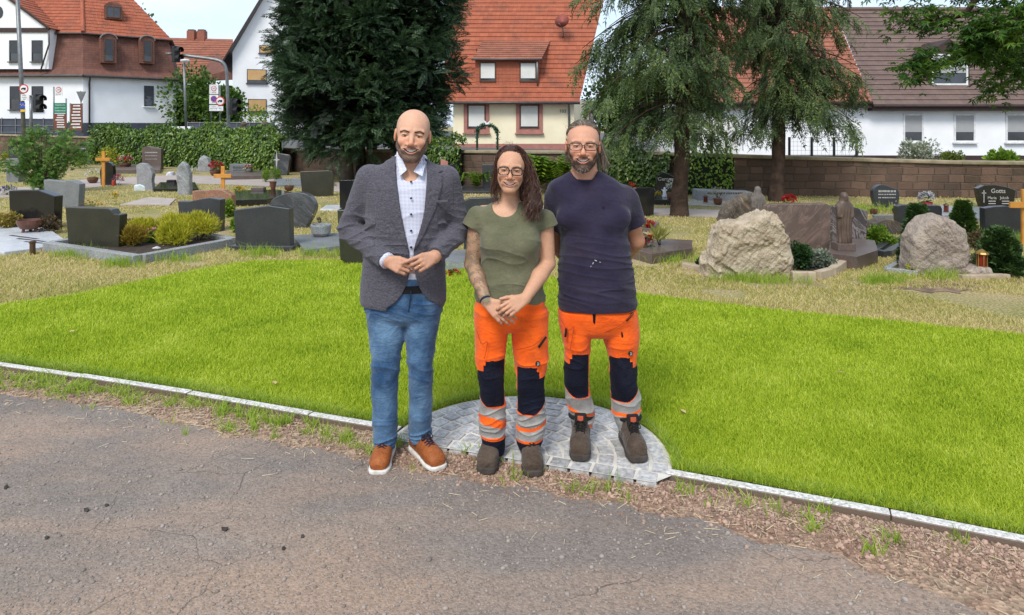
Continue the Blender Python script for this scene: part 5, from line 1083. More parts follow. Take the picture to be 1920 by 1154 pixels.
# ivy hedge over the left wall
def ivy(label, pts, hts, th, n, leaf, seed, cat='hedge', name='hedge', stops=None, topbulge=.12):
    rng = np.random.default_rng(seed); t = thing(name, label, cat, (*pts[0], 0)); acc = [0]
    for a, b_ in zip(pts, pts[1:]): acc.append(acc[-1] + math.dist(a, b_))
    u = rng.uniform(0, acc[-1], n); x, y = np.interp(u, acc, [p[0] for p in pts]), np.interp(u, acc, [p[1] for p in pts]); h = np.interp(u, acc, hts)
    bump = .13 * np.sin(u * 1.9) + .08 * np.sin(u * 5.1 + 1) + .05 * np.sin(u * 11)
    dx, dy = pts[-1][0] - pts[0][0], pts[-1][1] - pts[0][1]; L = math.hypot(dx, dy); nx, ny = dy / L, -dx / L
    face = rng.uniform(0, 1, n) < .68; z = np.where(face, rng.uniform(0, 1, n) ** .9 * (h + bump), h + bump * 1.2 + rng.uniform(-.06, topbulge, n)); o = np.where(face, th * (.8 + .35 * np.sin(np.clip(z / h, 0, 1) * 2.6) + .12 * np.sin(u * 3 + z * 4)), rng.uniform(-th * .6, th, n)) + rng.normal(0, .05, n)
    p = np.stack([x + nx * o, y + ny * o, np.maximum(z, .02)], 1); d = np.stack([np.where(face, nx * .5, nx * .2), np.where(face, ny * .5, ny * .2), np.where(face, -.55, .4)], 1) + rng.normal(0, .45, (n, 3))
    up = np.stack([np.where(face, nx, nx * .3), np.where(face, ny, ny * .3), np.where(face, .45, 1.)], 1) + rng.normal(0, .3, (n, 3))
    foliage('leaves', leafmat('ivy_leaf%d' % (seed if stops else 0), stops or [(0, (.022, .05, .010)), (.35, (.065, .13, .016)), (.7, (.145, .24, .028)), (1, (.33, .41, .065))], 1.3, .2, .38, .5), t, [(OVAL, p, frames(d, up=up), leaf * rng.uniform(.7, 1.3, n))])
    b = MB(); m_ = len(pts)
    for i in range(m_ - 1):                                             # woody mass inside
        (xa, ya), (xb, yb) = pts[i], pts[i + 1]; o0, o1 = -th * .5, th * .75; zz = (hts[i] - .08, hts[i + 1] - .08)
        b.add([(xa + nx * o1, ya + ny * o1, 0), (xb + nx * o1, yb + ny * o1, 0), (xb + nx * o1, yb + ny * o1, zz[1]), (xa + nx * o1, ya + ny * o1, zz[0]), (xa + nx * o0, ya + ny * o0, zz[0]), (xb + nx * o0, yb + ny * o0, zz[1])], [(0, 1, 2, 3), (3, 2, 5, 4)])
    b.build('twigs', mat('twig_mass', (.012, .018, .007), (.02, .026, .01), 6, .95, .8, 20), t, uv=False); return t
hp = [(P3(193, 0, 31.5)[0], 31.5), (P3(300, 0, 30)[0], 30.0), (P3(420, 0, 28)[0], 28.0), (P3(545, 0, 25.2)[0], 25.2)]
ivy('long bright green clipped ivy hedge covering the left wall', hp, [1.50, 1.43, 1.46, 1.36], .55, 19000, .105, 1)
ivy('ivy spilling over the wall right of the big conifer', [(P3(795, 0, 20.3)[0], 20.3), (P3(872, 0, 19.4)[0], 19.4)], [1.10, 1.16], .22, 1500, .09, 2, 'ivy', 'ivy', [(0, (.02, .05, .010)), (.5, (.07, .14, .016)), (1, (.2, .28, .04))])
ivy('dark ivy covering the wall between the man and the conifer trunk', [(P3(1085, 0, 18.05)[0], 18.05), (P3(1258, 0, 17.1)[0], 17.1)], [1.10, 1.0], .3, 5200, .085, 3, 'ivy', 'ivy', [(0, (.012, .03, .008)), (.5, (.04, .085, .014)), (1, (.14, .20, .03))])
ivy('light ivy trailing on the wall top right of the conifer trunk', [(P3(1288, 0, 17.1)[0], 17.1), (P3(1375, 0, 16.95)[0], 16.95)], [1.06, 1.0], .12, 700, .07, 4, 'ivy', 'ivy', LIM)
# overhanging broadleaf branches at the top right
def maple():
    rng = np.random.default_rng(8); tx, ty = 9.6, 8.4; t = thing('maple_tree', 'broadleaf tree whose branches hang into the top right corner', 'tree', (tx, ty, 0)); trunk(t, [(tx, ty, -.1), (tx - .1, ty, 1.5), (tx - .3, ty, 3.2), (tx - .2, ty, 6)], [.34, .27, .22, .12])
    br = MB(); P_, D_ = [], []
    def limb(pts, r, n, sp):
        c = np.array(crv(pts, 6)); br.tube([tuple(q) for q in c], list(np.linspace(r, .006, len(c))), 6)
        for k in range(n):
            i = rng.integers(len(c) // 4, len(c)); a = c[i]; d = unit(1, rng)[0]; d[2] = d[2] * .5 - .12; e = a + d * rng.uniform(.2, sp); br.tube([tuple(a), tuple((a + e) / 2 + (0, 0, .04)), tuple(e)], [.010, .007, .003], 4)
            m_ = rng.integers(16, 30); P_.append(a + (e - a) * rng.uniform(.25, 1.1, (m_, 1)) + rng.normal(0, .085, (m_, 3))); q = rng.normal(0, .7, (m_, 3)); q[:, 2] = q[:, 2] * .4 - .35; D_.append(q + d * .5)
    Q_ = lambda px, py, Y: P3(px, py, Y); o = (tx - .3, ty, 3.3)
    limb([o, Q_(1900, -20, 8.2), Q_(1800, 30, 8.3), Q_(1700, 40, 8.5)], .08, 26, .42); limb([Q_(1930, 0, 8.2), Q_(1860, 70, 8.1), Q_(1790, 110, 8.0), Q_(1705, 128, 8.1)], .05, 34, .36)
    limb([Q_(1935, 20, 8.4), Q_(1890, 110, 8.5), Q_(1875, 165, 8.5)], .04, 14, .30); limb([Q_(1900, -60, 9), Q_(1800, -40, 9), Q_(1690, -10, 9)], .06, 26, .4); limb([Q_(1950, -20, 7.8), Q_(1905, 40, 7.8), Q_(1850, 60, 7.8)], .05, 26, .38); limb([Q_(1960, 40, 9), Q_(1920, 110, 9), Q_(1905, 150, 9)], .04, 14, .3)
    limb([(tx - .2, ty, 5), (tx - 1.5, ty - .3, 6), (tx - 3, ty, 6.2)], .08, 30, .6)
    p, d = np.concatenate(P_), np.concatenate(D_); foliage('crown', leafmat('maple_leaf', [(0, (.016, .045, .008)), (.45, (.045, .115, .014)), (.8, (.11, .20, .02)), (1, (.22, .30, .04))], 2.2, .4, .45), t, [(MAPLE, p, frames(d, rng.uniform(-.6, .6, len(p))), .085 * rng.uniform(.7, 1.3, len(p)))]); br.build('branches', BARK, t, uv=False, smooth=True)
maple()
# garden shrubs beyond the right wall
def behind(px, Y, z): return (P3(px, 0, Y)[0], Y, z)
shrub('shrub', 'pale white flowering shrub beyond the right wall', 'shrub', behind(1719, 17.5, .55), (.50, .45, .66), 2600, .055, [(0, (.12, .15, .08)), (.5, (.28, .31, .2)), (1, (.6, .6, .5))], QUAD, 'shrubs beyond the right wall', seed=1)
shrub('shrub', 'olive green rounded shrub right of the pale flowering one', 'shrub', behind(1780, 17.3, .60), (.36, .36, .38), 1500, .055, [(0, (.05, .075, .012)), (.5, (.13, .17, .025)), (1, (.24, .27, .05))], QUAD, 'shrubs beyond the right wall', seed=2)
shrub('shrub', 'bright green leafy shrub near the right edge beyond the wall', 'shrub', behind(1880, 17.4, .5), (.50, .4, .44), 1500, .085, LIM, OVAL, 'shrubs beyond the right wall', seed=3, up=.5)
for px, Y_, w, h, sd, lb in ((365, 50, 2.6, 3.6, 4, 'green leafy tree directly behind the slim street lamp'), (425, 49, 1.7, 2.6, 5, 'small green tree right of the curved traffic light mast'), (330, 52, 1.2, 2.6, 16, 'green shrub against the corner of the white mansard house'), (1150, 46, 2.2, 3.2, 17, 'green tree between the cream house and the white row, left one'), (1235, 47, 2.8, 3.6, 18, 'green tree behind the first drooping conifer, left of the white row')):
    shrub('garden_tree', lb, 'tree', behind(px, Y_, 1.0), (w, w, h), 3600, .26, GRN, QUAD, 'green trees behind the street lamp', seed=sd, matname='leaf_garden')
shrub('garden_tree', 'treetop peeping over the red mansard roof', 'tree', behind(250, 90, 6), (3.6, 3.0, 9.0), 2600, .45, GRN, QUAD, seed=6, matname='leaf_garden')
shrub('shrub', 'thin climbing shrub in front of the orange blinds', 'shrub', behind(482, 48, 1.0), (1.3, .6, 1.8), 500, .16, LIM, QUAD, seed=7)
# rose arch on the wall
X, Y = P3(914, 0, 19.5)[0], 19.4; zb = .95; ar = thing('rose_arch', 'green leaf garlanded garden arch with a white dove on top', 'garden arch', (X, Y, zb)); w, h = .29, .62
pts = [(X - w, Y, zb)] + [(X + w * math.cos(a), Y, zb + h - .08 + .27 * math.sin(a)) for a in np.linspace(math.pi, 0, 13)] + [(X + w, Y, zb)]
pipe('frame', mat('green_metal', (.02, .06, .035), rough=.5), ar, pts, .03); c = np.array(crv(pts, 8)); n = 900; i = RNG.integers(0, len(c), n); foliage('leaves', leafmat('arch_leaf', [(0, (.02, .06, .035)), (.6, (.05, .13, .07)), (1, (.3, .35, .3))], 5), ar, [(QUAD, c[i] + RNG.normal(0, .028, (n, 3)), frames(unit(n)), .05 * RNG.uniform(.7, 1.3, n))])
fd = Field((X - .2, Y - .15, zb + .72), (X + .2, Y + .15, zb + 1.02), .006); fd.add(ell((X, Y - .02, zb + .83), (.07, .035, .035)), .02); fd.add(ell((X - .06, Y - .02, zb + .875), (.025, .022, .025)), .015)
for q in (-1, 1): fd.add(cap((X + q * .02, Y - .02, zb + .85), (X + q * .09, Y - .01, zb + .93), .022, .008), .01)
fmesh(fd, 'dove', WHS, ar)
# ferns and other plants along the wall
def fern(label, px, base, n, L, stops, seed, w=1., group=None, cat='fern', name='fern', z=0):
    X, Y = G(px, base); rng = np.random.default_rng(seed); t = thing(name, label, cat, (X, Y, z), 0, group); P_, D_, S_ = [], [], []
    for k in range(n):
        a = rng.uniform(0, 6.283); o = np.array([math.cos(a), math.sin(a) * .7, 0]) * L * .55 * w; c = np.array(crv([(X, Y, z), (X + o[0] * .4, Y + o[1] * .4, z + L * .6), (X + o[0], Y + o[1], z + L * rng.uniform(.6, .95)), (X + o[0] * 1.3, Y + o[1] * 1.3, z + L * .5)], 5)); m_ = len(c)
        tg = np.gradient(c, axis=0); sd = np.cross(tg, [0, 0, 1.]); sd /= np.linalg.norm(sd, axis=1, keepdims=True) + 1e-6
        for s_ in (-1, 1): P_.append(c[2:]); D_.append(sd[2:] * s_ + tg[2:] / np.linalg.norm(tg[2:], axis=1, keepdims=True) * .5); S_.append(L * .30 * np.linspace(1.1, .35, m_ - 2))
    p, d, s_ = map(np.concatenate, (P_, D_, S_)); foliage('fronds', leafmat('fern' + str(seed), stops, 3, .4), t, [(QUAD, p, frames(d), s_)]); return t
fern('bright yellow green fern behind the woman\'s right shoulder', 1042, 364, 30, 1.05, LIM, 1, 1.3); fern('bright green fern clump right of the small dark stone', 1008, 362, 22, .9, LIM, 2, 1.2); fern('yellow green fern left of the woman\'s head', 893, 358, 14, .55, LIM, 3)
# ------------------------------------------------------------------ graves
BLK = stone('black_granite', (.010, .010, .011), (.016, .016, .017), rough=.10, spec=.6); DKS = stone('dark_granite', (.030, .032, .034), (.042, .044, .045), speck=.3, rough=.32)
OLV = stone('olive_granite', (.026, .026, .017), (.040, .038, .024), speck=.25, rough=.30); GRY = stone('grey_granite', (.20, .205, .205), (.29, .295, .29), speck=.6, rough=.6)
MID = stone('mid_grey_granite', (.13, .14, .14), (.19, .195, .195), speck=.35, rough=.5); REDG = stone('red_granite', (.30, .16, .095), (.22, .11, .065), speck=.7, rough=.4)
VEIN = stone('veined_slate', (.040, .042, .045), (.06, .062, .064), (.13, .135, .14), 3.5, .3, rot=(0, .9, .3)); BRM = stone('brown_marble', (.15, .105, .085), (.10, .075, .065), (.28, .19, .15), 4, .3, rot=(0, -.8, .4))
DVN = stone('dark_veined_marble', (.045, .038, .040), (.085, .07, .07), (.34, .29, .28), 2.5, .25, rot=(0, .7, .5)); BRG = stone('brown_granite', (.13, .095, .078), (.09, .066, .055), speck=.4, rough=.35)
WSL = stone('pale_marble', (.62, .63, .64), (.48, .49, .50), (.36, .37, .38), 4, .3); CRM = stone('cream_quartzite', (.58, .49, .36), (.33, .25, .165), (.17, .115, .07), 5, .9, bump=1, rot=(0, -.75, .3))
PNK = stone('pinkish_boulder', (.43, .355, .285), (.28, .225, .18), (.14, .10, .085), 5, .9, bump=1, rot=(0, .75, .3)); GRB = stone('grey_boulder', (.30, .31, .31), (.20, .205, .205), (.45, .46, .46), 4, .8, bump=.9); DKB = stone('dark_boulder', (.10, .08, .062), (.06, .05, .042), (.26, .19, .12), 4, .85, bump=.9)
LETT = mat('gold_grey_lettering', (.50, .48, .44), rough=.5); LETD = mat('dark_lettering', (.04, .035, .03), rough=.6); BRZ = mat('bronze', (.12, .07, .035), (.07, .042, .024), 8, .45, metal=.4); BRASS = mat('brass', (.40, .26, .08), (.20, .12, .04), 12, .4, metal=.7); EARTH = mat('bed_soil', (.055, .036, .024), (.03, .02, .014), 12, .95, .8, 50)
COP = mat('brown_ceramic', (.15, .06, .035), (.09, .035, .022), 9, .4)
HEA = [(0, (.17, .19, .015)), (.4, (.38, .38, .025)), (.8, (.58, .52, .04)), (1, (.66, .55, .10))]; ST = 'gravestones of the cemetery'
def metres(pts, by, pxc): Y = gy(by); return [((p[0] - pxc) / F * Y, (by - p[1]) / F * Y) for p in pts]
def hs(label, pts, by, th=.14, m=DKS, rz=0, words=None, wm=None, plinth=None, smooth=False, bev=.010, name='gravestone', bars=None, cat='gravestone', group=ST, wsize=.07):
    """an upright stone from its outline in photo pixels (first and last point stand on the ground at row by)"""
    Y = gy(by); pxc = (pts[0][0] + pts[-1][0]) / 2; X = P3(pxc, 0, Y)[0]; o = metres(pts, by, pxc)
    if smooth: o = [o[0]] + crv(o[1:-1], 5) + [o[-1]]
    o[0] = (o[0][0], -.04); o[-1] = (o[-1][0], -.04)
    t = thing(name, label, cat, (X, Y, 0), rz, group); M = Matrix.Translation((X, Y, 0)) @ Matrix.Rotation(rz, 4, 'Z')
    MB().prism(o, M, th).build('stone', m, t, bevel=bev)
    if plinth: w = (o[-1][0] - o[0][0]); MB().box(tuple(M @ Vector(((o[0][0] + o[-1][0]) / 2, th / 2, plinth / 2))), (w + .12, th + .12, plinth), rz).build('plinth', m, t, bevel=.008)
    zt = max(p[1] for p in o); wd = max(p[0] for p in o) - min(p[0] for p in o)
    if words:
        for i, w_ in enumerate(words): text(w_, wsize * (1.25 if i == 0 else .8), M @ Matrix.Translation((0, -.003, zt * .74 - i * wsize * 1.35)), wm or LETT, t, 'inscription', .001)
    if bars:
        b = MB(); r = random.Random(by + pts[0][0])
        for i in range(bars):
            x = -wd * .32
            while x < wd * .32: l = r.uniform(.012, .03); b.box(tuple(M @ Vector((x, -.002, zt * .72 - i * zt * .14))), (l, .004, .022 if i else .04), rz); x += l + r.uniform(.008, .02)
        b.build('inscription', wm or LETT, t, uv=False)
    return t
def plot(name, label, cat, poly, h, m, z0=-.03, group=None, bev=.006):
    P_ = [G(*p) for p in poly]; c = (sum(p[0] for p in P_) / len(P_), sum(p[1] for p in P_) / len(P_)); n = len(P_); b = MB()
    b.add([(x, y, z0) for x, y in P_] + [(x, y, h) for x, y in P_], [tuple(range(n - 1, -1, -1)), tuple(range(n, 2 * n))] + [(i, (i + 1) % n, (i + 1) % n + n, i + n) for i in range(n)])
    return tag(b.build(name, m, bevel=bev), label, cat, group)
def border(label, poly, w, h, m, closed=True, soil=True, group='grave borders', join=None):
    """kerb stones round a grave bed, one stone per side"""
    P_ = [G(*p) for p in poly]; c = (sum(p[0] for p in P_) / len(P_), sum(p[1] for p in P_) / len(P_)); t = thing('grave_border', label, 'grave border', (*P_[0], 0), 0, group); n = len(P_)
    for i in range(n if closed else n - 1):
        a, b_ = P_[i], P_[(i + 1) % n]; L = math.dist(a, b_); rz = math.atan2(b_[1] - a[1], b_[0] - a[0]); MB().box(((a[0] + b_[0]) / 2, (a[1] + b_[1]) / 2, h / 2 - .03), (L - .004 - (w if i % 2 else 0), w, h + .06), rz).build('kerb_stone', m, t, bevel=.006)
    if soil and closed: b = MB(); b.poly([(x, y, h - .05) for x, y in inset(P_, w * .3)]); b.build('soil', EARTH, t)
    return t
def ground_shrub(label, px, by, wpx, hpx, stops, n, leaf, tpl=QUAD, name='shrub', cat='shrub', seed=0, group='small shrubs on the graves', z=0, dpx=None, **k):
    X, Y = G(px, by); s_ = Y / F; return shrub(name, label, cat, (X, Y, z), (wpx * s_ / 2, (dpx or wpx) * s_ / 2, hpx * s_ * .72), n, leaf, stops, tpl, group, seed=seed, **k)
def bowl_prof(r, h): return [(r * .45, 0), (r * .8, h * .25), (r, h * .7), (r * .97, h), (r * .88, h), (r * .86, h * .75)]
def flowers(label, px, by, wpx, hpx, col, n=60, pot=None, leaf=GRN, seed=0, name='flower_bowl', cat='flowers', z=0, fs=.03, group='flowers on the graves'):
    X, Y = G(px, by); s_ = Y / F; r, h = wpx * s_ / 2, hpx * s_; rng = np.random.default_rng(seed + 900); t = thing(name, label, cat, (X, Y, z), 0, group); zb = z
    if pot: b = MB(); ph_ = h * .42; b.lathe(bowl_prof(r * .8, ph_), (X, Y, z), 18); b.build('bowl', pot, t, smooth=False, uv=False); zb = z + ph_ * .85; h -= ph_ * .85; MB().lathe([(0, 0), (r * .68, 0)], (X, Y, zb - .01), 14).build('soil', EARTH, t, uv=False)
    m_ = n * 2; d = unit(m_, rng); p = d * rng.uniform(.3, .95, (m_, 1)) * (r, r, h * .55) + (X, Y, zb + h * .42); k = p[:, 2] > zb; foliage('leaves', leafmat('flower_leaf', leaf, 3, .3), t, [(OVAL, p[k], frames(d[k] + (0, 0, .3)), .045 * rng.uniform(.7, 1.2, k.sum()))])
    d = unit(n, rng); d[:, 2] = np.abs(d[:, 2]); p = d * rng.uniform(.85, 1.1, (n, 1)) * (r, r, h * .55) + (X, Y, zb + h * .42); cols = col if isinstance(col, list) else [col]
    for i, c_ in enumerate(cols):
        q, e = p[i::len(cols)], d[i::len(cols)]; q = np.repeat(q, 5, 0); e = np.repeat(e, 5, 0) + rng.normal(0, .8, (len(q), 3)); foliage('blossoms', mat('petal_%d_%d_%d' % tuple(int(v * 99) for v in c_), c_, tuple(v * .6 for v in c_), 0, .6, island=True, trans=.3), t, [(OVAL, q, frames(e), fs * rng.uniform(.7, 1.2, len(q)))])
    return t
RED, PINK, WHT, YEL, PUR = (.55, .015, .025), (.7, .25, .35), (.75, .74, .7), (.75, .52, .03), (.16, .12, .42)
def lathe_thing(name, label, cat, px, by, prof, m, z=0, group=None, n=18):
    X, Y = G(px, by); b = MB(); b.lathe(prof, (0, 0, 0), n); o = b.build(name, m, smooth=False, uv=False, world=False); o.location = (X, Y, z); return tag(o, label, cat, group)
def lantern(label, px, by, wpx, hpx, m, z=0, glass=None, group='grave lanterns'):
    X, Y = G(px, by); s_ = Y / F; w, h = wpx * s_, hpx * s_; t = thing('grave_lantern', label, 'lantern', (X, Y, z), 0, group)
    b = MB(); b.lathe([(w * .55, 0), (w * .55, h * .08), (w * .42, h * .13), (w * .42, h * .16)], (X, Y, z), 8); b.lathe([(w * .42, h * .74), (w * .58, h * .76), (w * .5, h * .84), (w * .22, h * .95), (w * .08, h)], (X, Y, z), 8)
    for k in range(6): a = k * math.pi / 3 + .3; b.tube([(X + w * .4 * math.cos(a), Y + w * .4 * math.sin(a), z + h * .12), (X + w * .4 * math.cos(a), Y + w * .4 * math.sin(a), z + h * .78)], w * .055, 5)
    b.build('frame', m, t, uv=False); b = MB(); b.lathe([(w * .33, h * .15), (w * .33, h * .75)], (X, Y, z), 12); b.build('candle_glass', glass or mat('red_glass', (.22, .02, .015), rough=.15), t, uv=False); return t
def boulder(label, pts, by, th, m, seed, amp=.03, h=.014, cat='gravestone', name='boulder_gravestone', rz=0, bulge=.10):
    Y = gy(by); pxc = (min(p[0] for p in pts) + max(p[0] for p in pts)) / 2; X = P3(pxc, 0, Y)[0]; o = np.array(metres(pts, by, pxc)); n = len(o); zmax = o[:, 1].max(); o[:, 1] = np.where(o[:, 1] < .03, -.12, o[:, 1])
    def f(x, y, z):
        x = x + 0 * z; z = z + 0 * x; d = np.full(x.shape, 1e9); s = np.ones(x.shape)
        for i in range(n):
            a, b_ = o[i], o[i - 1]; e = b_ - a; wx, wz = x - a[0], z - a[1]; t = np.clip((wx * e[0] + wz * e[1]) / (e @ e), 0, 1); d = np.minimum(d, (wx - e[0] * t) ** 2 + (wz - e[1] * t) ** 2)
            c1, c2, c3 = z >= a[1], z < b_[1], e[0] * wz > e[1] * wx; s = np.where((c1 & c2 & c3) | (~c1 & ~c2 & ~c3), -s, s)
        p = s * np.sqrt(d) + bulge; q = np.abs(y - th / 2 + .12 * z) - th / 2 + bulge
        r = np.sqrt(np.maximum(p, 0) ** 2 + np.maximum(q, 0) ** 2) + np.minimum(np.maximum(p, q), 0) - bulge
        wx, wz = x + .12 * snoise(x, y, z, 1.7, seed + 5), z + .12 * snoise(x, y, z, 1.9, seed + 6); rd = .8 - 1.6 * np.abs(snoise(wx * .9 + .5 * wz, y, wz * .35 - wx * .3, 2.2, seed, 16)) ** .7; return r - amp * .55 * (rd + .45 * snoise(wx, y, wz, 5, seed + 1, 16) + .3 * snoise(x, y, z, 14, seed + 2, 16))
    lo = (o[:, 0].min() - .1, -.2 - .12 * zmax, -.08); hi = (o[:, 0].max() + .1, th + .2, zmax + .1); fd = Field(lo, hi, h); fd.add((f, lo, hi), .0); fd.F[:, :, 0] = 1
    V, Q_ = fd.mesh(); ob = link(name, mesh_np(name, V, Q_, m, True)); ob.location = (X, Y, 0); ob.rotation_euler = (0, 0, rz); return tag(ob, label, cat, 'natural boulders used as gravestones')
def cross(label, px, by, top, bar, l, r, w, m):
    X, Y = G(px, by); s_ = Y / F; t = thing('wooden_cross', label, 'cross', (X, Y, 0), 0, 'plain wooden grave crosses'); H = (by - top) * s_
    MB().box((X, Y, H / 2), (w, .04, H)).build('post', m, t, bevel=.005); MB().box(((X + (((l + r) / 2 - px) * s_)), Y - .042, (by - bar) * s_), ((r - l) * s_, .04, w)).build('crossbar', m, t, bevel=.005); return t
PINE = mat('varnished_pine', (.62, .28, .05), (.50, .21, .035), 7, .5, .2, 40)

# ---- front left
plot('grave_slab', 'pale marble grave slab with dark lettering at the left edge', 'grave slab', [(-90, 474), (8, 480), (132, 463), (76, 424), (-90, 434)], .05, WSL)
b = MB(); r_ = random.Random(4)
for i in range(3):
    (xa, ya), (xb, yb) = G(20 + 14 * i, 448 + 6 * i), G(70 + 14 * i, 455 + 5 * i); k = 0
    while k < 1: l = r_.uniform(.03, .07); b.box((xa + (xb - xa) * k, ya + (yb - ya) * k, .052), (.028, .045, .004), math.atan2(yb - ya, xb - xa)); k += l
sl_b = b.build('inscription', LETD, [o for o in C.objects if o.name == 'grave_slab'][0], uv=False)
X, Y = G(56, 441); b = MB(); b.lathe([(.05, .04), (.13, .06), (.175, .13), (.18, .17), (.185, .19), (.165, .19), (.15, .13)], (0, 0, 0), 24)
for a in (0, 2.1, 4.2): b.tube([(.10 * math.cos(a), .10 * math.sin(a), 0), (.085 * math.cos(a), .085 * math.sin(a), .07)], .022, 6)
o = b.build('planter_bowl', COP, uv=False, world=False); o.location = (X, Y, .05); tag(o, 'footed reddish brown planter bowl on the pale slab', 'planter')
lathe_thing('flower_vase', 'small dark bronze vase at the front of the pale slab', 'vase', 61, 478, [(.036, 0), (.034, .15), (.044, .17), (.044, .18), (.034, .18), (.03, .1)], BRZ)
hs('glossy black gravestone with a sloping top at the far left', [(9, 430), (5, 359), (74, 357), (113, 367), (110, 430)], 430, .16, BLK, R(-14))
hs('long grey gravestone with a notched top behind the black one', [(78, 390), (75, 338), (124, 341), (126, 338), (141, 339), (155, 345), (152, 390)], 390, .16, MID, R(-12))
hs('dark olive gravestone with a stepped rounded right corner', [(124, 472), (116, 390), (203, 391), (212, 393), (217, 401), (230, 402), (226, 472)], 472, .15, OLV, R(-8))
border('grey granite border of the grave with yellow heather', [(88, 470), (258, 497), (438, 462), (300, 437)], .12, .12, GRY)
for i, (px, by, w, h, st, lb) in enumerate(((252, 470, 46, 32, [(0, (.12, .10, .015)), (.5, (.34, .24, .03)), (1, (.5, .36, .06))], 'orange tinged heather beside the olive gravestone'), (275, 452, 56, 30, HEA, 'yellow green heather at the back left of the granite border'), (325, 468, 60, 36, HEA, 'yellow green heather at the front corner of the granite border'), (372, 460, 66, 40, HEA, 'large bright yellow heather at the right end of the granite border'), (330, 446, 50, 30, HEA, 'yellow green heather in the middle of the back row'))):
    ground_shrub(lb, px, by, w * 1.3, h * 1.25, st, 3000, .065, NEED, 'heather', 'heather', i + 20, 'heather plants in the granite border', z=.05, up=1.1, matname='heather%d' % (i == 0))
ground_shrub('low green plants with pink blossoms between the heathers', 300, 462, 50, 18, GRN, 500, .05, OVAL, 'bedding_plant', 'plant', 26, z=.05); flowers('few pink roses among the heather', 300, 458, 60, 26, PINK, 14, None, seed=3, name='rose', z=.04)
boulder('small pale stone figure lying before the heather', [(281, 476), (284, 466), (292, 463), (300, 467), (304, 476)], 476, .07, WSL, 5, .006, .006, 'ornament', 'stone_ornament', bulge=.02)
ground_shrub('yellow orange leafed shrub at the left edge', 12, 432, 56, 34, [(0, (.12, .10, .02)), (.6, (.34, .26, .05)), (1, (.5, .36, .1))], 900, .045, seed=28); ground_shrub('dark thin leafed shrub before the black gravestone', 92, 438, 50, 34, [(0, (.03, .022, .014)), (1, (.16, .11, .05))], 420, .05, seed=29)
lathe_thing('planter_bowl', 'dark brown low planter right of the olive gravestone', 'planter', 246, 424, [(.10, 0), (.15, .04), (.16, .11), (.14, .11), (.13, .06)], COP)
hs('dark grey gravestone with a wavy top behind the heather', [(336, 434), (328, 379), (352, 379), (374, 374), (395, 371), (417, 374), (415, 434)], 434, .15, DKS, R(-10)); hs('reddish granite gravestone with a curved top', [(358, 406), (357, 359), (385, 358), (405, 355), (420, 357), (437, 366), (436, 406)], 406, .16, REDG, R(-8))
hs('large dark grey gravestone with a peaked top on a plinth', [(441, 470), (436, 395), (505, 386), (544, 391), (546, 470)], 470, .15, DKS, R(-4), plinth=.07); plot('grave_slab', 'polished grey slab with a planter right of the peaked gravestone', 'grave slab', [(548, 450), (655, 444), (668, 466), (572, 479)], .07, MID)
lathe_thing('planter_bowl', 'grey round planter with sparse twigs on the polished slab', 'planter', 602, 452, [(.09, 0), (.14, .05), (.155, .16), (.15, .18), (.13, .18), (.12, .1)], GRY, .07); ground_shrub('sparse yellowish twigs growing from the grey planter', 602, 446, 40, 26, [(0, (.2, .17, .06)), (1, (.38, .34, .14))], 120, .05, NEED, 'twigs', 'plant', 33, z=.2)
hs('egg shaped dark veined gravestone', [(522, 428), (507, 405), (503, 390), (510, 374), (535, 364), (560, 361), (582, 368), (592, 388), (586, 408), (570, 428)], 428, .16, VEIN, R(-6), smooth=True); MB().box((*G(564, 430), .07), (.18, .2, .14)).build('x') if False else None
hs('dark green grey gravestone with a rounded right corner near the tree', [(567, 369), (562, 322), (616, 320), (623, 322), (625, 328), (622, 369)], 369, .16, OLV)
plot('grave_slab', 'long black slab behind the egg shaped gravestone', 'grave slab', [(440, 388), (500, 386), (560, 374), (520, 366), (440, 368)], .14, BLK); hs('low stepped brown stone block', [(470, 368), (470, 352), (494, 352), (494, 358), (505, 358), (505, 368)], 368, .2, BRG)
lathe_thing('flower_vase', 'small patterned vase on the brown block', 'vase', 512, 366, [(.05, 0), (.07, .12), (.09, .22), (.08, .22)], COP, .12); flowers('round basket of green plants beside the patterned vase', 542, 366, 22, 24, (.5, .45, .1), 10, COP, GRN, 8, z=.1); flowers('low bowl of yellow flowers near the second cross', 447, 364, 24, 14, YEL, 60, None, seed=9)
hs('tall black gravestone just left of the grey jacket, upper one', [(637, 394), (636, 338), (690, 338), (690, 394)], 394, .14, BLK); hs('tall dark gravestone with notched foot partly behind the grey jacket', [(650, 500), (648, 492), (638, 488), (632, 394), (712, 394), (712, 500)], 500, .14, OLV)
plot('grave_slab', 'pale slab at the foot of the upper black gravestone', 'grave slab', [(600, 396), (640, 396), (640, 388), (612, 388)], .04, WSL)
hs('dark stone with curved top seen between the grey jacket and the olive shirt', [(870, 470), (868, 378), (880, 372), (935, 370), (935, 470)], 470, .12, DKS); plot('grave_slab', 'wet looking grey slab between the grey jacket and the olive shirt', 'grave slab', [(815, 480), (905, 472), (905, 508), (815, 514)], .05, MID); flowers('small red bedding flowers by the grey slab', 848, 520, 30, 12, RED, 16, None, seed=10)
plot('flat_stones', 'flat pinkish stepping slabs in the dry grass', 'grave slab', [(225, 386), (318, 386), (330, 375), (280, 372)], .03, mat('pink_slab', (.42, .36, .32), (.34, .29, .26), 4, .85)); flowers('yellow lilies beside the flat slabs', 212, 384, 18, 24, YEL, 14, None, seed=11, fs=.05); flowers('low yellow and orange flowers left of the lilies', 172, 392, 34, 16, [YEL, (.6, .25, .06)], 22, None, seed=12); flowers('purple lavender spikes behind the black gravestone', 16, 366, 26, 18, PUR, 60, None, seed=13)
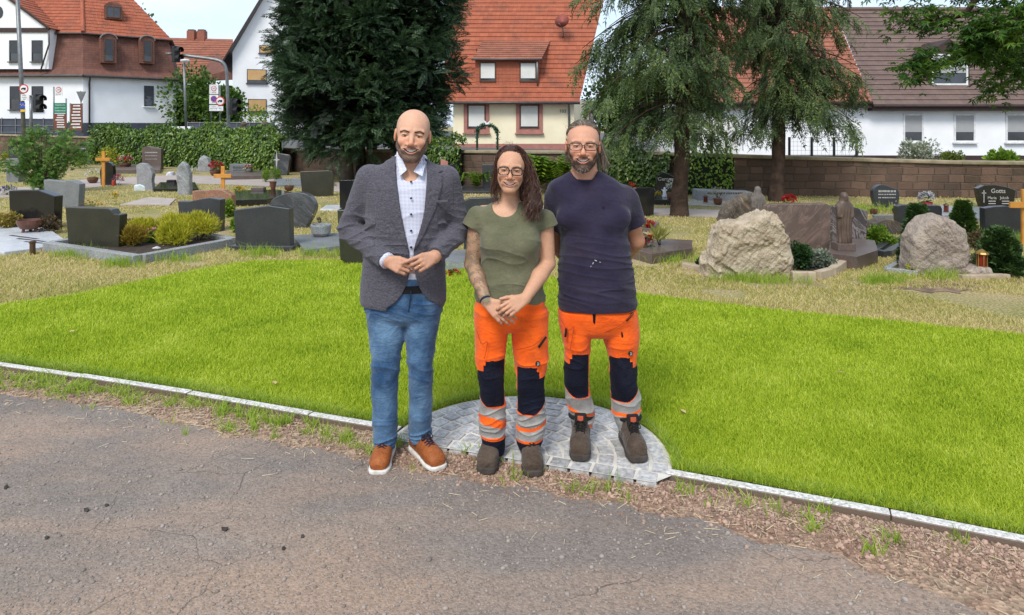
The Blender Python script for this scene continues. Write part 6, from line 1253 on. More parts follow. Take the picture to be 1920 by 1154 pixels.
for px, by, w, h, sd, lb in ((150, 316, 44, 32, 34, 'light green shrub right of the young tree'), (203, 320, 46, 46, 35, 'yellow flowering shrub behind the first cross'), (498, 342, 20, 26, 36, 'lime green grass tuft left of the star stone'), (520, 340, 22, 26, 37, 'lime green grass tuft before the star stone'), (22, 300, 36, 14, 38, 'low yellow green shrub on the grey pedestal'), (428, 408, 26, 34, 39, 'green leafy shrub right of the red granite stone'), (445, 436, 20, 26, 40, 'small green shrub left of the peaked gravestone')):
    ground_shrub(lb, px, by, w, h, YGR if sd in (35, 38) else LIM, 700, .07 if by < 350 else .05, OVAL if sd not in (36, 37) else NEED, seed=sd, up=1. if sd in (36, 37) else .3)
# ---- back left row by the hedge
hs('small dark stone far left in front of the wall', [(16, 302), (15, 276), (24, 272), (36, 274), (42, 281), (41, 302)], 302, .2, DKS, bars=2); hs('dark stone with a wavy outline and pale lettering', [(151, 308), (148, 274), (156, 268), (172, 270), (178, 279), (174, 308)], 308, .2, VEIN, smooth=True, bars=4)
hs('wide dark grey stone with lettering before the hedge', [(198, 307), (197, 276), (247, 277), (246, 307)], 307, .2, DKS, bars=3); hs('brown granite stone with a curved top before the hedge', [(266, 318), (266, 278), (276, 274), (288, 277), (302, 279), (302, 318)], 318, .2, BRG, bars=3)
boulder('rounded grey boulder before the hedge', [(369, 322), (371, 300), (379, 292), (388, 296), (397, 312), (397, 322)], 322, .35, GRB, 11, .03, .03); hs('low grey stone with lettering near the red flowers', [(430, 329), (430, 308), (470, 308), (470, 329)], 329, .22, MID, bars=3, wm=LETD); t = hs('slate stone with a pale four pointed star', [(516, 329), (513, 290), (522, 288), (540, 291), (543, 298), (538, 329)], 329, .2, VEIN)
X, Y = G(519, 329); b = MB(); s_ = Y / F; Z = (329 - 300) * s_; b.prism([(0, .35), (.03, .03), (.12, 0), (.03, -.03), (0, -.45), (-.03, -.03), (-.12, 0), (-.03, .03)], TM(X, Y - .02, Z), .02); b.build('star', LETT, t)
hs('irregular grey stone left of the pale upright stone', [(257, 358), (255, 311), (262, 306), (273, 308), (281, 316), (286, 326), (284, 340), (287, 358)], 358, .16, GRY); boulder('tall pale grey upright natural stone', [(333, 366), (331, 326), (335, 311), (345, 303), (353, 310), (357, 330), (355, 366)], 366, .2, GRB, 12, .015, .018, bulge=.05)
hs('grey pedestal stone at the far left', [(12, 342), (10, 298), (36, 298), (34, 342)], 342, .3, MID); hs('black oval stone behind the first wooden cross', [(189, 348), (187, 322), (192, 308), (202, 304), (210, 311), (212, 325), (212, 348)], 348, .16, BLK, smooth=True); hs('grey rounded stone between trunk and star stone', [(552, 322), (552, 309), (558, 306), (571, 308), (573, 322)], 322, .15, GRY)
cross('plain wooden cross at the left, before the black oval stone', 194, 350, 284, 299, 181, 208, .09, PINE); cross('plain wooden cross right of the pale upright stone', 418, 358, 312, 330, 402, 435, .10, PINE); cross('plain wooden cross cut by the right edge of the view', 1921, 462, 355, 384, 1889, 1955, .085, PINE)
plot('grave_slab', 'dark red brown slab under the brown granite stone', 'grave slab', [(205, 326), (300, 326), (303, 316), (215, 314)], .15, BRG); plot('grave_slab', 'brown slab before the low lettered stone', 'grave slab', [(420, 338), (526, 336), (520, 326), (425, 328)], .13, BRG); plot('grave_slab', 'black slab left of the pale upright stone', 'grave slab', [(288, 360), (372, 360), (366, 347), (300, 347)], .08, BLK); plot('grave_slab', 'grey slab under the trunk of the big conifer', 'grave slab', [(505, 352), (630, 350), (622, 340), (520, 340)], .08, MID)
hs('small black stone on the black slab', [(310, 350), (312, 338), (326, 338), (329, 350)], 350, .15, BLK)
flowers('red and white flowers in a brown bowl before the brown stone', 235, 320, 26, 22, [RED, RED, WHT], 60, COP, seed=14, z=.1, fs=.06); flowers('planter with green plants and white flowers left of the first cross', 174, 344, 24, 26, WHT, 20, COP, seed=15, fs=.05); flowers('pink flowers right of the first cross', 221, 348, 18, 20, PINK, 40, None, seed=16, fs=.05); flowers('red geraniums behind the second cross', 404, 330, 26, 26, RED, 70, COP, seed=17, fs=.06); flowers('red and cream flowers right of the low lettered stone', 466, 330, 16, 20, [RED, (.7, .65, .4)], 40, COP, seed=18, fs=.05); flowers('red flowers at the left edge', 3, 310, 18, 14, RED, 40, None, seed=19, fs=.06); flowers('white flowers beside the grey boulder', 362, 326, 12, 14, WHT, 12, None, seed=20, fs=.06)
lathe_thing('candle_jar', 'red candle jar right of the first cross', 'candle', 213, 349, [(.05, 0), (.05, .14), (.03, .16)], mat('red_plastic', (.45, .05, .03), rough=.3)); o = boulder('crumpled pale blue plastic bag in the grass', [(250, 358), (252, 348), (262, 345), (272, 349), (277, 358)], 358, .2, mat('plastic_bag', (.42, .55, .60), (.65, .66, .62), 9, .4), 13, .03, .02, 'bag', 'plastic_bag', bulge=.04); del o['group']
boulder('flat white stone before the hedge', [(308, 330), (312, 323), (320, 323), (324, 330)], 330, .3, WSL, 14, .02, .025, 'stone', 'white_stone', bulge=.05)
# ---- centre back
hs('dark upright stone behind the woman\'s head', [(905, 358), (904, 309), (930, 309), (932, 358)], 358, .16, DKS); plot('grave_slab', 'dark slab left of the woman\'s head', 'grave slab', [(862, 364), (930, 364), (932, 352), (870, 350)], .07, DKS); hs('black stone just right of the bald man\'s shoulder', [(842, 354), (841, 310), (853, 306), (856, 354)], 354, .16, BLK); hs('reddish carved stone beside the bald man\'s shoulder', [(826, 352), (826, 298), (840, 304), (841, 352)], 352, .12, PINKS)
hs('brown stone with a scroll and lettering right of the long haired man', [(1148, 364), (1147, 316), (1160, 313), (1172, 318), (1187, 315), (1189, 364)], 364, .14, BRG, bars=4); hs('black gravestone at the elbow of the navy shirt man', [(1196, 406), (1190, 354), (1194, 352), (1228, 353), (1229, 357), (1226, 406)], 406, .14, BLK, R(8))
t = hs('black heart shaped stone with name lettering before the ivy', [(1232, 374), (1229, 345), (1233, 330), (1243, 323), (1252, 326), (1264, 332), (1264, 374)], 374, .14, BLK, words=['Gerner'], wsize=.10); plot('grave_slab', 'black slab before the heart shaped stone', 'grave slab', [(1226, 384), (1266, 386), (1266, 372), (1230, 370)], .12, BLK)
flowers('yellow flowers on the black slab', 1234, 382, 12, 12, YEL, 30, None, seed=21, z=.12); flowers('tall bouquet of white lilies beside the heart shaped stone', 1257, 384, 14, 36, WHT, 16, COP, seed=22, z=.1, fs=.06); flowers('red roses behind the black gravestone', 1184, 368, 14, 26, RED, 24, None, seed=23, fs=.05); flowers('red begonias in the brown bordered bed', 1215, 432, 24, 18, RED, 26, None, seed=24, fs=.045)
fd = Field((-.09, -.09, 0), (.09, .09, .28), .006); fd.add(cap((0, 0, .02), (0, 0, .14), .05, .03), .02); fd.add(ell((0, 0, .19), (.028, .028, .03)), .015); [fd.add(cap((q * .015, .01, .13), (q * .06, .02, .17), .02, .01), .01) for q in (-1, 1)]; o = fmesh(fd, 'angel_figure', WHS, None); X, Y = G(1246, 380); o.location = (X, Y, .12); tag(o, 'small white angel figure on the black slab', 'figure')
border('brown border round the red begonias', [(1190, 434), (1222, 437), (1233, 424), (1200, 420)], .06, .07, BRG); plot('grave_slab', 'brown granite slab at the elbow of the navy shirt man', 'grave slab', [(1180, 484), (1222, 496), (1298, 484), (1298, 468), (1190, 462)], .13, BRG)
lantern('brown lantern on the brown granite slab', 1207, 482, 16, 26, BRZ, .13); flowers('red figurine and flowers beside the lantern', 1219, 482, 8, 22, RED, 18, None, seed=25, z=.13); ground_shrub('tuft of yellowish grass on the brown granite slab', 1238, 478, 36, 30, [(0, (.2, .2, .04)), (1, (.42, .40, .12))], 160, .12, NEED, 'grass_tuft', 'plant', 45, z=.12, up=1.6, shell=.1)
t = hs('long low pale stone lying before the wall', [(1308, 376), (1309, 357), (1412, 361), (1413, 378)], 378, .5, GRY, bars=1, wm=LETD); plot('gravel_bed', 'pale gravel bed before the long low stone', 'grave bed', [(1288, 386), (1420, 392), (1420, 378), (1292, 375)], .02, mat('pale_gravel', (.42, .39, .35), (.28, .26, .23), 60, .95, .6, 60)); lantern('brown lantern on the long low stone', 1323, 384, 9, 14, BRZ, .05); lathe_thing('planter_bowl', 'dark pots with dry twigs on the gravel bed', 'planter', 1346, 386, [(.06, 0), (.09, .05), (.10, .14), (.08, .14)], COP, .02); ground_shrub('pale dry twigs in the dark pots', 1346, 384, 30, 26, [(0, (.3, .27, .18)), (1, (.5, .47, .36))], 120, .07, NEED, 'twigs', 'plant', 46, z=.1)
# ---- right
boulder('dark mossy boulder behind the cream boulder', [(1348, 432), (1352, 400), (1368, 380), (1392, 366), (1412, 362), (1430, 372), (1442, 400), (1444, 432)], 432, .3, DKB, 21, .025, .018)
def figure(label, px, by, z0, top, m, big=True, name='statue'):
    X, Y = G(px, by); s_ = Y / F; H = (by - top) * s_ - z0; r_ = H / 7; fd = Field((-.28 * H, -.28 * H, -.01), (.28 * H, .28 * H, H * 1.04), max(.006, H / 110))
    fd.add(loft([(0, 0, 0, .13 * H, .11 * H), (.25 * H, 0, 0, .135 * H, .10 * H), (.5 * H, 0, 0, .145 * H, .10 * H), (.68 * H, 0, 0, .16 * H, .10 * H), (.78 * H, 0, 0, .13 * H, .085 * H), (.84 * H, 0, 0, .065 * H, .07 * H)], 2.2), .02); fd.add(ell((0, -.01, .90 * H), (.065 * H, .07 * H, .085 * H)), .03); fd.add(cap((0, .02, .93 * H), (0, .05 * H, .70 * H), .06 * H, .11 * H), .03)
    for q in (-1, 1): fd.add(cap((q * .13 * H, 0, .72 * H), (q * .12 * H, -.06 * H, .52 * H), .04 * H, .035 * H), .02)
    fd.push(lambda x, y, z: .010 * H * np.sin(np.arctan2(y, x) * 11 + 2 * np.sin(z / H * 5)) * sm(.72 * H - z + 0 * x, 0, .2 * H)); o = fmesh(fd, name, m, None); o.location = (X, Y, z0); return tag(o, label, 'statue', 'cloaked stone figures seen from behind')
figure('grey brown cloaked figure standing on the dark boulder stone', 1421, 436, .05, 349, mat('statue_stone', (.17, .14, .12), (.10, .085, .075), 14, .8))
hs('broad brown marble gravestone behind the cream boulder', [(1441, 480), (1437, 388), (1444, 383), (1554, 383), (1561, 389), (1560, 480)], 480, .14, BRM, R(6)); hs('dark gravestone with white veins and a sloping top', [(1560, 466), (1558, 386), (1600, 388), (1632, 397), (1627, 466)], 466, .14, DVN, R(10))
plot('grave_slab', 'brown granite plinth slab carrying the tall cloaked statue', 'grave slab', [(1553, 500), (1607, 508), (1646, 494), (1640, 474), (1590, 470), (1556, 478)], .17, BRG); b = MB(); X, Y = G(1581, 494); b.box((X, Y, .215), (.22, .2, .09)); tag(b.build('pedestal', BRG, bevel=.006), 'small brown pedestal under the tall cloaked statue', 'pedestal')
figure('tall brown bronze cloaked statue on the brown plinth', 1583, 494, .26, 360, mat('statue_bronze', (.15, .10, .075), (.085, .06, .045), 10, .5, metal=.25))
boulder('big cream coloured boulder with brown streaks', [(1323, 524), (1326, 500), (1340, 470), (1350, 427), (1360, 419), (1392, 417), (1425, 402), (1446, 400), (1466, 412), (1480, 450), (1488, 490), (1486, 524)], 524, .42, CRM, 22, .044, .010)
boulder('big rounded pinkish boulder with a dark cleft', [(1714, 517), (1713, 448), (1724, 425), (1745, 408), (1764, 404), (1790, 413), (1812, 432), (1822, 465), (1823, 492), (1808, 517)], 517, .38, PNK, 23, .022, .010); boulder('flat pale stone carrying the brass lantern', [(1814, 522), (1818, 508), (1838, 502), (1862, 504), (1872, 522)], 522, .3, PNK, 24, .012, .010, 'stone', 'flat_stone', bulge=.05)
lantern('brass lantern on the flat pale stone', 1841, 519, 21, 38, BRASS, .085); boulder('white rounded pebble at the right border', [(1870, 514), (1874, 506), (1884, 506), (1890, 514)], 514, .1, WSL, 25, .004, .008, 'stone', 'white_stone', bulge=.03)
border('beige sandstone border curving round the cream boulder', [(1484, 526), (1528, 527), (1560, 518), (1586, 500)], .09, .10, mat('beige_kerb', (.46, .37, .26), (.34, .26, .18), 8, .9, .4, 50), False); border('beige border stones left of the cream boulder', [(1282, 502), (1330, 512)], .09, .06, MATS['beige_kerb'], False); border('pale border round the pinkish boulder', [(1722, 516), (1662, 510), (1712, 484), (1760, 486)], .07, .05, GRY, False); border('pale border at the right edge', [(1800, 524), (1890, 522), (1960, 500)], .08, .05, MATS['beige_kerb'], False)
plot('soil_bed', 'dark soil bed right of the cream boulder', 'grave bed', [(1487, 520), (1530, 522), (1575, 500), (1560, 488), (1487, 490)], .04, EARTH); plot('soil_bed', 'dark soil bed round the pinkish boulder', 'grave bed', [(1680, 510), (1722, 512), (1890, 516), (1935, 495), (1850, 480), (1716, 486)], .02, EARTH)
ground_shrub('dark green rounded shrub right of the cream boulder', 1500, 512, 44, 52, DKG, 1700, .035, seed=50, z=.03); ground_shrub('silvery ground cover inside the beige border', 1535, 508, 54, 34, SIL, 1500, .035, seed=51, z=.03); ground_shrub('dark green low plants left of the cream boulder', 1318, 502, 30, 20, DKG, 700, .035, seed=52)
MGR = [(0, (.02, .045, .015)), (.5, (.05, .105, .028)), (1, (.13, .20, .05))]
def cone_tree(label, px, by, wpx, hpx, stops, seed, n=2600, p=1.):
    X, Y = G(px, by); s_ = Y / F; rng = np.random.default_rng(seed); t = thing('dwarf_conifer', label, 'shrub', (X, Y, 0), 0, 'dwarf conifers on the right graves'); H, W_ = hpx * s_, wpx * s_ / 2; z = rng.uniform(0, 1, n) ** 1.25; a = rng.uniform(0, 6.283, n); lump = 1 + .22 * np.sin(a * 4 + z * 17) + .15 * np.sin(a * 7 - z * 23)
    r = W_ * (1 - z) ** (.75 * p) * lump * rng.uniform(.65, 1, n) + .012; pt = np.stack([X + np.cos(a) * r, Y + np.sin(a) * r, z * H + .01], 1); d = np.stack([np.cos(a), np.sin(a), np.full(n, .75)], 1) + rng.normal(0, .3, (n, 3)); foliage('foliage', leafmat('dwarf%d' % seed, stops, 4, .2), t, [(spray(4, .055, .03, .012, .1, 3), pt, frames(d, rng.uniform(-1, 1, n)), rng.uniform(.7, 1.4, n))]); pipe('stem', BARK, t, [(X, Y, -.02), (X, Y, H * .8)], .015)
cone_tree('slender dark dwarf conifer left of the pinkish boulder', 1720, 502, 46, 112, MGR, 61, 3200, .8); cone_tree('lumpy dark green dwarf conifer right of the brass lantern', 1874, 514, 60, 78, MGR, 62, 3200, .6); cone_tree('mid green dwarf conifer behind the pinkish boulder', 1805, 456, 46, 74, GRN, 63, 2000)
ground_shrub('reddish brown shrub behind the pinkish boulder', 1830, 470, 34, 40, [(0, (.08, .05, .03)), (1, (.24, .2, .08))], 500, .04, seed=53); ground_shrub('yellow green shrub beside the dark veined gravestone', 1645, 464, 38, 44, LIM, 1300, .045, seed=54); ground_shrub('low bright green shrub inside the black border', 1668, 462, 36, 18, LIM, 700, .04, seed=55); ground_shrub('small yellow green plant at the foot of the pinkish boulder', 1712, 514, 18, 18, YGR, 260, .04, OVAL, seed=56, z=.02)
border('black granite border right of the statue', [(1640, 480), (1662, 484), (1700, 462), (1672, 456)], .10, .09, DKS); hs('low dark rock slab behind the black border', [(1634, 440), (1640, 420), (1660, 413), (1680, 415), (1697, 424), (1695, 440)], 440, .3, DKB, smooth=True); lathe_thing('grave_lantern', 'small dark lantern beside the dark rock slab', 'lantern', 1663, 458, [(.04, 0), (.045, .02), (.04, .1), (.05, .12), (.02, .15)], BLK, .05)
hs('dark green stone with a curved top near the wall', [(1644, 390), (1638, 372), (1638, 358), (1646, 349), (1658, 347), (1672, 352), (1684, 356), (1687, 368), (1683, 390)], 390, .14, DKS, smooth=True, bars=3); hs('low wide dark grey stone in the right middle', [(1684, 428), (1683, 388), (1692, 385), (1764, 386), (1767, 392), (1766, 428)], 428, .14, DKS); plot('grave_slab', 'pale grey slab behind the low wide dark stone', 'grave slab', [(1690, 408), (1786, 410), (1786, 392), (1722, 388)], .06, GRY)
flowers('white and lilac flowers in a red pot before the wall', 1737, 398, 26, 32, [WHT, WHT, (.45, .38, .65)], 70, mat('red_pot', (.35, .03, .05), rough=.3), seed=30, z=.06, fs=.045); lantern('small bronze lantern on the pale grey slab', 1774, 404, 9, 18, BRZ, .05); flowers('bowl of green plants at the foot of the curved stone', 1682, 402, 22, 24, (.5, .5, .4), 10, BLK, seed=31); flowers('small planter with pale blossoms left of the curved stone', 1638, 402, 18, 22, (.55, .5, .3), 14, COP, seed=32); flowers('red flowers and a white lantern at the foot of the second conifer', 1480, 384, 22, 18, RED, 50, None, seed=33, fs=.05)
t = hs('black gravestone lettered Gotts Maria Jakob near the wall', [(1844, 392), (1838, 378), (1833, 354), (1846, 348), (1866, 347), (1888, 351), (1905, 357), (1899, 392)], 392, .14, BLK, words=['Gotts', 'Maria   Jakob'], wsize=.105); X, Y = G(1869, 392); b = MB(); s_ = Y / F; b.box((X - .27, Y - .004, .26), (.014, .006, .26)); b.box((X - .27, Y - .004, .33), (.09, .006, .014)); b.build('cross_emblem', LETT, t, uv=False); b = MB()
for q in (-1, 1):
    for i in range(2): b.box((X + .04 + q * .14, Y - .003, .16 - i * .05), (.15, .004, .018))
b.build('dates', LETT, t, uv=False)
hs('dark grey stone with a curved top at the right edge', [(1848, 442), (1847, 391), (1866, 388), (1888, 387), (1918, 391), (1918, 442)], 442, .14, DKS, smooth=False); plot('grave_slab', 'grey slab left of the lettered black gravestone', 'grave slab', [(1800, 416), (1850, 418), (1850, 396), (1812, 394)], .08, MID); flowers('green plant in a vase before the lettered black gravestone', 1822, 414, 12, 34, (.4, .5, .3), 10, GRY, seed=34)
hs('pale slab standing behind the curved stone, under the planter', [(1640, 412), (1640, 404), (1684, 404), (1684, 412)], 412, .1, MID)
sheet('soil', [G(*p) for p in [(1770 + (76 + 16 * math.sin(a * 5) + 12 * math.sin(a * 11 + 1)) * math.cos(a), 538 + (12 + 3 * math.sin(a * 7)) * math.sin(a)) for a in np.linspace(0, 6.2, 60)]], .006, mat('bare_soil', (.26, .175, .115), (.12, .08, .055), 7, .95, .8, 50))
# longer grass tufts standing against the stones
tx, ty = [], []
for px, by, n_ in ((150, 480, 90), (230, 500, 60), (330, 490, 50), (480, 480, 60), (590, 480, 50), (1260, 490, 40), (1400, 528, 80), (1470, 530, 40), (1650, 530, 80), (1760, 522, 60), (1880, 452, 120), (1860, 440, 80), (1620, 395, 60), (1560, 394, 60), (1700, 395, 50)):
    for _ in range(n_): x_, y_ = G(px + random.gauss(0, 26), by + random.gauss(0, 3)); tx.append(x_); ty.append(y_)
x = np.repeat(tx, 6) + RNG.normal(0, .03, len(tx) * 6); y = np.repeat(ty, 6) + RNG.normal(0, .03, len(tx) * 6)
V, Fc = blades(x, y, np.zeros(len(x)), np.clip(RNG.normal(.09, .04, len(x)), .03, .24), np.maximum(.003, y * .0007), .6); stuff('grass_tufts', 'longer grass tufts at the foot of the stones', V, Fc, WEEDM, 'grass')
for px, py in ((122, 640), (512, 744), (1590, 722), (1290, 802)):
    X, Y = G(px, py); o = link('fallen_leaf', mesh_np('fallen_leaf', np.array(OVAL[0]) * .045, np.array(OVAL[1]), mat('dry_leaf', (.55, .40, .20), (.35, .2, .09), 30, .7))); o.location = (X, Y + .05, .062); o.rotation_euler = (.2, .15, random.uniform(0, 6)); tag(o, 'small dry leaf lying on the bright lawn', 'leaf', 'dry leaves on the lawn')
# ------------------------------------------------------------------ people
def lofty(rows, n=2.4):
    """like loft, but laid along Y: rows of (y, cx, cz, rx, rz)"""
    f, lo, hi = loft(rows, n); return (lambda X, Y, Z: f(X, Z, Y)), (lo[0], lo[2], lo[1]), (hi[0], hi[2], hi[1])
def cyl(a, b, ra, rb=None):
    f, lo, hi = cap(a, b, ra, rb); a, b = np.array(a, float), np.array(b, float); d = (b - a); L = np.linalg.norm(d); d /= L
    return (lambda X, Y, Z: np.maximum(f(X, Y, Z), (X - b[0]) * d[0] + (Y - b[1]) * d[1] + (Z - b[2]) * d[2])), lo, hi
def pxrows(Y, rows, dy=0, grow=0):
    """silhouette rows (py, px left, px right, half depth[, cy shift]) traced at distance Y -> loft rows"""
    o = []
    for r in rows:
        x0, x1 = (r[1] - 960) / F * Y, (r[2] - 960) / F * Y; z = CAM_H - (r[0] - HOR) / F * Y
        o.append((z, (x0 + x1) / 2, Y + dy + (r[4] if len(r) > 4 else 0), (x1 - x0) / 2 + grow, r[3] + grow))
    return o
def proj(x, y, z): return 960 + F * x / y, HOR + F * (CAM_H - z) / y
def folds(amp, zc, zs, f, seed, ang=.5):
    """crisp slanting cloth creases gathered round height zc"""
    def g(X, Y, Z):
        w = .035 * snoise(X, Y, Z, f * .7, seed + 500, 4); n = snoise(X * .35 + Z * ang, Y * .45, Z * 1.25 + w, f, seed, 5)
        return amp * (.9 - 2.2 * np.abs(n) / (.35 + np.abs(n))) * np.exp(-((Z - zc) / zs) ** 2)
    return g
def shoe(parent, o, th, kind, um, sm_, lm, bow=True):
    M = euler(0, 0, th); t = np.array((o[0], o[1], o[2] if len(o) > 2 else .007))
    boot = kind == 'boot'; sq = 1 if boot else .72
    up = [(-.152, 0, .034, .024, .014), (-.143, 0, .038, .039, .026), (-.12, 0, .043, .047, .036), (-.09, 0, .047, .050, .043), (-.05, 0, .052, .047, .047), (0, 0, .062, .041, .058), (.06, 0, .068, .037, .060), (.11, 0, .068, .034, .058), (.128, 0, .062, .024, .045)]
    if boot: up = [(y, cx, cz + .006, rx + .004, rz + .007) for y, cx, cz, rx, rz in up]
    so = [(-.160, 0, .017, .026, .014), (-.150, 0, .017, .043, .016), (-.12, 0, .017, .053, .016), (-.09, 0, .017, .055, .016), (-.05, 0, .017, .049, .016), (0, 0, .017, .042, .016), (.07, 0, .018, .041, .018), (.115, 0, .018, .037, .018), (.135, 0, .018, .024, .017)]
    lo, hi = t - .22, t + .22; lo[2] = t[2] - .02
    u = Field(lo, hi, .0033)
    u.add(local(lofty(up, 2.3), M, t), .006)
    if boot:
        u.add(local(loft([(.05, 0, .042, .042, .056), (.09, 0, .046, .047, .058), (.13, 0, .046, .056, .064), (.155, 0, .046, .058, .064)], 2.2), M, t), .02)
        u.add(local(ell((0, -.105, .045), (.050, .048, .036)), M, t), .004)              # toe cap
        u.add(local(cap((0, -.035, .085), (0, -.012, .150), .028, .034), M, t), .012)    # tongue
    else:
        u.add(local(ell((0, .07, .085), (.040, .052, .035)), M, t), .01); u.add(local(cap((0, -.045, .085), (0, .02, .118), .018, .02), M, t), .008)
    u.push(lambda X, Y, Z: .0012 * snoise(X, Y, Z, 22, 4))
    ob = fmesh(u, 'boot' if boot else 'shoe', um, parent)
    if boot:
        r_ = Field(lo, hi, .0035); ring = [(.0545 * math.cos(a), .044 + .062 * math.sin(a), .150 - .006 * math.sin(a)) for a in np.linspace(0, 6.2832, 21)]
        for p_, q_ in zip(ring, ring[1:]): r_.add(local(cap(p_, q_, .0125), M, t), .006)
        r_.add(local(rbox((0, -.032, .160), (.062, .022, .062), .009, euler(-12, 0, 0)), M, t), .008); fmesh(r_, 'padded_collar', LACEB, ob)
    s = Field(lo, hi, .0033); s.add(local(lofty([(y, cx, cz * sq, rx, rz * sq) for y, cx, cz, rx, rz in so], 5), M, t), .004)
    fmesh(s, 'sole', sm_, ob)
    T = lambda p: tuple(t + M @ np.array(p)); b = MB(); n = 6 if boot else 5
    c0, c1, nn, rr = ((-.040, .078), (-.014, .142), np.array((-.93, .36)), .033) if boot else ((-.058, .074), (.012, .112), np.array((-.48, .88)), .024)
    def on(k): return np.array(c0) + (np.array(c1) - np.array(c0)) * k + nn * rr
    for i in range(n):
        (y, z), (y2, z2) = on(i / n), on((i + .8) / n); w = .025 - .001 * i; d = .013 if boot else .004; e = .002 if boot else .010
        b.tube(crv([T((-w, y + d, z - e)), T((-w * .5, y, z)), T((w * .5, y2, z2)), T((w, y2 + d, z2 - e))], 3), .0026, 5)
        b.tube(crv([T((w, y + d, z - e)), T((w * .5, y, z)), T((-w * .5, y2, z2)), T((-w, y2 + d, z2 - e))], 3), .0026, 5)
    yk, zk = on(1.0 if boot else .95); yk -= .004
    for q in (-1, 1) if bow else ():
        b.tube(crv([T((0, yk, zk)), T((q * .022, yk - .010, zk + .006)), T((q * .032, yk - .018, zk - .022)), T((q * .010, yk - .012, zk - .012))], 4), .0026, 5)
        b.tube(crv([T((0, yk, zk)), T((q * .016, yk - .014, zk - .016)), T((q * .022, yk - .024, zk - .050))], 4), .0024, 5)
    b.build('lace', lm, ob, True, uv=False); return ob
JEANS = cloth('denim', (.022, .064, .142), (.125, .225, .345), 6, 700, .45, .85, lo=.36, hi=.66)
TWEED = cloth('jacket_jersey', (.052, .052, .066), (.115, .105, .12), 160, 500, .5, .95, stripes=(.5, 1, 1.6))
m, nt = newmat('checked_shirt'); o_ = N(nt, 'ShaderNodeSeparateXYZ', {0: N(nt, 'ShaderNodeTexCoord').outputs['Object']})
gx = mth(nt, 'GREATER_THAN', mth(nt, 'FRACT', mth(nt, 'MULTIPLY', o_.outputs[0], 150)), .52); gz = mth(nt, 'GREATER_THAN', mth(nt, 'FRACT', mth(nt, 'MULTIPLY', o_.outputs[2], 150)), .52)
finish(nt, mix(nt, mth(nt, 'MULTIPLY', gx, gz), (.68, .69, .76), (.13, .15, .34)), .8, noise(nt, 500, 2), .2, spec=.2); CHECK = m
OLIVE = cloth('olive_jersey', (.112, .112, .062), (.155, .150, .092), 10, 900, .3, .95)
NAVY = cloth('navy_jersey', (.019, .015, .034), (.032, .026, .050), 8, 900, .3, .92, soil=.25)
ORANGE = cloth('hi_vis_orange', (.95, .135, .008), (.80, .10, .006), 12, 700, .35, .75, soil=.45)
DNAVY = cloth('navy_canvas', (.004, .005, .012), (.007, .009, .021), 14, 700, .4, .8, soil=.2, sheen=.02)
REFL = cloth('reflective_tape', (.25, .24, .22), (.32, .305, .28), 20, 500, .2, .42, soil=.45)
TAN = cloth('tan_leather', (.32, .10, .028), (.24, .068, .02), 18, 300, .3, .45, sheen=0)
BROWNB = cloth('brown_nubuck', (.055, .037, .025), (.095, .068, .049), 12, 300, .5, .9, soil=.5)
SOLEW = mat('sole_white', (.7, .68, .63), (.5, .46, .4), 30, .7); SOLEB = mat('sole_brown', (.04, .03, .024), (.07, .055, .045), 20, .9, .4, 90)
LACEN = mat('lace_navy', (.012, .014, .035), rough=.9); LACEB = mat('lace_black', (.012, .010, .009), rough=.9)
HAIRD = mat('dark_brown_hair', (.030, .013, .008), (.11, .045, .026), 0, .42, island=True); HAIRG = mat('greying_brown_hair', (.075, .048, .03), (.33, .27, .21), 0, .5, island=True)
BEARD = mat('dark_beard', (.04, .025, .018), (.13, .09, .068), 0, .7, island=True)
BLACKF = mat('black_frame', (.012, .010, .010), rough=.25)
def beard_hair(parent, name, fdV, L, mask, n, ln, m, M, s, down=.6):
    """short hairs rooted on the face where mask>0"""
    idx = np.flatnonzero(mask > .4); idx = RNG.choice(idx, n); p = fdV[idx] + RNG.normal(0, .0012, (n, 3)); l = L[idx]
    d = np.stack([l[:, 0] * 5, np.full(n, -.55), np.full(n, -down)], 1) + RNG.normal(0, .35, (n, 3)); d /= np.linalg.norm(d, axis=1, keepdims=True); d = d @ np.array(M).T
    q = ln * RNG.uniform(.5, 1.2, (n, 1)); dn = np.array(M) @ np.array([0, .25, -1.])
    paths = np.stack([p, p + d * q * .5, p + d * q * .8 + dn * q * .25], 1); return strands(name, paths, np.full(n, .0011 * s), m, parent, .3)
def jawmask(L):
    x, y, z = L.T; ax = np.abs(x); zc = spl([0, .02, .034, .048, .058, .066, .072], [-.0445, -.046, -.062, -.050, -.030, -.004, .008], ax)
    w = .0295; lip = (ax < w * .98) * (z > LIP_L[0] + LIP_L[1] * (x / w) ** 2 - .005) * (z < LIP_U[0] + LIP_U[1] * (x / w) ** 2 + .0005) * (y < -.06)
    st = (ax < .036) * sm(z, -.058 + 3 * ax * ax, -.054) * (1 - sm(z, -.0455 - .25 * ax, -.0425 - .25 * ax)) * (y < -.06)   # moustache
    return np.maximum(st, (1 - sm(z, zc - .006, zc + .004))) * (1 - sm(y, -.012, .004)) * (1 - lip) * sm(z, -.130, -.116) * (ax < .0735)

